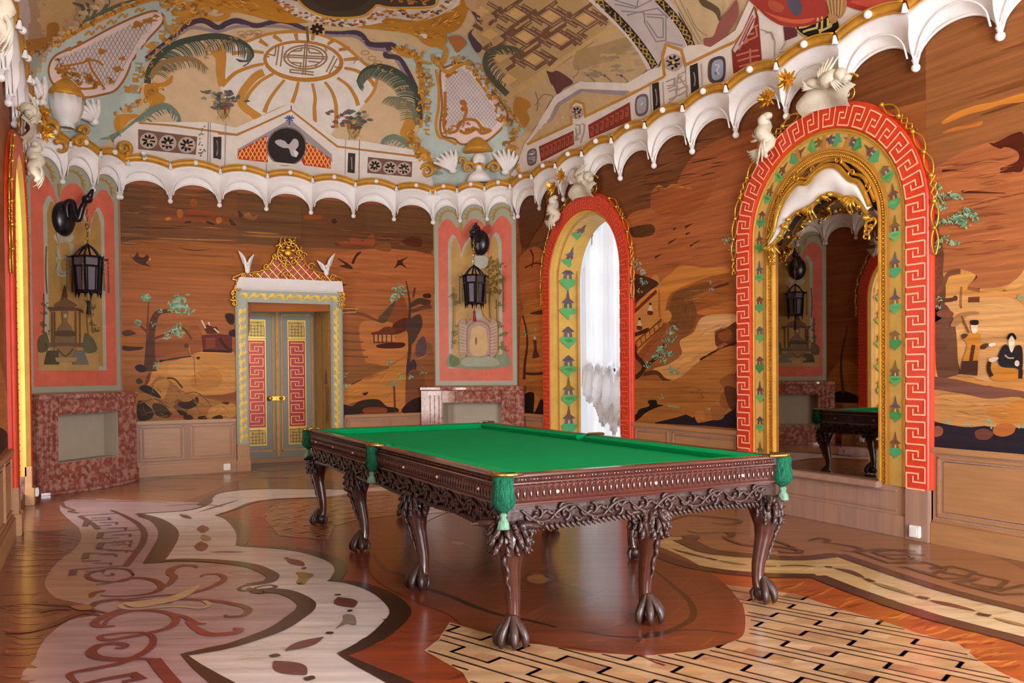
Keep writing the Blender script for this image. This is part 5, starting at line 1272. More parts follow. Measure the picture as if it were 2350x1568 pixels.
Fq.make('parquet_marquetry', PARQ, floor)

# ------------------------------------------------------------------ marquetry pictures on the walls
GR = ['7fae94', '8dbba2', '6f9f86', 'a5c4ac', '5f8f78']
def clouds(P, st, cols, r):
    for i, q in enumerate(pts(st)): P.blob(q[0], q[1], r * (1.3 if i % 2 else 1), r * .6, cols[i % len(cols)], 3)
P = Paint(*S_B, .0012, .00002)
P.at(0, 0, 1)
# tone of the sky boards, then the lighter ground
P.poly('262,420 1000,480 1000,575 800,572 560,560 420,565 262,560', '6f4a2c', False); P.poly('343,430 545,440 545,560 343,545', '7a4c2a', False); P.poly('690,470 840,480 840,560 690,552', '6c4426', False)
P.poly('262,560 560,562 800,575 1000,580 1000,700 262,700', 'a2622f', True); P.poly('262,640 540,640 540,830 262,830', 'a9673a', True); P.poly('780,640 1000,600 1000,900 780,900', 'ad693c', True)
P.poly('262,820 540,800 540,900 262,900', 'a0623a', True)
for a, b, y, c in ((275, 335, 556, 'b07a48'), (360, 540, 547, 'a87444'), (350, 470, 552, 'a06c40'), (560, 640, 532, 'a8713f'), (555, 690, 540, '9c6838'), (700, 980, 560, '8a5630'), (790, 990, 532, '5a351c'), (280, 420, 520, '52341e'), (560, 700, 508, '5a3a20'), (430, 540, 585, '8a5832')):
    P.line([(a, y), ((a + b) / 2, y + 3), (b, y + 5)], .022, c, taper=(.2, 1, .2))
P.at(380, 330, 5.875)
P.poly('0,1000 60,960 150,980 140,900 190,870 240,900 280,950 320,860 330,780 370,740 420,790 430,860 500,900 560,880 640,900 690,960 700,1000 760,980 860,990 870,1050 760,1080 700,1090 640,1060 560,1040 500,1085 440,1040 300,1050 240,1060 160,1030 40,1040', '8a4722', True)
for q, c in (('150,930 190,880 235,930 220,990 170,990', 'b06a28'), ('330,770 380,740 430,780 420,830 350,840', 'a05426'), ('680,1010 740,990 760,1040 700,1080', 'b87430'), ('860,1010 960,1100 880,1090', '4a2c18'), ('0,1000 60,985 70,1020 10,1040', 'b4702e'), ('270,1050 340,1040 330,1070 250,1070', '4c2814'), ('560,1040 660,1080 640,1095 560,1070', '46260f'), ('1060,950 1130,930 1180,990 1240,960 1200,1030 1080,1000', '96602f'), ('1880,960 2080,960 2100,1010 1900,1020', '94491f'), ('980,900 1040,960 1000,1000', '4a2818')): P.poly(q, c)
P.at(760, 330, 5.875)
for q, c in (('60,1380 100,1330 220,1330 230,1280 300,1260 340,1300 380,1260 500,1210 570,1240 570,1380 520,1385 400,1350 300,1390 200,1370', '9a4e28'), ('220,1300 280,1260 330,1290 290,1360 250,1350', 'a8683c'), ('600,1350 700,1330 800,1340 790,1410 690,1430 620,1400', '8c4a24'), ('940,1340 1020,1290 1080,1260 1160,1290 1200,1340 1160,1390 1080,1390 1030,1360', '5c2412'), ('0,1030 50,1010 80,1060 30,1080', '4a2410'), ('500,1205 570,1240 540,1220', 'b86030')): P.poly(q, c)
# left of the door
P.at(0, 400, 3.137)
P.poly('935,580 960,600 990,560 1000,590 1030,600 1060,580 1075,610 1050,640 1090,665 1020,650 970,625', '4c2a16'); P.ell(1078, 612, 8, 8, 'c4a088')
P.poly('870,1140 920,1120 975,1140 960,1160 1010,1200 1020,1250 960,1245 870,1245', 'b06c30', True); P.poly('870,1140 925,1120 980,1145 950,1160 905,1165', '5c3a22'); P.poly('872,1235 940,1240 1030,1245 1010,1265 940,1275 872,1262', '482a18')
P.poly('870,1280 1060,1260 1060,1450 870,1450', 'a86e40', False); P.poly('1080,1210 1380,1190 1400,1260 1240,1290 1100,1330', '93562f'); P.poly('1330,1140 1420,1090 1460,1180 1440,1280 1360,1300', '96582f')
P.poly('1120,1380 1180,1350 1330,1330 1400,1290 1500,1275 1640,1290 1690,1300 1690,1568 1100,1568 1080,1480', 'cb9150', True); P.poly('1230,1360 1400,1310 1420,1430 1300,1480 1220,1440', 'd09a5c'); P.poly('1400,1440 1560,1400 1600,1500 1480,1560 1380,1530', 'bd8344')
P.hatch('1120,1390 1330,1345 1500,1285 1690,1300 1690,1560 1100,1560', ['a8702f', 'ddaa68', 'b57c3c', '8a5626'], 46, 110, .012, 3, .25); P.hatch('870,1000 1690,900 1690,1260 870,1120', ['8a502a', 'b8763e', '774224'], 40, 160, .012, 5, 0, .06)
P.hatch('262,30 1690,140 1690,560 870,560', ['51321c', '8c5c34', 'a8743f', '462a16'], 60, 220, .02, 6, .05, .05)
P.line('1395,1300 1400,1400 1410,1520', .012, 'a06a34'); P.line('1120,1350 1240,1330 1380,1310', .018, '4a3020')
P.line('1082,1420 1080,1300 1085,1160 1100,1080 1120,1020 1160,990 1240,985', .16, '5a3a28', taper=(1, .55, .2)); P.line('1060,1180 1062,1080 1070,920', .035, '7a4326', taper=(1, .4)); P.line('1070,1150 1030,1110 1000,1080', .03, '7a4326'); P.line('1100,1190 1160,1165 1220,1150 1300,1110 1340,1130 1380,1190', .03, '6a3c24'); P.line('1360,1230 1370,1290 1400,1340', .015, 'b87a50')
P.poly('970,1390 1000,1370 1040,1380 1050,1420 1000,1425', '32271e'); P.poly('980,1480 1010,1470 1030,1500 990,1510', '4a3524'); P.ell(1342, 1236, 18, 18, '5c3a34'); P.poly('1140,1340 1180,1335 1170,1350 1145,1355', '3a281c'); P.poly('1410,1320 1440,1315 1430,1335', '3a281c')
P.tuft('1045,890 1030,885 1075,900', 42, GR, 2, 14); P.tuft('1260,920 1310,890 1300,950 1340,980 1280,980 1250,950', 55, GR, 4, 16); P.tuft('1150,980 1110,1080 985,1060 1000,1075', 28, GR, 5, 12); P.tuft('1250,1130 1280,1100 1210,1160 1290,1150', 42, GR, 6, 12); P.tuft('1110,1390 1130,1360', 26, GR, 6, 8)
P.poly('1450,1160 1560,1150 1670,1160 1670,1270 1460,1270', '6a2a20', False); P.poly('1480,1180 1550,1175 1550,1250 1480,1255', '84402a', False); P.line('1460,1272 1670,1276', .03, '2e1c18', False); P.line('1580,1180 1620,1240 1670,1270', .04, '3e2418')
P.poly('1470,1100 1500,1085 1530,1100 1560,1100 1570,1140 1500,1150 1480,1130', '5a241c'); P.line('1450,1050 1480,1110', .02, 'd8c8b8'); P.line('1500,1065 1510,1090', .02, 'd8c8b8'); P.line('1540,1110 1575,1140', .02, 'd8c8b8'); P.poly('1620,1010 1680,1010 1680,1080 1640,1070', '3a2016'); P.poly('1650,1130 1690,1120 1690,1170 1650,1160', '3a2016')
# rocks at the foot (other crop)
P.at(0, 850, 3.917)
P.poly('1235,230 1310,200 1360,120 1420,60 1500,70 1560,120 1650,190 1760,220 1900,260 2100,320 2100,430 1235,445', 'a2713f', True); P.poly('1380,130 1470,80 1520,110 1480,240 1440,250', 'c08a48'); P.poly('1900,330 2100,300 2100,420 1880,430', 'c08a4a'); P.poly('1600,260 1700,330 1640,400 1560,330', '7a5230')
for q, c in (('1250,160 1300,130 1370,160 1440,230 1430,250 1300,200', '2a241a'), ('1240,280 1320,300 1380,380 1350,440 1240,440', '362416'), ('1370,310 1440,300 1500,340 1540,400 1490,430 1400,400', '4a3420'), ('1600,290 1700,280 1770,240 1780,300 1700,350 1620,330', '3a2818'), ('1590,360 1650,370 1740,430 1660,440', '33200f'), ('1780,420 1840,410 1860,440 1790,440', '2c1c10'), ('1470,390 1530,380 1550,410 1490,420', '2c1c10'), ('1900,430 1980,400 2000,440', '3a2414'), ('1990,290 2060,285 2040,310', '4a3018'), ('1540,400 1640,405 1640,425 1540,425', 'a0502a'), ('1320,60 1350,20 1340,100 1300,140', '70401f')): P.poly(q, c)
P.line('1500,70 1570,80 1640,160', .02, '4a3018'); P.line('1240,300 1400,260 1500,330', .02, '7a5a34'); P.line('1660,210 1760,200 1850,260 1900,330', .014, '7a542c')
P.hatch('1235,230 1500,80 1900,260 2100,320 2100,430 1235,445', ['6e4a26', 'cf9a58', '50341c', '8a5a2c'], 90, 90, .014, 4, .4, .9)
# right of the door
P.at(500, 500, 2.613)
P.poly('745,560 860,600 930,640 850,640 860,760 880,850 940,880 900,890 745,900', 'a06236', False); P.poly('745,640 850,650 860,850 745,860', '966038', False); P.poly('850,640 1000,620 1140,700 1140,800 1050,870 940,895 880,850', 'bd7842', True)
P.poly('745,990 900,960 1020,900 1140,860 1150,1150 1020,1140 930,1090 840,1100 745,1120', 'c0803f', True); P.poly('745,890 880,870 1000,890 1020,905 900,950 800,995 745,985', '8c5e34', True); P.poly('1140,870 1280,760 1280,1170 1140,1150', '8e5a38', True)
P.poly('700,60 1280,100 1280,215 900,200 700,170', '6c4224', False); P.poly('720,215 1270,220 1270,480 745,470', 'b0683a', True); P.poly('1140,470 1280,480 1280,560 1180,545', 'a4653a')
P.hatch('745,990 1020,905 1140,865 1270,760 1270,1150 1020,1130 745,1110', ['8f5a2a', 'd49c5c', '6e4422', 'a8703a'], 70, 90, .014, 7, -.4, .5); P.hatch('850,640 1130,600 1140,800 1050,870 900,880', ['a8642f', 'd08c54'], 24, 80, .01, 8, .2); P.hatch('720,220 1270,220 1270,470 745,470', ['8f4f28', 'c2804a', '7c4424'], 50, 150, .012, 9, 0, .06); P.hatch('700,60 1270,100 1270,210 700,170', ['4a2c18', '94603a'], 40, 120, .018, 10, 0.05, .05); P.hatch('960,600 1100,460 1140,600 1060,720', ['5e2e18', 'b06a3a'], 20, 60, .012, 11, -.9)
P.poly('720,150 770,140 790,160 790,120 840,125 870,140 930,95 935,175 880,165 800,170 740,170', '91492a'); P.poly('1100,145 1160,115 1220,130 1215,175 1160,170', '5a2814'); P.poly('940,170 1030,155 1030,200 960,195', '87502c')
for q in ('800,270 830,215 860,205 830,240 815,275', '715,245 745,255 800,290 800,308 725,290 760,280', '1070,220 1080,255 1140,235 1105,265 1130,300 1090,285 1055,305 1075,265', '740,385 755,400 775,395 755,410 735,405'): P.poly(q, '45200e')
P.poly('745,540 800,535 830,540 825,560 900,580 960,610 1000,570 1040,560 1010,625 960,625 860,590 745,575', '7e4a28'); P.line('745,545 840,545', .02, 'c89a62', False); P.line('745,570 830,565', .02, 'c89a62', False)
P.poly('960,600 1010,560 1060,500 1100,460 1130,520 1140,600 1120,680 1060,720 1060,640', '8f4f2a', True); P.poly('960,610 1060,500 1040,570 1000,630', '5e4a30'); P.poly('1060,680 1130,660 1140,690 1080,730', 'b5713a'); P.poly('1050,640 1130,600 1150,660 1060,700', '5c2a18')
P.poly('920,690 960,680 1000,655 1050,660 1060,700 1000,700 930,705', '6e3520'); P.poly('930,700 1060,705 1060,750 935,750', 'b98a58', False); 
for x in (935, 960, 985, 1010, 1040): P.line('%d,700 %d,752' % (x, x), .02, '6a3018', False)
P.line('930,748 1065,750', .02, '6a3018', False); P.poly('960,760 1110,748 1100,780 970,782', '4a1c14')
P.line('1145,1120 1140,1000 1138,900 1150,780 1145,640 1150,520 1128,380', .05, '4e3428', taper=(1.2, 1, .3)); P.line('1150,530 1210,500 1270,520', .1, '55382a', taper=(.6, 1.3)); P.line('1160,560 1230,540 1280,535', .06, '6a4430'); P.poly('1120,640 1160,600 1210,580 1225,640 1200,700 1160,760 1140,700', '4e3a34'); P.line('1170,480 1180,420', .03, '5a3a28'); P.poly('1230,460 1270,455 1275,480 1235,480', '3c2416')
P.poly('1190,760 1230,710 1250,760 1240,820 1190,830', '5e4c54'); P.poly('1130,900 1170,850 1190,880 1180,920 1140,925', '453444'); P.poly('1140,930 1230,940 1230,1140 1130,1150', '7c4c34'); P.poly('1150,1100 1225,1080 1222,1170 1100,1165', '2e1a14')
P.tuft('1080,420 1060,470 1100,450 1040,490', 36, GR, 8, 12); P.tuft('1090,950 1040,1000 1060,990 1150,960 1225,930 1025,875 770,1010 755,940', 24, GR, 9, 10); P.line('1055,1010 1060,1140', .03, '6a3a24')
P.poly('745,1120 800,1130 860,1095 960,1090 1010,1130 1070,1140 1070,1165 900,1170 745,1180', '33201a', True); P.poly('880,1140 1000,1140 1000,1170 880,1170', '8a4a24'); P.poly('865,1055 900,1045 885,1065', '33201a'); P.line('800,1000 860,970', .015, '5a3a24')
for a, b, y in ((750, 850, 690), (745, 870, 740), (750, 880, 790), (750, 900, 830)): P.line([(a, y), (b, y + 6)], .02, '7a4a28', False)
P.make('marquetry_picture', MARQ, wall_back)

P = Paint(*S_R, .0012, .00002); P.cut = .1
P.at(0, 0, 1)
# sky boards and ground tones over the whole long wall
P.poly('1196,470 1500,330 1750,240 2125,60 2125,230 1760,330 1700,420 1500,540 1196,600', '7c4c2c', False); P.poly('2125,60 2350,-60 2350,330 2125,420', '96623c', False)
P.poly('1196,590 1450,540 1560,470 1720,400 1720,620 1560,640 1196,700', 'a8613a', True); P.poly('2110,420 2350,330 2350,640 2110,680', 'b06c46', True); P.poly('1600,350 1740,300 1740,420 1560,450', 'a8633e', True)
rg = random.Random(21)
for k in range(44):
    u = rg.uniform(1.8, 9.9); z = rg.uniform(2.2, 3.75); w = rg.uniform(.2, .9); q = [(u, z), (u + w / 2, z + rg.uniform(-.02, .02)), (u + w, z + rg.uniform(-.02, .03))]
    if 4.0 < u < 6.3 or 4.0 < u + w < 6.3 or 8.1 < u < 10.1: continue
    P.uvline(cr(q, 5), rg.uniform(.008, .03), rg.choice(['6a4024', '9c6838', 'a2703f', '6e4226', '7e4e2c']), taper=(.1, 1, .1))
P.at(1600, 0, 3.133)
P.poly('1760,880 1840,820 2000,760 2150,730 2350,670 2350,730 2200,750 2080,790 1960,820 1860,860 1780,890', 'cd8638', True); P.poly('1760,960 1840,920 1950,900 2050,870 2040,900 1960,920 1860,940', 'c67c34')
P.poly('2120,1040 2200,1000 2280,960 2350,970 2350,1200 2300,1240 2230,1210 2180,1210 2300,1160 2310,1100 2240,1060 2160,1060', '542418', True); P.line('2350,1180 2280,1220 2180,1230', .03, '542418'); P.poly('2100,1030 2200,1040 2180,1070', '542418')
for a in ((1760, 1230, 1870, 1220), (1900, 1380, 2220, 1390)): P.line([(a[0], a[1]), (a[2], a[3])], .02, '55281a', False, taper=(1, .2))
# between the arches
P.at(1400, 400, 2.613)
P.poly('110,250 300,190 480,140 700,100 740,330 720,560 620,550 430,545 300,640 200,600 110,420', 'b0683e', True)
P.line('270,230 250,200 250,150 255,110 290,75 330,90 370,70 430,75 440,95 480,85 520,105', .035, 'c8813f', taper=(.6, 1, .5)); P.poly('270,230 245,180 255,100 320,90 420,80 480,90 560,60 640,40 560,180 400,260', 'a55c34', True)
P.poly('110,330 250,300 260,360 150,380', '5e3a22'); 
for a in ('450,320 495,295', '455,360 480,350', '350,415 400,385', '480,430 540,395', '270,500 310,480', '380,330 400,322'): P.line(a, .03, '55281a', False, taper=(1, .2))
P.poly('300,650 360,600 430,545 560,560 710,560 700,600 610,610 540,650 440,690 360,720 330,850 370,860 340,890 300,860 290,700', 'cb8540', True); P.poly('390,700 500,650 620,610 750,600 750,760 640,790 520,830 400,850 360,760', 'a2622e', True)
P.poly('430,690 560,650 680,640 600,690 500,750 520,820 490,940 410,960 350,880 360,780 380,720', '7c4f2c', True); P.poly('520,830 620,790 750,760 750,850 600,850', 'bd7236')
P.poly('620,660 750,640 750,700 620,720', 'a05c30'); P.poly('350,1140 430,1080 420,1000 500,950 540,870 620,840 750,840 750,900 640,920 630,1000 640,1050 560,1110 510,1200 430,1230 330,1230 260,1170', 'd49c5e', True); P.poly('540,870 640,840 750,850 750,900 650,930 560,960', 'd8a878')
P.poly('630,980 650,930 700,920 760,890 760,1010 720,1030 690,1010 640,1030', '6a3a20', True); P.poly('650,960 720,930 730,990 670,1000', '8a4e28'); P.line('540,1115 620,1070 700,1035 755,1010', .03, '3c2014')
P.hatch('350,1140 500,950 620,840 750,840 750,1000 560,1110 430,1230 260,1170', ['b87c3c', 'e2b074', 'a06830'], 60, 110, .012, 21, -.3, .3); P.hatch('360,700 560,650 750,600 750,820 520,830 360,760', ['8a5228', 'b87440', '70401f'], 60, 120, .014, 22, -.15, .2); P.hatch('110,1250 750,1210 750,1470 110,1470', ['85521f', 'c08a4a', '6e4420', 'a06830'], 110, 120, .012, 23, -.03, .12)
P.hatch('430,690 600,650 500,750 490,940 410,950 350,880', ['5c3a20', '94623a'], 36, 60, .016, 24, 1.2, .8); P.hatch('110,250 700,100 740,330 600,540 300,640 110,420', ['96522c', 'c07c4c', '8a4a28'], 60, 150, .012, 25, -.12, .08); P.hatch('110,-100 740,-260 740,90 480,130 110,240', ['4c2e1a', '8c5c34', '3c2414'], 60, 180, .02, 26, -.2, .06)
P.poly('110,900 250,620 300,650 290,800 300,870 200,1060 110,1000', 'c68a4a', True); P.poly('170,600 290,650 240,700 110,790 110,620', '4e2c20', True); P.line('110,860 280,700', .045, '7a2c18', False); P.line('110,880 285,720', .02, 'c99258', False)
P.poly('150,1050 160,1010 330,870 300,930 200,1060 160,1090', 'c08244', False); P.line('150,1060 330,900', .02, '7c3c20', False); P.line('140,1020 310,870', .02, '7c3c20', False)
for k in range(6): P.line('%d,%d %d,%d' % (160 + 26 * k, 1010 - 24 * k, 166 + 26 * k, 1052 - 26 * k), .018, '7c3c20', False)
P.poly('150,1100 330,900 320,960 230,1050 180,1130', '93542c'); P.ell(345, 850, 26, 36, 'c98c48'); P.line('295,690 300,860', .02, 'a8602c', False)
for x, y in ((178, 890), (243, 800)): P.poly([(x - 12, y + 30), (x - 9, y), (x, y - 22), (x + 9, y), (x + 14, y + 30)], 'd8c4a8'); P.ell(x, y - 22, 8, 8, '2c1a14'); P.poly([(x - 14, y + 20), (x + 16, y + 24), (x + 10, y + 44), (x - 16, y + 40)], '6a2a1c')
P.poly('110,930 150,950 230,920 220,950 140,980 110,1010', '4a2418')
P.line('110,980 150,1030 160,1090 200,1140 190,1190 120,1240', .06, '402418', taper=(.6, 1, 1)); P.line('190,1180 230,1140 290,1090 330,1010', .05, '402418', taper=(1.2, .4)); P.line('200,1200 280,1190 330,1235 380,1250', .05, '5e3820'); P.poly('110,1230 160,1220 150,1250 110,1255', '2a1810'); P.poly('110,1080 150,1100 140,1180 110,1180', 'bd8248')
P.tuft('160,530 180,560 195,590 130,620 120,640', 30, ['a9b8a4', '93a894', 'c0c4b0'], 3, 10); P.tuft('190,640 205,655', 24, GR, 3, 10); P.tuft('130,690 180,700 130,740 145,750 120,790', 18, ['a9c0b0', 'c4ccc0'], 4, 8)
P.tuft('390,920 360,950 340,1000 320,1040 380,990 300,1050 310,1080 360,1080 330,1120 270,1090 370,1160 385,1190 230,1150', 30, GR, 7, 12); P.tuft('715,385 700,400 730,430 740,460', 24, ['a0b8a4', 'b8c8b4'], 3, 10); P.tuft('605,650 615,690', 18, ['8a98a4', 'a0b0b4'], 3, 9); P.line('630,680 715,655', .02, '5a2a18', False)
P.poly('110,1250 250,1240 450,1250 700,1200 750,1200 750,1470 110,1480', 'a56a34', True); P.poly('200,1240 400,1230 560,1110 750,1030 750,1200 500,1260 300,1290', 'ae7038', True)
for a, b, y in ((130, 480, 1290), (180, 600, 1320), (120, 420, 1350), (260, 640, 1370), (560, 740, 1120), (540, 740, 1160), (570, 740, 1090), (600, 745, 1230)): P.line([(a, y), (b, y - 8)], .016, '7c4a22', False, taper=(.3, 1, .3))
for q in ('660,1240 720,1200 760,1210 760,1300 700,1290', '670,1320 720,1300 730,1380 690,1420 665,1380', '610,1410 650,1390 690,1410 680,1460 620,1465', '510,1430 560,1420 570,1470 530,1490'): P.poly(q, '8e5630')
P.poly('690,1280 760,1290 760,1400 720,1400', '5c3420')
P.poly('110,1430 160,1440 180,1410 240,1390 230,1360 280,1355 290,1380 325,1385 270,1405 220,1430 160,1480 110,1480', '1e1414', True); P.poly('270,1490 400,1460 460,1440 500,1460 540,1440 560,1490 640,1470 700,1440 760,1400 760,1525 600,1510 280,1495', '221a26', False)
for q, c in (('610,1400 650,1385 695,1410 680,1465 620,1470', '9a6036'), ('510,1430 560,1420 575,1470 530,1490', 'b4743e')): P.poly(q, c)
P.tuft('315,1330 310,1345', 16, GR, 3, 8); P.tuft('590,1405', 20, GR, 4, 8); P.line('350,1390 420,1398', .02, '8aa07c'); P.tuft('540,1330 520,1310', 36, ['8a5a28', '9c6c34'], 4, 10)
# left strip beside the curtained window
P.at(950, 450, 2.851)
P.poly('700,400 850,360 850,740 760,770 710,700', 'b4683a', True); P.poly('700,20 850,0 850,160 790,250 740,340 700,300', '643a20', True); P.poly('710,760 850,740 850,1480 710,1480', 'ba7438', True); P.line('765,350 785,400 775,470', .04, '5a2a18'); P.line('730,470 800,440 850,450', .025, '5a2a18'); P.poly('760,770 850,745 850,775', '4e2a18')
P.line('715,780 740,880 745,980 730,1100 725,1200', .09, '4a2a1c', taper=(.4, 1)); P.line('725,1160 780,1165 850,1160', .04, '4a2a1c'); P.poly('785,940 805,945 810,1010 825,1050 780,1060 790,1000', '5a3024'); P.ell(795, 930, 9, 12, 'd8c8b4'); P.tuft('730,900 780,880', 22, GR, 3, 9); P.poly('720,1310 790,1290 790,1420 850,1300 850,1440 720,1440', '22130f', True); P.poly('720,1240 850,1200 850,1330 790,1290', 'a5682f')
# the picture runs on towards the near window
P.fr = None
P.uvpoly(cr([(3.75, .72), (2.36, .72), (2.36, 1.5), (2.7, 1.75), (3.1, 1.7), (3.75, 1.9)], 4, True), 'c98f54'); P.uvpoly([(3.6, .72), (2.36, .72), (2.36, .92), (2.9, 1.0), (3.6, .95)], '2c2634')
P.uvline(cr([(2.65, .95), (2.7, 1.6), (2.6, 2.2), (2.8, 2.7)], 5), .08, '5f4032', taper=(1.2, .3)); P.tuft([(2.75, 2.7), (2.6, 2.5), (2.9, 2.45), (2.5, 2.75)], .13, GR, 6, 12)
# right of the mirror arch
P.at(2000, 350, 2.851)
P.poly('372,900 450,800 540,780 640,760 690,810 640,900 860,900 998,770 998,1568 372,1568', 'c98f54', True); P.poly('700,900 860,910 998,770 998,860 900,900', 'd3a166'); P.poly('372,1000 500,930 700,950 998,1000 998,1450 780,1500 600,1450 372,1460', 'd0a06c', True); P.poly('460,820 540,780 640,770 680,810 600,920 470,960 430,880', 'd09a58', True)
P.poly('372,640 560,680 800,660 998,640 998,780 860,880 640,880 700,810 560,760 440,800 372,820', 'ad6c46', True)
P.hatch('372,1000 700,950 998,900 998,1450 780,1490 372,1450', ['b8864e', 'e0b684', 'c4945c'], 80, 150, .010, 27, .05, .1); P.hatch('420,60 998,0 998,760 700,760 420,640', ['9a5a38', 'c8845a', '8c4e30'], 90, 200, .014, 28, -.1, .07); P.hatch('372,1460 600,1450 780,1500 998,1570 372,1568', ['5c3c34', '8c6454'], 20, 120, .012, 29, .1, .1)
P.line('420,400 400,480 395,560 410,680 400,800 420,900 410,1040 400,1180 385,1300', .17, '6b4a3c', taper=(.35, 1.1, 1)); P.line('400,1100 450,1040 480,1120 495,1250 500,1380 520,1470', .16, '6b4a3c', taper=(.4, 1.1, 1.2)); P.line('400,1220 440,1250 480,1300', .1, '63463a'); P.line('430,930 480,860 510,800 590,780', .035, '7a523c'); P.line('420,820 450,760 430,700 460,680', .03, '7a4a34'); P.line('450,970 530,965 560,950', .03, '5c3a30'); P.ell(556, 955, 16, 18, '5c3c34'); P.line('640,965 715,962', .04, '6a4030', False); P.line('595,880 590,1000 600,1010', .02, '9c6a44')
P.poly('440,1040 500,1030 545,1050 530,1080 480,1080 440,1070', '7c5040'); P.line('372,660 400,740 440,760', .03, '8a5040')
P.tuft('435,220 430,270 470,290 520,280 560,280 580,290 440,330 420,350 470,370 480,350', 36, GR, 10, 13); P.tuft('450,470 490,450 540,440 580,420 620,400 660,410 690,430 620,480 580,430 640,380 600,450', 40, GR, 11, 13); P.tuft('430,590 460,570 490,560 530,590 555,600 450,620 400,650 430,640', 32, GR, 12, 12); P.tuft('455,960 450,1010 980,940 990,960', 24, ['9ab8a0', '7fa88c'], 13, 10)
P.poly('530,1130 580,1060 680,1040 720,1055 640,1070 600,1110 560,1140', 'a57a52'); P.line('600,1070 650,1180', .016, '7a5030', False)
P.poly('640,1190 680,1180 725,1190 730,1240 770,1260 720,1290 700,1380 640,1370 610,1360 640,1260 600,1210', 'c8883c', True); P.line('680,1260 660,1380', .03, '5a3424', False); P.poly('605,1365 710,1362 705,1460 590,1450', '4e342c', False); P.poly('665,1125 685,1115 705,1125 705,1170 685,1185 668,1170', 'e0d4c4'); P.poly('660,1100 710,1100 708,1128 665,1128', '2a2020'); P.poly('598,1200 620,1185 645,1195 615,1220', '4e3a34'); P.poly('725,1265 755,1250 780,1255 755,1285 725,1285', '4e3a34'); P.poly('780,1255 815,1245 825,1260 790,1272', 'e0d4c4')
P.poly('840,1340 870,1270 900,1260 930,1310 960,1265 998,1280 998,1420 950,1410 860,1400', '2c2630', True); P.poly('912,1210 930,1200 945,1215 948,1260 930,1310 912,1270', 'e6dccc'); P.poly('900,1215 915,1185 945,1185 962,1215 950,1225 930,1200 910,1225', '261e20'); P.poly('790,1380 840,1400 900,1410 960,1420 990,1460 960,1490 850,1500 790,1470', 'c8873a', True); P.poly('780,1350 835,1340 840,1355 795,1375', 'e2d6c6'); P.ell(965, 1380, 16, 20, 'e2d6c6'); P.line('785,1370 780,1420 800,1465', .03, '3a2a24'); P.line('990,1420 985,1480', .03, '3a2a24'); P.line('885,1325 910,1345 945,1345', .01, 'b8a898')
# foreground bank and dark water on the right
P.at(1650, 650, 2.413)
P.poly('1163,520 1300,530 1380,545 1500,570 1700,600 1700,640 1500,640 1350,610 1163,590', '7a5248', True); P.poly('1163,595 1350,612 1500,640 1700,640 1700,800 1500,800 1300,790 1200,760 1163,700', 'c2905a', True); P.poly('1490,700 1600,670 1700,650 1700,760 1600,780 1540,770', 'c48444')
P.poly('1163,620 1190,660 1195,720 1170,780 1220,770 1290,785 1390,800 1480,790 1560,800 1700,800 1700,960 1163,912', '2c2634', False)
for q, c in (('1185,810 1220,790 1250,805 1245,840 1200,850', '8e5a44'), ('1430,820 1480,805 1530,830 1500,865 1440,860', '70443c'), ('1530,830 1540,790 1600,775 1650,790 1640,830 1580,850', 'b06c3c')): P.poly(q, c)
P.tuft('1510,770 1500,760 1520,790 1390,785 1280,770 1680,790', 22, ['8fb8a4', '7aa890'], 14, 10)
def in_arch(p):
    for c in (C1, C2, C3):
        d = abs(p.y - c)
        if d < .93 and (p.z < ZS or math.hypot(d, p.z - ZS) < .93): return True
    return False
P.hatch('1163,600 1350,615 1500,645 1680,645 1680,780 1300,780 1200,750', ['a87844', 'd4a474', '9a6a3a'], 50, 110, .012, 30, .1, .15)
P.drop(in_arch)
P.make('marquetry_picture', MARQ, wall_right)
# plainer marquetry on the walls seen only at the edge or in the mirror
P = Paint(*S_L, .0012, .00002); P.fr = None; rg = random.Random(5)
for u0, u1 in ((.1, .9), (2.4, 4.1), (6.25, 7.95), (10.1, 10.8)):
    P.uvpoly(cr([(u0, .75), (u1, .75), (u1, 1.2), ((u0 + u1) / 2, 1.5), (u0, 1.3)], 5, True), 'b87a40'); P.uvpoly(cr([(u0, .75), (u1, .75), (u1, .86), ((u0 + u1) / 2, .95), (u0, .84)], 5, True), '2a1a16')
    P.uvline(cr([((u0 + u1) / 2, .9), ((u0 + u1) / 2 + .05, 1.5), ((u0 + u1) / 2 - .1, 2.1)], 5), .07, '5a3624', taper=(1, .3))
P.make('marquetry_picture', MARQ, wall_left)

# ------------------------------------------------------------------ painted cove and ceiling
P = Paint(*S_C, .002, .000003); P.cut = 12; P.big = (45, .00035)
OC, BLU, LIL, PNK, WHT, DVI, TAN = 'b07a34', 'a3ada4', 'b3a7a2', 'cdb4aa', 'cdc1b6', '3e3038', 'b79a6e'
P.at(0, 0, 1)
P.poly('-40,-40 2400,-40 2400,60 2350,90 1700,360 1180,470 640,440 262,420 60,420 -40,300', 'c0a47c', False)
# left strip of cove over the left wall
P.poly('0,-20 330,-20 250,20 150,80 70,140 60,200 40,200 20,60', 'a88a6a', False); P.poly('90,-10 170,-10 160,80 110,110 95,60', 'bf9e6c'); P.poly('25,-10 60,-10 70,60 50,130 35,80', 'b8a8a4')
P.at(0, 0, 3.137)
for st in ('560,230 600,160 680,120 800,60 900,20 1000,-10', '620,150 640,60 620,20', '660,130 700,40 660,-10', '540,170 600,60 520,20', '720,100 780,20 760,-10'): P.line(st, 9, '5a5a44', taper=(.4, 1, .3))
P.poly('170,300 250,280 330,260 340,180 400,160 430,200 420,270 330,330 250,370 200,380', 'a4702e'); P.poly('90,130 140,100 140,160 110,190', '7a4a26'); P.poly('80,30 130,10 120,80 90,90', 'a8702e')
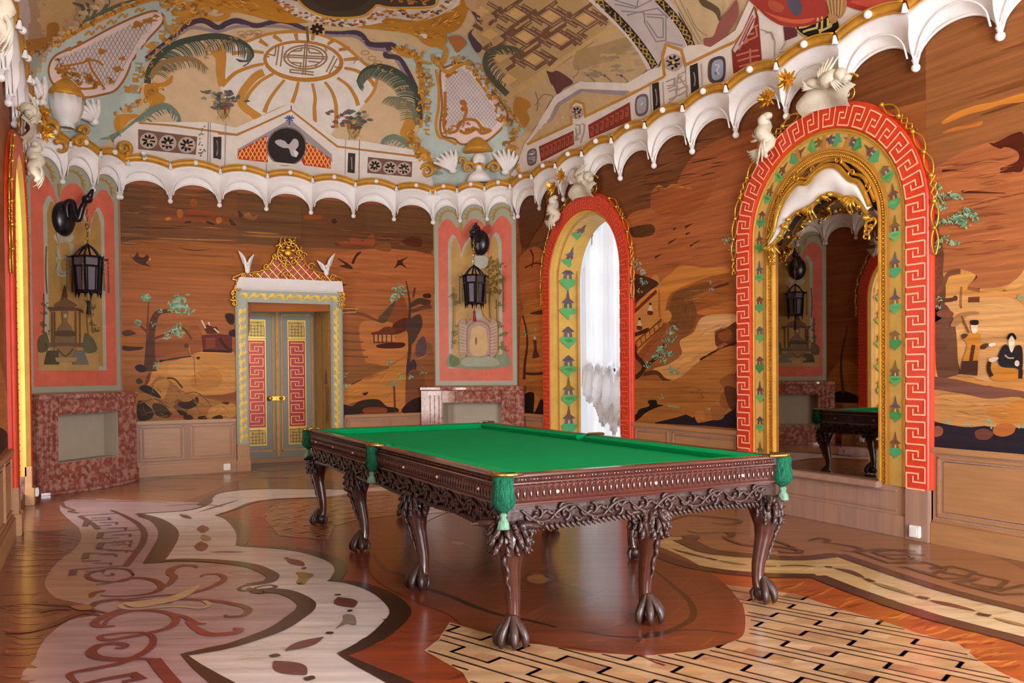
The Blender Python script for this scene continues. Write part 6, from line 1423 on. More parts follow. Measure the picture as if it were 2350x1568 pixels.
# corner panels (pale, latticed) on blue grey bands
def corner(left):
    if left:
        P.at(0, 0, 3.137)
        P.poly('240,400 330,350 520,270 800,130 1000,30 1200,-20 1420,60 1480,110 1380,180 1250,280 1120,420 1040,560 1020,680 1060,740 1020,800 900,830 830,870 800,1000 600,1080 300,980 200,760 200,560', BLU, True)
        P.line('225,370 420,300 640,180 900,60 1060,-10', 7, OC, taper=(1.5, 1)); P.line('1480,110 1380,180 1250,290 1130,420 1050,560 1020,670 1050,730', 9, OC)
        q = '400,400 560,330 800,200 1000,110 1120,80 1180,120 1160,180 1060,290 960,430 900,560 830,650 740,680 600,700 470,640 380,600 350,500'; P.poly(q, PNK, True); P.line(q, 5, '8a5a30', True, True)
        q = '440,410 600,345 840,225 1020,135 1110,115 1130,140 1090,200 980,320 900,450 850,570 800,620 700,620 520,590 430,520 400,460'; P.poly(q, 'bfb0a8', True)
        inner = cr(pts(q), 4, True)
        for k in range(-30, 50):
            for d in (1, -1):
                L = []
                for t in range(40):
                    x = 380 + k * 30 + t * 14 * d * .55; y = 640 - t * 14
                    if inside((x, y), inner): L.append((x, y))
                if len(L) > 2: P.line(L, 1.6, '8a7a76', False)
        for a, b, r in ((450, 510, 45), (470, 560, 40), (550, 540, 30), (640, 560, 45), (690, 600, 40), (850, 500, 34), (730, 370, 36), (640, 430, 24), (990, 180, 40), (1080, 150, 40), (500, 350, 26), (580, 310, 24), (880, 420, 28), (570, 600, 30), (800, 590, 22), (1120, 120, 24)): P.blob(a, b, r, r * .55, '9c6426', 5, 12, .5)
        for st in ('430,480 500,470 600,450 640,430 700,440 740,470', '640,440 660,500 700,560 740,620', '450,600 520,620 600,640 700,630', '960,200 1040,160 1120,120'): P.line(st, 5, '9c6426')
        for k, (x, y) in enumerate(((640, 240), (720, 200), (800, 160), (880, 115), (1000, 75), (400, 330), (300, 400))): P.line([(x - 30, y + 15), (x, y - 12), (x + 20, y + 8), (x + 40, y - 16)], 5, OC)
        for k, (x, y) in enumerate(((1170, 250), (1210, 210), (1260, 170), (1120, 330), (1080, 400), (1000, 480), (980, 560), (970, 640))): P.line([(x - 25, y - 25), (x + 20, y - 20), (x + 10, y + 10), (x - 20, y + 5), (x - 18, y + 26), (x + 20, y + 26)], 5, '8d8a70' if k % 2 else OC, False)
        for a, b in ((930, 640), (1260, 90), (1330, 60), (1380, 110), (1300, 140), (1100, 340)): P.blob(a, b, 42, 30, 'ab7630', 5, 14, .5)
    else:
        P.at(500, 0, 3.137)
        P.poly('1250,310 1380,330 1480,380 1560,330 1640,250 1700,240 1800,280 1882,380 1960,480 2080,640 2230,860 2200,960 2100,1040 2060,1300 1980,1400 1600,1400 1540,1340 1450,1180 1400,1060 1460,900 1460,700 1440,560 1380,480', BLU, True)
        P.line('1260,340 1360,370 1420,400 1450,480 1470,600 1470,760 1450,920', 13, OC); P.line('1300,350 1350,380 1400,390', 22, OC); P.line('1570,500 1590,620 1590,760 1570,900 1590,980 1640,1000 1720,1040', 7, OC)
        q = '1600,520 1650,480 1760,450 1830,500 1960,640 2080,800 2060,900 1960,1000 1900,1020 1760,1040 1700,1000 1620,980 1600,900 1615,760'; P.poly(q, PNK, True); P.line(q, 5, '8a5a30', True, True)
        q = '1640,540 1740,490 1800,520 1900,640 2010,800 2020,870 1950,940 1900,870 1760,860 1650,930 1640,800'; P.poly(q, 'bfb2ac', True); inner = cr(pts(q), 4, True)
        for k in range(-30, 50):
            for d in (1, -1):
                L = []
                for t in range(40):
                    x = 1500 + k * 26 + t * 12 * d * .8; y = 960 - t * 12
                    if inside((x, y), inner): L.append((x, y))
                if len(L) > 2: P.line(L, 1.4, '9a8c88', False)
        for st in ('1660,960 1720,940 1740,890 1790,860 1860,870 1900,920 1960,940 1900,960 1860,930 1790,960 1740,940', '1635,660 1635,800 1625,900 1640,950', '1770,860 1790,790 1760,720', '1860,560 1950,680 2020,790 2050,870'): P.line(st, 7, '9c6426')
        for x, y in ((1635, 780), (1630, 830), (1630, 880), (1765, 740), (1775, 790), (1660, 540), (1700, 520), (1800, 940), (1880, 560), (1960, 700), (2010, 800), (2030, 860)): P.blob(x, y, 22, 20, '9c5a26', 6, 12, .5)
        for k in range(8): y = 500 + k * 62; P.line([(1480, y), (1540, y + 4), (1536, y + 34), (1500, y + 30), (1502, y + 16)], 4, OC if k % 3 == 1 else '86887a', True)
        for k in range(9): f = k / 8; x = 1880 + 280 * f; y = 470 + 420 * f; P.line([(x - 20, y - 14), (x + 18, y - 4), (x + 6, y + 20), (x + 30, y + 28)], 4, OC, False)
corner(True); corner(False)
# field of the back lunette with its dark scalloped edge
P.at(500, 0, 3.137)
P.poly('-540,560 -520,480 -400,340 -240,240 -100,190 150,160 460,170 640,210 760,230 1000,250 1220,330 1360,480 1440,640 1450,860 1420,1000 1360,1080 1020,1010 860,1000 530,750 140,930 -100,900 -480,900 -560,780', 'bfa27e', True)
for st in ('-520,420 -330,270 -200,170 -100,150 0,200 60,170 140,150 280,185 460,150 640,215', '770,235 880,240 990,235 1040,260 1100,320 1250,325 1230,350 1210,400 1300,420 1370,520 1430,640'): P.line(st, 13, '463844', taper=(.6, 1, .7)); 
for st in ('-520,440 -330,295 -200,200 0,225 150,190 460,190 640,235', '770,255 990,262 1100,345 1210,365 1290,440 1400,640'): P.line(st, 8, '8a7a78')
for x, y in ((170, 240), (230, 235), (290, 232), (1060, 380), (1110, 420), (1150, 450), (-70, 320), (-60, 380)): P.line([(x + 28 * math.cos(a), y + 14 * math.sin(a)) for a in [k * PI / 6 for k in range(13)]], 3, 'a8845a')
# trellis dome
dome = '20,600 -10,460 60,380 200,300 340,250 520,230 700,240 860,300 960,370 1060,450 1140,560 1130,650 1060,740 960,850 860,900 760,1000 530,760 260,850 160,760 40,700'
P.poly(dome, 'cbc2b8', True)
P.line('300,850 180,760 170,680 260,560 330,520', 18, OC); P.line('-20,420 20,400 20,520 30,620', 20, OC, taper=(1.6, .8)); P.line('60,310 200,300 340,250 520,228 700,240 860,300 960,370 1060,460 1140,520 1130,640 1060,740', 7, OC); P.line('-15,400 60,310', 14, OC)
for st in ('330,460 240,480 120,530 30,620', '400,530 300,590 220,680 190,760', '480,575 410,660 360,740 335,810', '580,590 560,670 535,740', '680,600 700,700 695,780 700,880', '770,590 820,660 850,760 850,920', '860,560 940,620 990,700 1010,760', '910,490 1000,510 1090,570 1130,620', '330,380 240,370 100,385', '360,330 300,290', '460,300 400,255', '570,295 560,240', '680,290 690,240', '790,320 830,290', '870,360 950,345', '905,430 1010,420'): P.line(st, 9, 'ad7630', taper=(.7, 1.1))
P.ell(615, 440, 290, 150, 'a8702c', .06, 30); P.ell(613, 435, 262, 124, 'cfc6bc', .06, 30)
G2 = '8a6a4a'
P.line([(630 + 155 * math.cos(k * PI / 12), 412 + 85 * math.sin(k * PI / 12)) for k in range(24)], 4, G2, False, True); P.line([(630 + 128 * math.cos(k * PI / 12), 412 + 68 * math.sin(k * PI / 12)) for k in range(24)], 3, G2, False, True)
for st in ('630,300 610,540', '645,300 628,540', '480,395 780,410', '480,410 780,425', '440,330 420,470', '470,330 450,480', '840,400 780,520', '860,420 800,530', '360,390 410,400 420,330', '520,500 690,520', '520,500 520,520 690,540', '530,370 600,365 605,340', '530,450 600,455 590,490', '650,350 660,380 740,385', '650,440 730,450 700,480', '370,410 330,400', '840,480 880,490'): P.line(st, 3.4, G2, False)
P.line('640,190 650,300', 6, '6a5a3a', False)
for k in range(8): a = k * PI / 4; P.ell(715 + 30 * math.cos(a), 210 + 22 * math.sin(a), 22, 11, '2a1c1c', a)
P.ell(715, 210, 10, 8, 'b98a40')
# feathers and plumes
def plume(st, n, L, cols, side, w=5, f0=.05):
    n = int(n * 1.7); w = w * .85; P.line(st, w * 3.4, cols[0], taper=(1.2, 1.1, .2)); C = cr(pts(st), 8); m = len(C)
    for k in range(n):
        i = int((f0 + (1 - f0) * k / n) * (m - 2)); a = C[i]; b = C[i + 1]; t = math.atan2(b[1] - a[1], b[0] - a[0]); f = 1 - .45 * k / n; d = side * (.9 - .3 * k / n)
        p = [(a[0] + L * f * s_ * math.cos(t + d * s_ ** .7 * 1.3), a[1] + L * f * s_ * math.sin(t + d * s_ ** .7 * 1.3)) for s_ in (0, .3, .6, .85, 1)]
        P.line(p, w, cols[k % len(cols)], taper=(1, .8, .15))
    P.line(st, w * 1.7, cols[0], taper=(1.2, 1, .2))
FE = ['3f4438', '5c6252', '4c5044', '6e7260']
P.at(0, 0, 3.137)
plume('1060,600 1080,500 1150,400 1260,320 1400,280 1560,260 1700,290 1790,340 1820,400 1790,440', 34, 190, FE, 1, 4.5)
plume('1080,560 1150,470 1260,430 1400,430 1500,500', 16, 120, ['8a6a3e', '5c6252', 'a0825a'], 1, 4); plume('800,1000 900,950 1000,870 1100,790 1200,765 1280,830 1300,900', 14, 110, ['6a7464', '848c78', '58604e'], 1, 5)
P.line('720,1000 820,985 940,920 1040,850 1060,780', 13, '7f8672', taper=(.2, 1, .6)); P.poly('1040,620 1080,600 1180,590 1240,540 1240,590 1200,620 1130,650 1190,700 1160,760 1110,790 1080,850 1060,800 1080,740 1040,690', 'b0762a'); P.poly('840,940 820,880 850,830 930,820 1000,830 930,870 880,930 850,945', 'b87c2c')
P.at(500, 0, 3.137)
plume('1450,860 1440,720 1400,620 1320,540 1220,490 1120,480 1040,520 1000,590', 30, 170, FE, -1, 4.5); plume('1440,900 1400,780 1320,720 1220,700', 14, 130, ['6a6a54', '8a7a5a'], -1, 4); plume('1390,1060 1330,1010 1260,985 1190,1020 1190,1080', 12, 80, ['6a7464', '848c78'], -1, 4)
P.line('1380,1050 1430,1120 1480,1200 1560,1240 1620,1250', 14, '8a9080', taper=(1, 1, .4)); P.poly('1340,880 1360,800 1400,850 1420,920 1390,960 1430,1010 1380,1050 1340,1000 1310,960', 'b0782e'); P.poly('1430,1050 1480,1060 1520,1110 1560,1170 1600,1160 1600,1220 1540,1200 1480,1130', 'b5792c')
# baskets of flowers
for ox, oy in ((40, 760), (980, 900)):
    r = random.Random(ox)
    P.poly([(ox - 50, oy - 40), (ox + 50, oy - 40), (ox + 40, oy + 60), (ox, oy + 100), (ox - 40, oy + 60)], '8a6238'); P.poly([(ox - 26, oy - 20), (ox + 20, oy - 20), (ox + 16, oy + 50), (ox - 14, oy + 60)], '6a4426')
    for k in range(46): P.blob(ox + r.gauss(0, 75), oy + r.uniform(-90, 60) * .8 - 30, 20, 11, r.choice(['4a5248', '5e5a50', '7a5048', '3a4a44', '8a7a60', 'a08a6a', '54604e']), k, 8, .5)
    for k in range(10): a = r.uniform(1.0, 2.2); P.line([(ox + r.uniform(-40, 40), oy + 30), (ox + 120 * math.cos(a), oy + 120 * math.sin(a))], 2.5, 'a08a5e', False, taper=(1, .2))
# balustrade band of the back wall
P.at(0, 0, 1)
P.poly('262,425 262,320 312,280 478,280 541,293 668,237 772,318 828,323 955,345 985,385 1005,470 640,450', WHT, False)
P.at(0, 0, 3.137); P.line('1000,885 1250,905 1500,940 1700,970 1882,895', 4.5, 'a06e34', False); P.poly('995,930 1420,985 1410,1115 995,1075', '6e5044', False)
P.at(500, 0, 3.137); P.line('0,960 140,972 528,795 860,1055 1030,1078 1440,1128', 4.5, 'a06e34', False); P.line('528,760 528,800', 3, '6a6058', False)
P.poly('1080,1130 1400,1165 1395,1275 1075,1245', '6e4c44', False)
def rosette(x, y, r, sk=0):
    P.ell(x, y, r * 1.32, r * 1.22, 'a89484')
    for k in range(8): a = k * PI / 4 + .2; P.ell(x + r * .62 * math.cos(a), y + r * .62 * math.sin(a), r * .44, r * .2, '181214', a, 8)
    P.ell(x, y, r * .2, r * .2, 'c8a850')
P.at(0, 0, 3.137)
for x, y in ((1070, 1013), (1208, 1030), (1345, 1045)): rosette(x, y, 48)
P.poly('1535,985 1595,988 1592,1145 1535,1138', '38302c', False); P.line('1560,1010 1570,1060 1560,1120', 2.5, '8a7a70'); P.line('1500,880 1495,1180', 1.6, '5a4e4a', False); P.line('1515,880 1512,1180', 1.6, '7a6e6a', False); P.line('1620,900 1618,1190', 1.2, '9a8e86', False)
r = random.Random(4)
for k in range(22): P.blob(1455 + r.uniform(-26, 26), 1000 + r.uniform(-90, 120), 7, 7, r.choice(['5a5450', '8a7a6e', '6a6a5a']), k, 7, .4)
P.at(500, 0, 3.137)
for x, y in ((1130, 1193), (1240, 1210), (1340, 1215)): rosette(x, y, 38)
P.poly('938,1100 990,1105 985,1248 933,1242', '38302c', False); P.line('962,1130 965,1220', 2.5, '8a7a70', False); P.line('1020,1010 1015,1300', 1.6, '5a4e4a', False); P.line('920,1000 915,1260', 1.2, '8a7e76', False); P.line('60,890 50,1200', 1.2, '8a7e76', False); P.poly('0,985 24,985 22,1148 0,1145', '38302c', False)
P.poly('140,1075 520,860 820,1110 825,1170 515,910 150,1100', '8f8484', False); P.poly('145,1090 350,975 360,1170 140,1145', 'a8341c', False); P.poly('630,1015 810,1140 815,1215 620,1190 560,1080', 'a8341c', False)
tri1, tri2 = pts('145,1090 350,975 360,1170 140,1145'), pts('600,990 810,1140 815,1215 620,1190')
for k in range(-10, 40):
    for d in (1, -1):
        for tri in (tri1, tri2):
            L = [(100 + k * 30 + t * 6 * d, 1220 - t * 11) for t in range(28) if inside((100 + k * 30 + t * 6 * d, 1220 - t * 11), tri)]
            if len(L) > 1: P.line([L[0], L[-1]], 2.2, 'e0a050', False)
P.ell(495, 1055, 146, 142, '6a6260', 0, 28); P.ell(495, 1055, 136, 132, '2a2220', 0, 28)
P.poly('410,1020 440,1005 480,1015 510,1040 545,1000 575,1010 580,1050 555,1090 570,1130 530,1120 510,1070 470,1065 430,1045', 'a8a0a0'); P.poly('545,1080 580,1100 560,1130', 'c8c0c0'); P.line('515,830 515,900', 3, '3a4878', False); P.line('480,850 550,850', 3, '3a4878', False); P.line('495,835 540,870', 2, '3a4878', False); P.line('540,832 492,872', 2, '3a4878', False)
P.poly('395,1165 590,1185 590,1200 350,1178', 'c8bcb0', False); P.line('350,1180 350,1260', 1.5, '8a7e76', False)
# centre ceiling oval and gold dragons
P.poly('-100,-20 400,-20 460,60 560,120 700,160 900,190 1050,190 1200,160 1300,190 1500,200 1600,160 1720,60 1900,-20', WHT, True)
P.poly('-200,10 100,-10 400,-10 470,60 600,140 640,165 440,160 200,100 0,60', 'b07626', True); P.poly('1000,190 1300,170 1560,190 1640,250 1640,320 1560,330 1440,270 1360,240 1150,210', 'b07828', True); P.poly('1180,160 1300,100 1480,130 1700,60 1760,-10 1800,60 1740,200 1640,240 1560,200 1400,180', 'ac7224', True)
P.poly('400,-20 440,30 520,90 640,140 900,180 1060,175 1160,140 1250,130 1450,150 1620,100 1700,30 1740,-20 1580,-20 1530,60 1240,55 1140,60 1050,125 900,140 760,125 640,75 570,0 560,-20', 'c4b6a8', True)
r = random.Random(9)
for k in range(120):
    f = k / 119; L = cr(pts('420,-10 520,70 640,120 780,155 900,165 1050,155 1160,110 1300,100 1450,110 1600,70 1680,0'), 12); p = L[int(f * (len(L) - 1))]; P.blob(p[0] + r.uniform(-14, 14), p[1] + r.uniform(-24, 22), 15, 9, r.choice(['a8642a', '8a5a2c', '5a4a44', 'b07a34', 'd8ccc0']), k, 8, .5)
P.poly('580,-20 600,20 660,65 760,108 900,122 1040,108 1110,60 1150,32 1250,48 1530,42 1570,0 1580,-20', '43392a', True); P.line('570,-20 590,15 650,68 760,115 900,130 1050,115 1120,62 1150,38 1250,56 1535,52 1590,-10', 5, 'c8902c')
P.poly('700,0 900,-20 1100,-20 1000,60 860,80 760,60', '3a3024', True)
for st, w in (('1230,150 1260,180 1400,180 1500,160 1600,200 1620,280 1560,320 1480,290 1440,230', 16), ('1560,320 1640,360 1620,440 1560,440 1540,390', 12), ('1480,370 1460,440 1540,460', 7), ('1640,440 1600,480 1660,520 1720,480 1800,450 1850,470', 9), ('1040,195 1180,200 1300,215', 8), ('0,90 200,80 420,140 520,160', 8)): P.line(st, w, 'b07a2c', taper=(.6, 1, .4))
P.ell(1480, 260, 30, 20, 'd0c8c0'); P.ell(1590, 400, 24, 22, BLU); P.poly('1660,270 1740,260 1790,310 1760,350 1720,380 1690,330', 'a8683a')
P.at(0, 0, 3.137)
for st, w in (('1200,60 1240,20 1330,30 1350,80 1290,100 1250,80', 12), ('1420,60 1480,40 1600,60 1640,110 1560,140 1450,110', 12), ('1000,30 1100,-5 1200,0', 8)): P.line(st, w, 'b27a2c', taper=(.8, 1, .6))
P.line('1180,120 1200,200 1260,230 1330,160 1440,110', 6, OC)
GO = ['b07a2e', 'c48c34', '8a5a26', 'a06c2a']
P.at(0, 0, 3.137)
P.scrolls('215,400 420,290 640,170 880,60 1040,-10', 26, 22, GO, 5, 1, 14); P.scrolls('1440,60 1300,180 1180,300 1060,470 1010,640', 26, 20, GO, 4.5, 2, 26); P.scrolls('1180,40 1300,20 1420,60 1500,90', 16, 26, GO, 6, 3, 30); P.scrolls('860,820 980,760 1080,700 1140,640', 14, 26, GO, 6, 4, 24); P.scrolls('120,200 180,300 160,400 190,520 230,640', 18, 26, GO, 7, 5, 26)
P.scrolls('420,460 520,540 640,590 760,600', 18, 18, ['9c6426', '7e4e20'], 4, 6, 40); P.scrolls('40,20 80,120 60,220', 10, 26, GO, 7, 7, 20)
P.scrolls('-1200,40 0,0', 1, 10, GO, 4, 7)
P.hatch('1200,40 1882,60 1882,-10 1100,-10', ['8a5a20', 'c8923a', 'd8a850'], 40, 60, 5, 8, .2)
P.scrolls('1480,420 1520,330 1640,290 1760,260 1882,250', 18, 16, ['a8845a', '9a7850'], 3, 9, 14)
P.at(500, 0, 3.137)
P.hatch('-80,20 400,0 560,140 200,90', ['8a5a20', 'c8923a'], 24, 60, 5, 8, .4); P.hatch('1000,195 1300,175 1560,195 1640,260 1630,310 1440,260 1160,205', ['8a5a20', 'd0983c'], 30, 50, 5, 9, .2); P.hatch('1200,160 1480,130 1700,70 1760,0 1790,60 1740,190 1560,200', ['8a5a20', 'd0983c', 'd8a850'], 40, 50, 6, 10, -.5)
P.scrolls('1280,330 1400,380 1460,500 1460,700 1440,860', 24, 20, GO, 5, 11, 16); P.scrolls('1560,440 1700,440 1800,450 1882,560 1990,700 2120,860', 30, 20, GO, 5, 12, 26); P.scrolls('1500,520 1520,640 1500,760 1520,900', 16, 18, GO, 4, 13, 20); P.scrolls('1380,960 1440,1080 1540,1200', 16, 26, GO, 7, 14, 26); P.scrolls('1640,960 1760,900 1900,940', 10, 18, ['9c6426'], 5, 15, 20); P.scrolls('2060,860 2130,980 2080,1080 2000,1180', 16, 26, GO, 7, 16, 26)
P.scrolls('760,320 1000,420 1200,520 1300,640 1330,760', 16, 18, ['a8845a', '98784e'], 3.4, 17, 24); P.scrolls('1240,-10 1380,20 1520,10', 8, 22, ['a8642a', 'b07a34'], 5, 18, 20)
# right cove: fret ceiling picture
P.at(1050, 0, 3.137)
P.poly('100,-20 980,-20 1060,100 1180,210 1310,330 1380,470 1200,600 870,590 690,700 600,860 520,950 460,900 330,690 220,480 140,380 80,270 150,150', 'b0946c', True)
fp = pts('130,40 150,-20 950,-20 1050,110 1110,170 990,260 400,640 330,560 240,440 180,330 130,240'); P.poly(fp, 'a98a5c', False)
FB, FL2 = '6c4c38', '9a7c5e'
for i in range(-3, 7):
    for j in range(-3, 6):
        c = (420 + 250 * i - 185 * j, 100 + 18 * i + 145 * j)
        if not inside(c, fp): continue
        a, b = (62, -42), (66, 40); V = lambda m, n: (c[0] + a[0] * m + b[0] * n, c[1] + a[1] * m + b[1] * n)
        def T(L, w, cc):
            q = [V(*z) for z in L]
            if all(inside(z, fp) for z in q): P.line(q, w, cc, False)
        P.poly([V(-.5, -.5), V(.5, -.5), V(.5, .5), V(-.5, .5)], 'c29c64', False)
        for cc, w in ((FB, 9), (FL2, 3)):
            T([(-.75, -.9), (.75, -.9), (.75, .9)], w, cc); T([(.75, .9), (-.75, .9), (-.75, -.9)], w, cc)
            T([(.75, -.9), (1.7, -.9)], w, cc); T([(-.75, .9), (-1.6, .9), (-1.6, 1.7)], w, cc); T([(1.15, -.4), (1.15, 1.2), (.2, 1.35)], w, cc); T([(.75, .9), (.75, 1.7)], w, cc); T([(-1.15, .2), (-1.15, -1.3), (-.2, -1.35)], w, cc)
P.line('390,690 560,580 990,270 1180,200', 9, 'b9975e', False); P.line('400,700 980,300', 2, '8a6a44', False)
P.poly('100,80 160,110 150,170 100,230 130,280 180,340 140,380 90,300 80,240 140,180 130,130', '4c3c44', True)
plume('360,680 280,600 220,520 200,440 230,370 320,340 420,350 460,380', 22, 110, ['4e4e3e', '66664e', '3f4438'], 1, 4)
P.poly('420,700 500,720 530,760 500,800 520,860 480,920 440,860 400,800', 'a4702c'); P.poly('650,540 640,510 680,520 720,510 800,560 830,600 760,640 720,680 690,620 670,600', '5e3a36'); r = random.Random(3)
for k in range(40): P.blob(r.uniform(850, 1300), 540 - (r.uniform(0, 1)) * 200 + r.uniform(-20, 20), 34, 12, r.choice(['a58a66', '9a8264', 'ac9674', '8f7a5c']), k, 9, .5)
for x in (940, 1060, 1180): P.line([(x - 40, 540), (x, 545), (x + 50, 590)], 2.5, '7a6c64'); P.ell(x, 545, 9, 9, '5a4a4a')
for st in ('700,700 620,680 560,760', '860,470 870,520 830,560', '560,660 580,740 570,800'): P.line(st, 2, '7a6a50')
P.poly('860,370 1000,330 1220,270 1260,330 1120,420 960,480 840,500', '9c8058', True)
# ribs
P.poly('960,-20 1500,-20 1600,120 1680,260 1740,350 1500,400 1420,490 1330,360 1220,230 1100,110', LIL, True); P.line('950,-10 1080,110 1210,240 1310,370 1380,500', 9, 'c4b6ac'); P.line('1420,-10 1540,130 1620,250 1660,350', 5, 'cabcb4')
for a, b in (('1000,-10 1130,110 1250,240 1350,370 1420,480', 17), ('1440,-10 1550,110 1630,220 1690,340', 17)):
    P.line(a, b, '2a2018'); C = cr(pts(a), 10)
    for k in range(0, len(C) - 3, 3): (x, y), (x2, y2) = C[k], C[k + 3]; P.line([(x - 16, y + 12), (x2 + 16, y2 - 12)], 3.4, 'a08040', False); P.line([(x + 16, y - 12), (x2 - 16, y2 + 12)], 3.4, 'a08040', False)
for st in ('1130,0 1290,50 1300,0', '1130,30 1280,60 1400,0', '1340,80 1220,110', '1340,100 1500,110 1500,290 1430,300 1340,150', '1360,120 1480,130 1480,270 1440,270 1360,150', '1340,80 1440,60 1520,130', '1180,80 1340,90 1350,160', '1500,300 1620,330'): P.line(st, 3, '85787a', False)
P.poly('1540,-20 1882,-20 1882,160 1860,250 1760,340 1700,340 1690,260 1600,100', 'b69c76', True); P.poly('1770,280 1840,260 1882,160 1960,60 2010,0 2020,120 1940,250 1882,330 1800,360', '8a5048', True); P.poly('1740,-20 1882,60 1882,150 1850,90 1760,40', '5a4a34')
for st in ('1600,0 1680,160 1760,300', '1650,60 1720,200 1800,260', '1560,0 1660,180 1740,320'): P.line(st, 2, '8a7a60')
# balustrade band over the right wall
P.at(1050, 0, 3.137)
P.poly('380,1260 440,1160 480,1040 540,960 620,820 700,690 880,588 1220,598 1390,500 1460,480 1490,310 1620,350 1650,330 1750,320 1820,340 1882,300 2000,220 2100,0 2110,-20 3400,-20 3300,100 2900,260 2300,480 1700,700 1000,1080 500,1330', WHT, False)
P.poly('500,1035 660,850 700,760 900,640 1240,660 1300,640 1250,690 920,840 900,740 830,735 820,890', 'b3976c', False); P.poly('640,900 720,740 880,640 1240,655 1200,690 900,660 740,760 690,860', '8f8286', False)
P.line('500,1040 820,892 815,760 850,728 905,745 920,838 1230,690 1490,550', 6, OC, False); P.line('1490,550 1475,410 1500,320 1610,360 1640,470 1882,352 2000,300 2100,190 2180,0', 7, OC, False)
P.poly('585,1055 835,940 840,1040 600,1165', '7e3226', False); P.poly('940,900 1240,735 1250,870 950,1000', '7e3226', False)
for x0, y0, dx, n in ((600, 1075, 30, 8), (955, 920, 36, 8)):
    for k in range(n): x = x0 + k * dx; y = y0 - k * dx * (.47 if x0 < 900 else .55); P.line([(x, y), (x + 20, y - 8), (x + 20, y + 50), (x + 6, y + 56), (x + 6, y + 26)], 2.4, 'a4543e', False)
def medal(x, y, w, h, c1='6a5a5c', c2='9a969c'):
    q = [(x - w, y - h * .4), (x - w * .6, y - h * .9), (x + w * .4, y - h * 1.1), (x + w, y - h * .8), (x + w, y + h * .5), (x + w * .5, y + h), (x - w * .5, y + h * 1.15), (x - w, y + h * .7)]; P.poly(q, c1, True); P.poly([(x + (a - x) * .72, y + (b - y) * .76) for a, b in q], c2, True)
    P.line([(x - w * .3, y - h * .4), (x + w * .2, y - h * .3), (x - w * .1, y + .1 * h), (x + w * .3, y + h * .4)], 2.5, 'c8c4c8'); P.ell(x - w * .2, y + h * .3, w * .18, h * .14, '6a6670')
medal(535, 1130, 34, 56); medal(1325, 755, 46, 72); medal(1860, 500, 56, 84, '5e4a46', '8f90a0')
P.poly('1400,605 1448,590 1460,780 1410,800', '2c2420', False); P.poly('1672,475 1728,452 1740,650 1682,672', '2c2420', False); P.line('1425,640 1435,720 1430,760', 3, '8a7a6a'); P.line('1700,520 1710,570 1705,620', 3, '8a7a6a')
for x in (1385, 1478, 1640, 1755): P.line([(x, 590 if x < 1500 else 460), (x + 10, 830 if x < 1500 else 700)], 1.8, '9a8e8a', False)
rosette(858, 810, 40); rosette(1555, 450, 52)
for st in ('1500,590 1560,565 1560,610 1510,620', '1510,640 1565,620 1565,560', '1640,515 1590,540 1580,600 1640,580', '1620,545 1600,560 1640,620 1580,650 1580,610', '1520,660 1570,640 1580,690 1520,720', '1570,700 1515,745', '1590,690 1650,650 1655,620 1600,640', '850,900 880,900 880,960 850,980 850,1010 880,1000', '895,890 915,900 910,950 885,1030', '850,920 860,1000'): P.line(st, 3, 'a08a7c', False)
P.at(1600, 0, 3.133)
P.poly('248,360 330,220 410,40 440,120 465,430 260,530', '7e2c22', False)
for st in ('280,400 380,370 440,360', '290,440 390,410 450,400', '300,480 440,440', '380,350 385,480', '300,330 360,300 350,250 410,240', '420,110 360,230 300,360', '330,300 390,280 430,260 420,180', '400,200 440,180'): P.line(st, 4, 'b06a56', False)
P.poly('255,360 330,230 410,60 420,120 400,200 330,310 270,380', 'b8aaa4', False); P.line('300,330 400,110', 4, 'a8544a', False); P.line('330,300 410,130', 3, '7e2c22', False)
medal(145, 500, 56, 88, '4a3e40', '9094a4')
P.line('455,210 540,240 560,300 555,400', 2, '8f8486', False); P.line('490,240 530,230 550,290', 2, '8f8486', False); P.line('590,380 1060,250', 2.5, '9a8e8a', False); P.line('600,360 640,300 625,290', 2, '9a8e8a', False)
P.poly('620,190 720,200 720,260 630,295', '5a2a2c', False)
P.ell(860, 180, 165, 108, 'a0904c', .1, 26); P.ell(862, 176, 156, 100, '1c1614', .1, 26)
for st in ('760,230 800,215 860,200 870,120', '900,110 895,220 960,190 980,120', '730,200 780,190 850,160', '880,210 890,270', '940,130 940,180 1000,150'): P.line(st, 5, 'b8a860', False)
P.poly('405,-20 440,60 520,135 620,185 750,192 880,160 950,90 960,20 930,-20', '93342a', True); P.poly('650,-10 740,10 750,90 700,110 660,60', '4c4a58'); P.poly('480,80 560,110 700,140 850,130 760,170 600,150', 'b8563c', True); P.poly('520,0 620,40 600,90 520,60', 'a04c34', True); P.poly('1020,-20 1040,20 1120,60 1280,92 1420,80 1560,52 1640,10 1660,-20', '9a3026', True); P.poly('1100,10 1300,60 1500,30 1400,0', 'b04a3a', True); P.poly('920,-20 1060,-20 1070,60 1030,130 1000,100 960,110 940,40', '9a7448', True)
for k in range(10): P.line([(925 + k * 13, 0), (950 + k * 9, 110)], 2, 'b89468' if k % 2 else '7a5230', False)
P.poly('940,100 1010,120 1000,150 960,170', 'a87848')
P.drop(lambda c: c.z < 4.05); P.make('ceiling_painting', PAINT, ceiling)

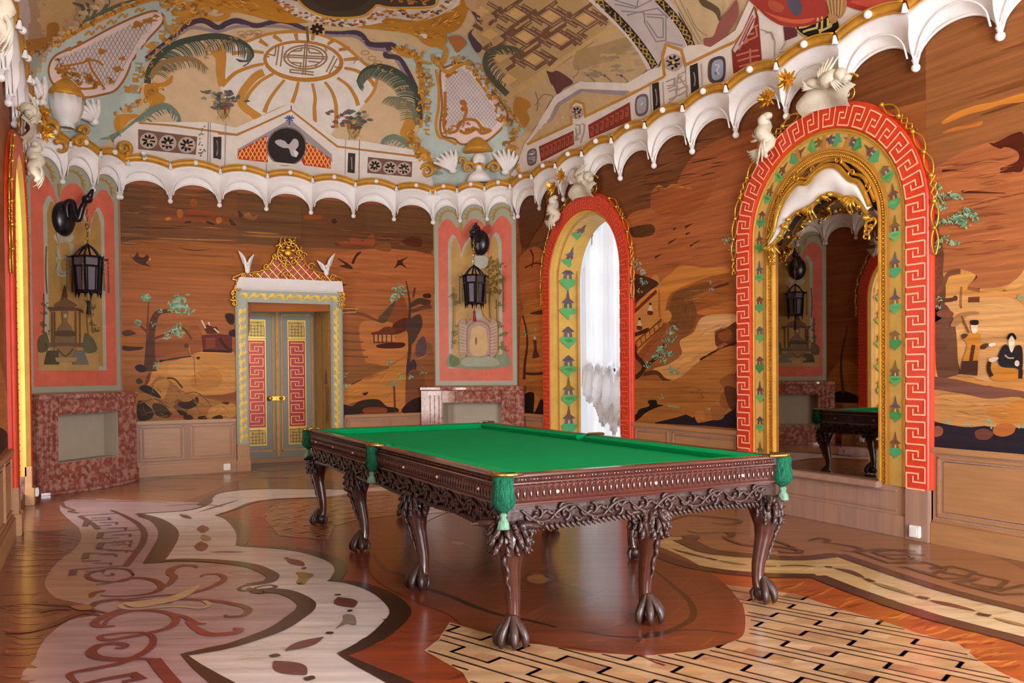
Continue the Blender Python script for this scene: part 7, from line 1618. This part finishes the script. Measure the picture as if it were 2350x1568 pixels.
# ------------------------------------------------------------------ stucco figures in the cove corners
def at3(x, y, S, h):
    n = (S[1](0, 0, 1) - S[1](0, 0, 0)); return hit(x, y, S[1](0, 0, h), n)
def figure(S, h, face, hat, wings, scrolls, label, urn):
    o0 = at3(face[0], face[1], S, h); t = thing('stucco_bust', o0, label, 'stucco ornament'); T = Matrix.Translation(-o0); px = (o0 - EYE).length / FPX; H = lambda x, y, d=0: at3(x, y, S, h + d)
    def M(nm, f, m): bm = bmn(); f(bm); o = link(nm, bm, m, t, True); o.data.transform(T)
    hx, hy, hr = hat; c = H(hx, hy + hr * .5, 0)
    M('gilded_hat', lambda bm: (lathe(bm, c, [(hr * px * 1.05, -.02), (hr * px * 1.1, .0), (hr * px * .95, .05), (hr * px * .7, .13), (hr * px * .35, .19), (.02, .22), (.015, .25)], 20, .03, 10), ball(bm, c + Vector((0, 0, .26)), .025, 1)), GOLDM)
    if urn: M('fluted_collar', lambda bm: lathe(bm, c + Vector((0, 0, -.02)), [(.02, 0), (hr * px * .98, 0), (hr * px * .9, -.14), (hr * px * .7, -.26), (hr * px * .45, -.3), (hr * px * .5, -.36)], 24, .07, 12), WHITE)
    else:
        M('head', lambda bm: (ball(bm, o0, .10, 3, (1, 1, 1.1)), ball(bm, o0 + (EYE - o0).normalized() * .10, .022, 1), [ball(bm, o0 + (EYE - o0).normalized() * .082 + Vector((.035 * s_, -.02 * s_, .025)), .014, 1) for s_ in (-1, 1)], lathe(bm, o0 + Vector((0, 0, -.2)), [(.19, -.12), (.15, -.02), (.06, .05), (.06, .12)], 14)), WHITE)
        M('moustache', lambda bm: [tube(bm, [H(face[0], face[1] + 7, .11), H(face[0] + s_ * 9, face[1] + 10, .11), H(face[0] + s_ * 14, face[1] + 24, .09)], [.018, .02, .006], 6) for s_ in (-1, 1)], GOLDM)
    for cx, cy, a0, a1, n, L in wings:
        def W(bm):
            for k in range(n):
                a = a0 + (a1 - a0) * k / (n - 1); p = [H(cx + L * g * math.cos(a + .25 * g), cy - L * g * math.sin(a + .25 * g), .05 * math.sin(PI * g)) for g in (0, .25, .5, .75, 1)]
                tube(bm, p, [.02, .035, .04, .032, .012], 6)
            ball(bm, H(cx, cy), .06, 2, (1, 1, .8))
        M('feather_fan', W, WHITE)
    for q_ in scrolls:
        def SC(bm):
            x, y, r, tr, sg, a0 = q_; p = []
            for k in range(22): f = k / 21; a = a0 + sg * tr * 2 * PI * f; q = r * (1 - .8 * f); p.append(H(x + q * math.cos(a), y + q * math.sin(a), .04))
            tube(bm, p, [.03 * (1 - .55 * k / 22) * (r / 14) ** .5 for k in range(22)], 7)
        M('gilded_scroll', SC, GOLDM)
figure(S_CR, .12, (1100, 368), (1097, 332, 30), [(1040, 392, 1.2, 2.5, 6, 48), (1160, 395, .7, 1.9, 6, 52)], [(980, 393, 17, 1.4, 1, 3.4), (1075, 385, 14, 1.2, -1, 0), (1135, 385, 14, 1.2, 1, 3), (1200, 385, 12, 1.3, 1, 2), (1060, 370, 10, 1, -1, 1), (1150, 365, 10, 1, 1, 1), (1212, 340, 12, .8, 1, 4)], 'white moustached bust with gilded hat and feather fans above the right corner fireplace', False)
figure(S_CL, .12, (150, 255), (150, 205, 32), [(215, 280, 1.1, 2.5, 6, 52), (95, 235, 1.2, 2.6, 5, 60)], [(115, 300, 26, 1.0, 1, 3.6), (185, 325, 15, 1.3, -1, 0), (285, 340, 17, 1.4, -1, 1.2), (195, 300, 13, 1.1, 1, 3), (100, 260, 16, 1.2, 1, 2), (140, 340, 18, .8, 1, 4), (80, 215, 14, 1, 1, 0)], 'gilded hat on white fluted collar with feather fans above the left corner fireplace', True)
bm = bmn(); b0 = at3(330, 357, S_B, .2); ball(bm, (0, 0, 0), .03, 2); tube(bm, [(0, 0, -.005), (0, -.05, .01)], .03, 10); tube(bm, [(0, 0, -.06), (0, 0, 0)], .016, 8)
o = link('motion_sensor', bm, PLAST, None, True, label='small white sensor perched on the gilded cornice edge, upper left', cat='sensor'); o.location = b0
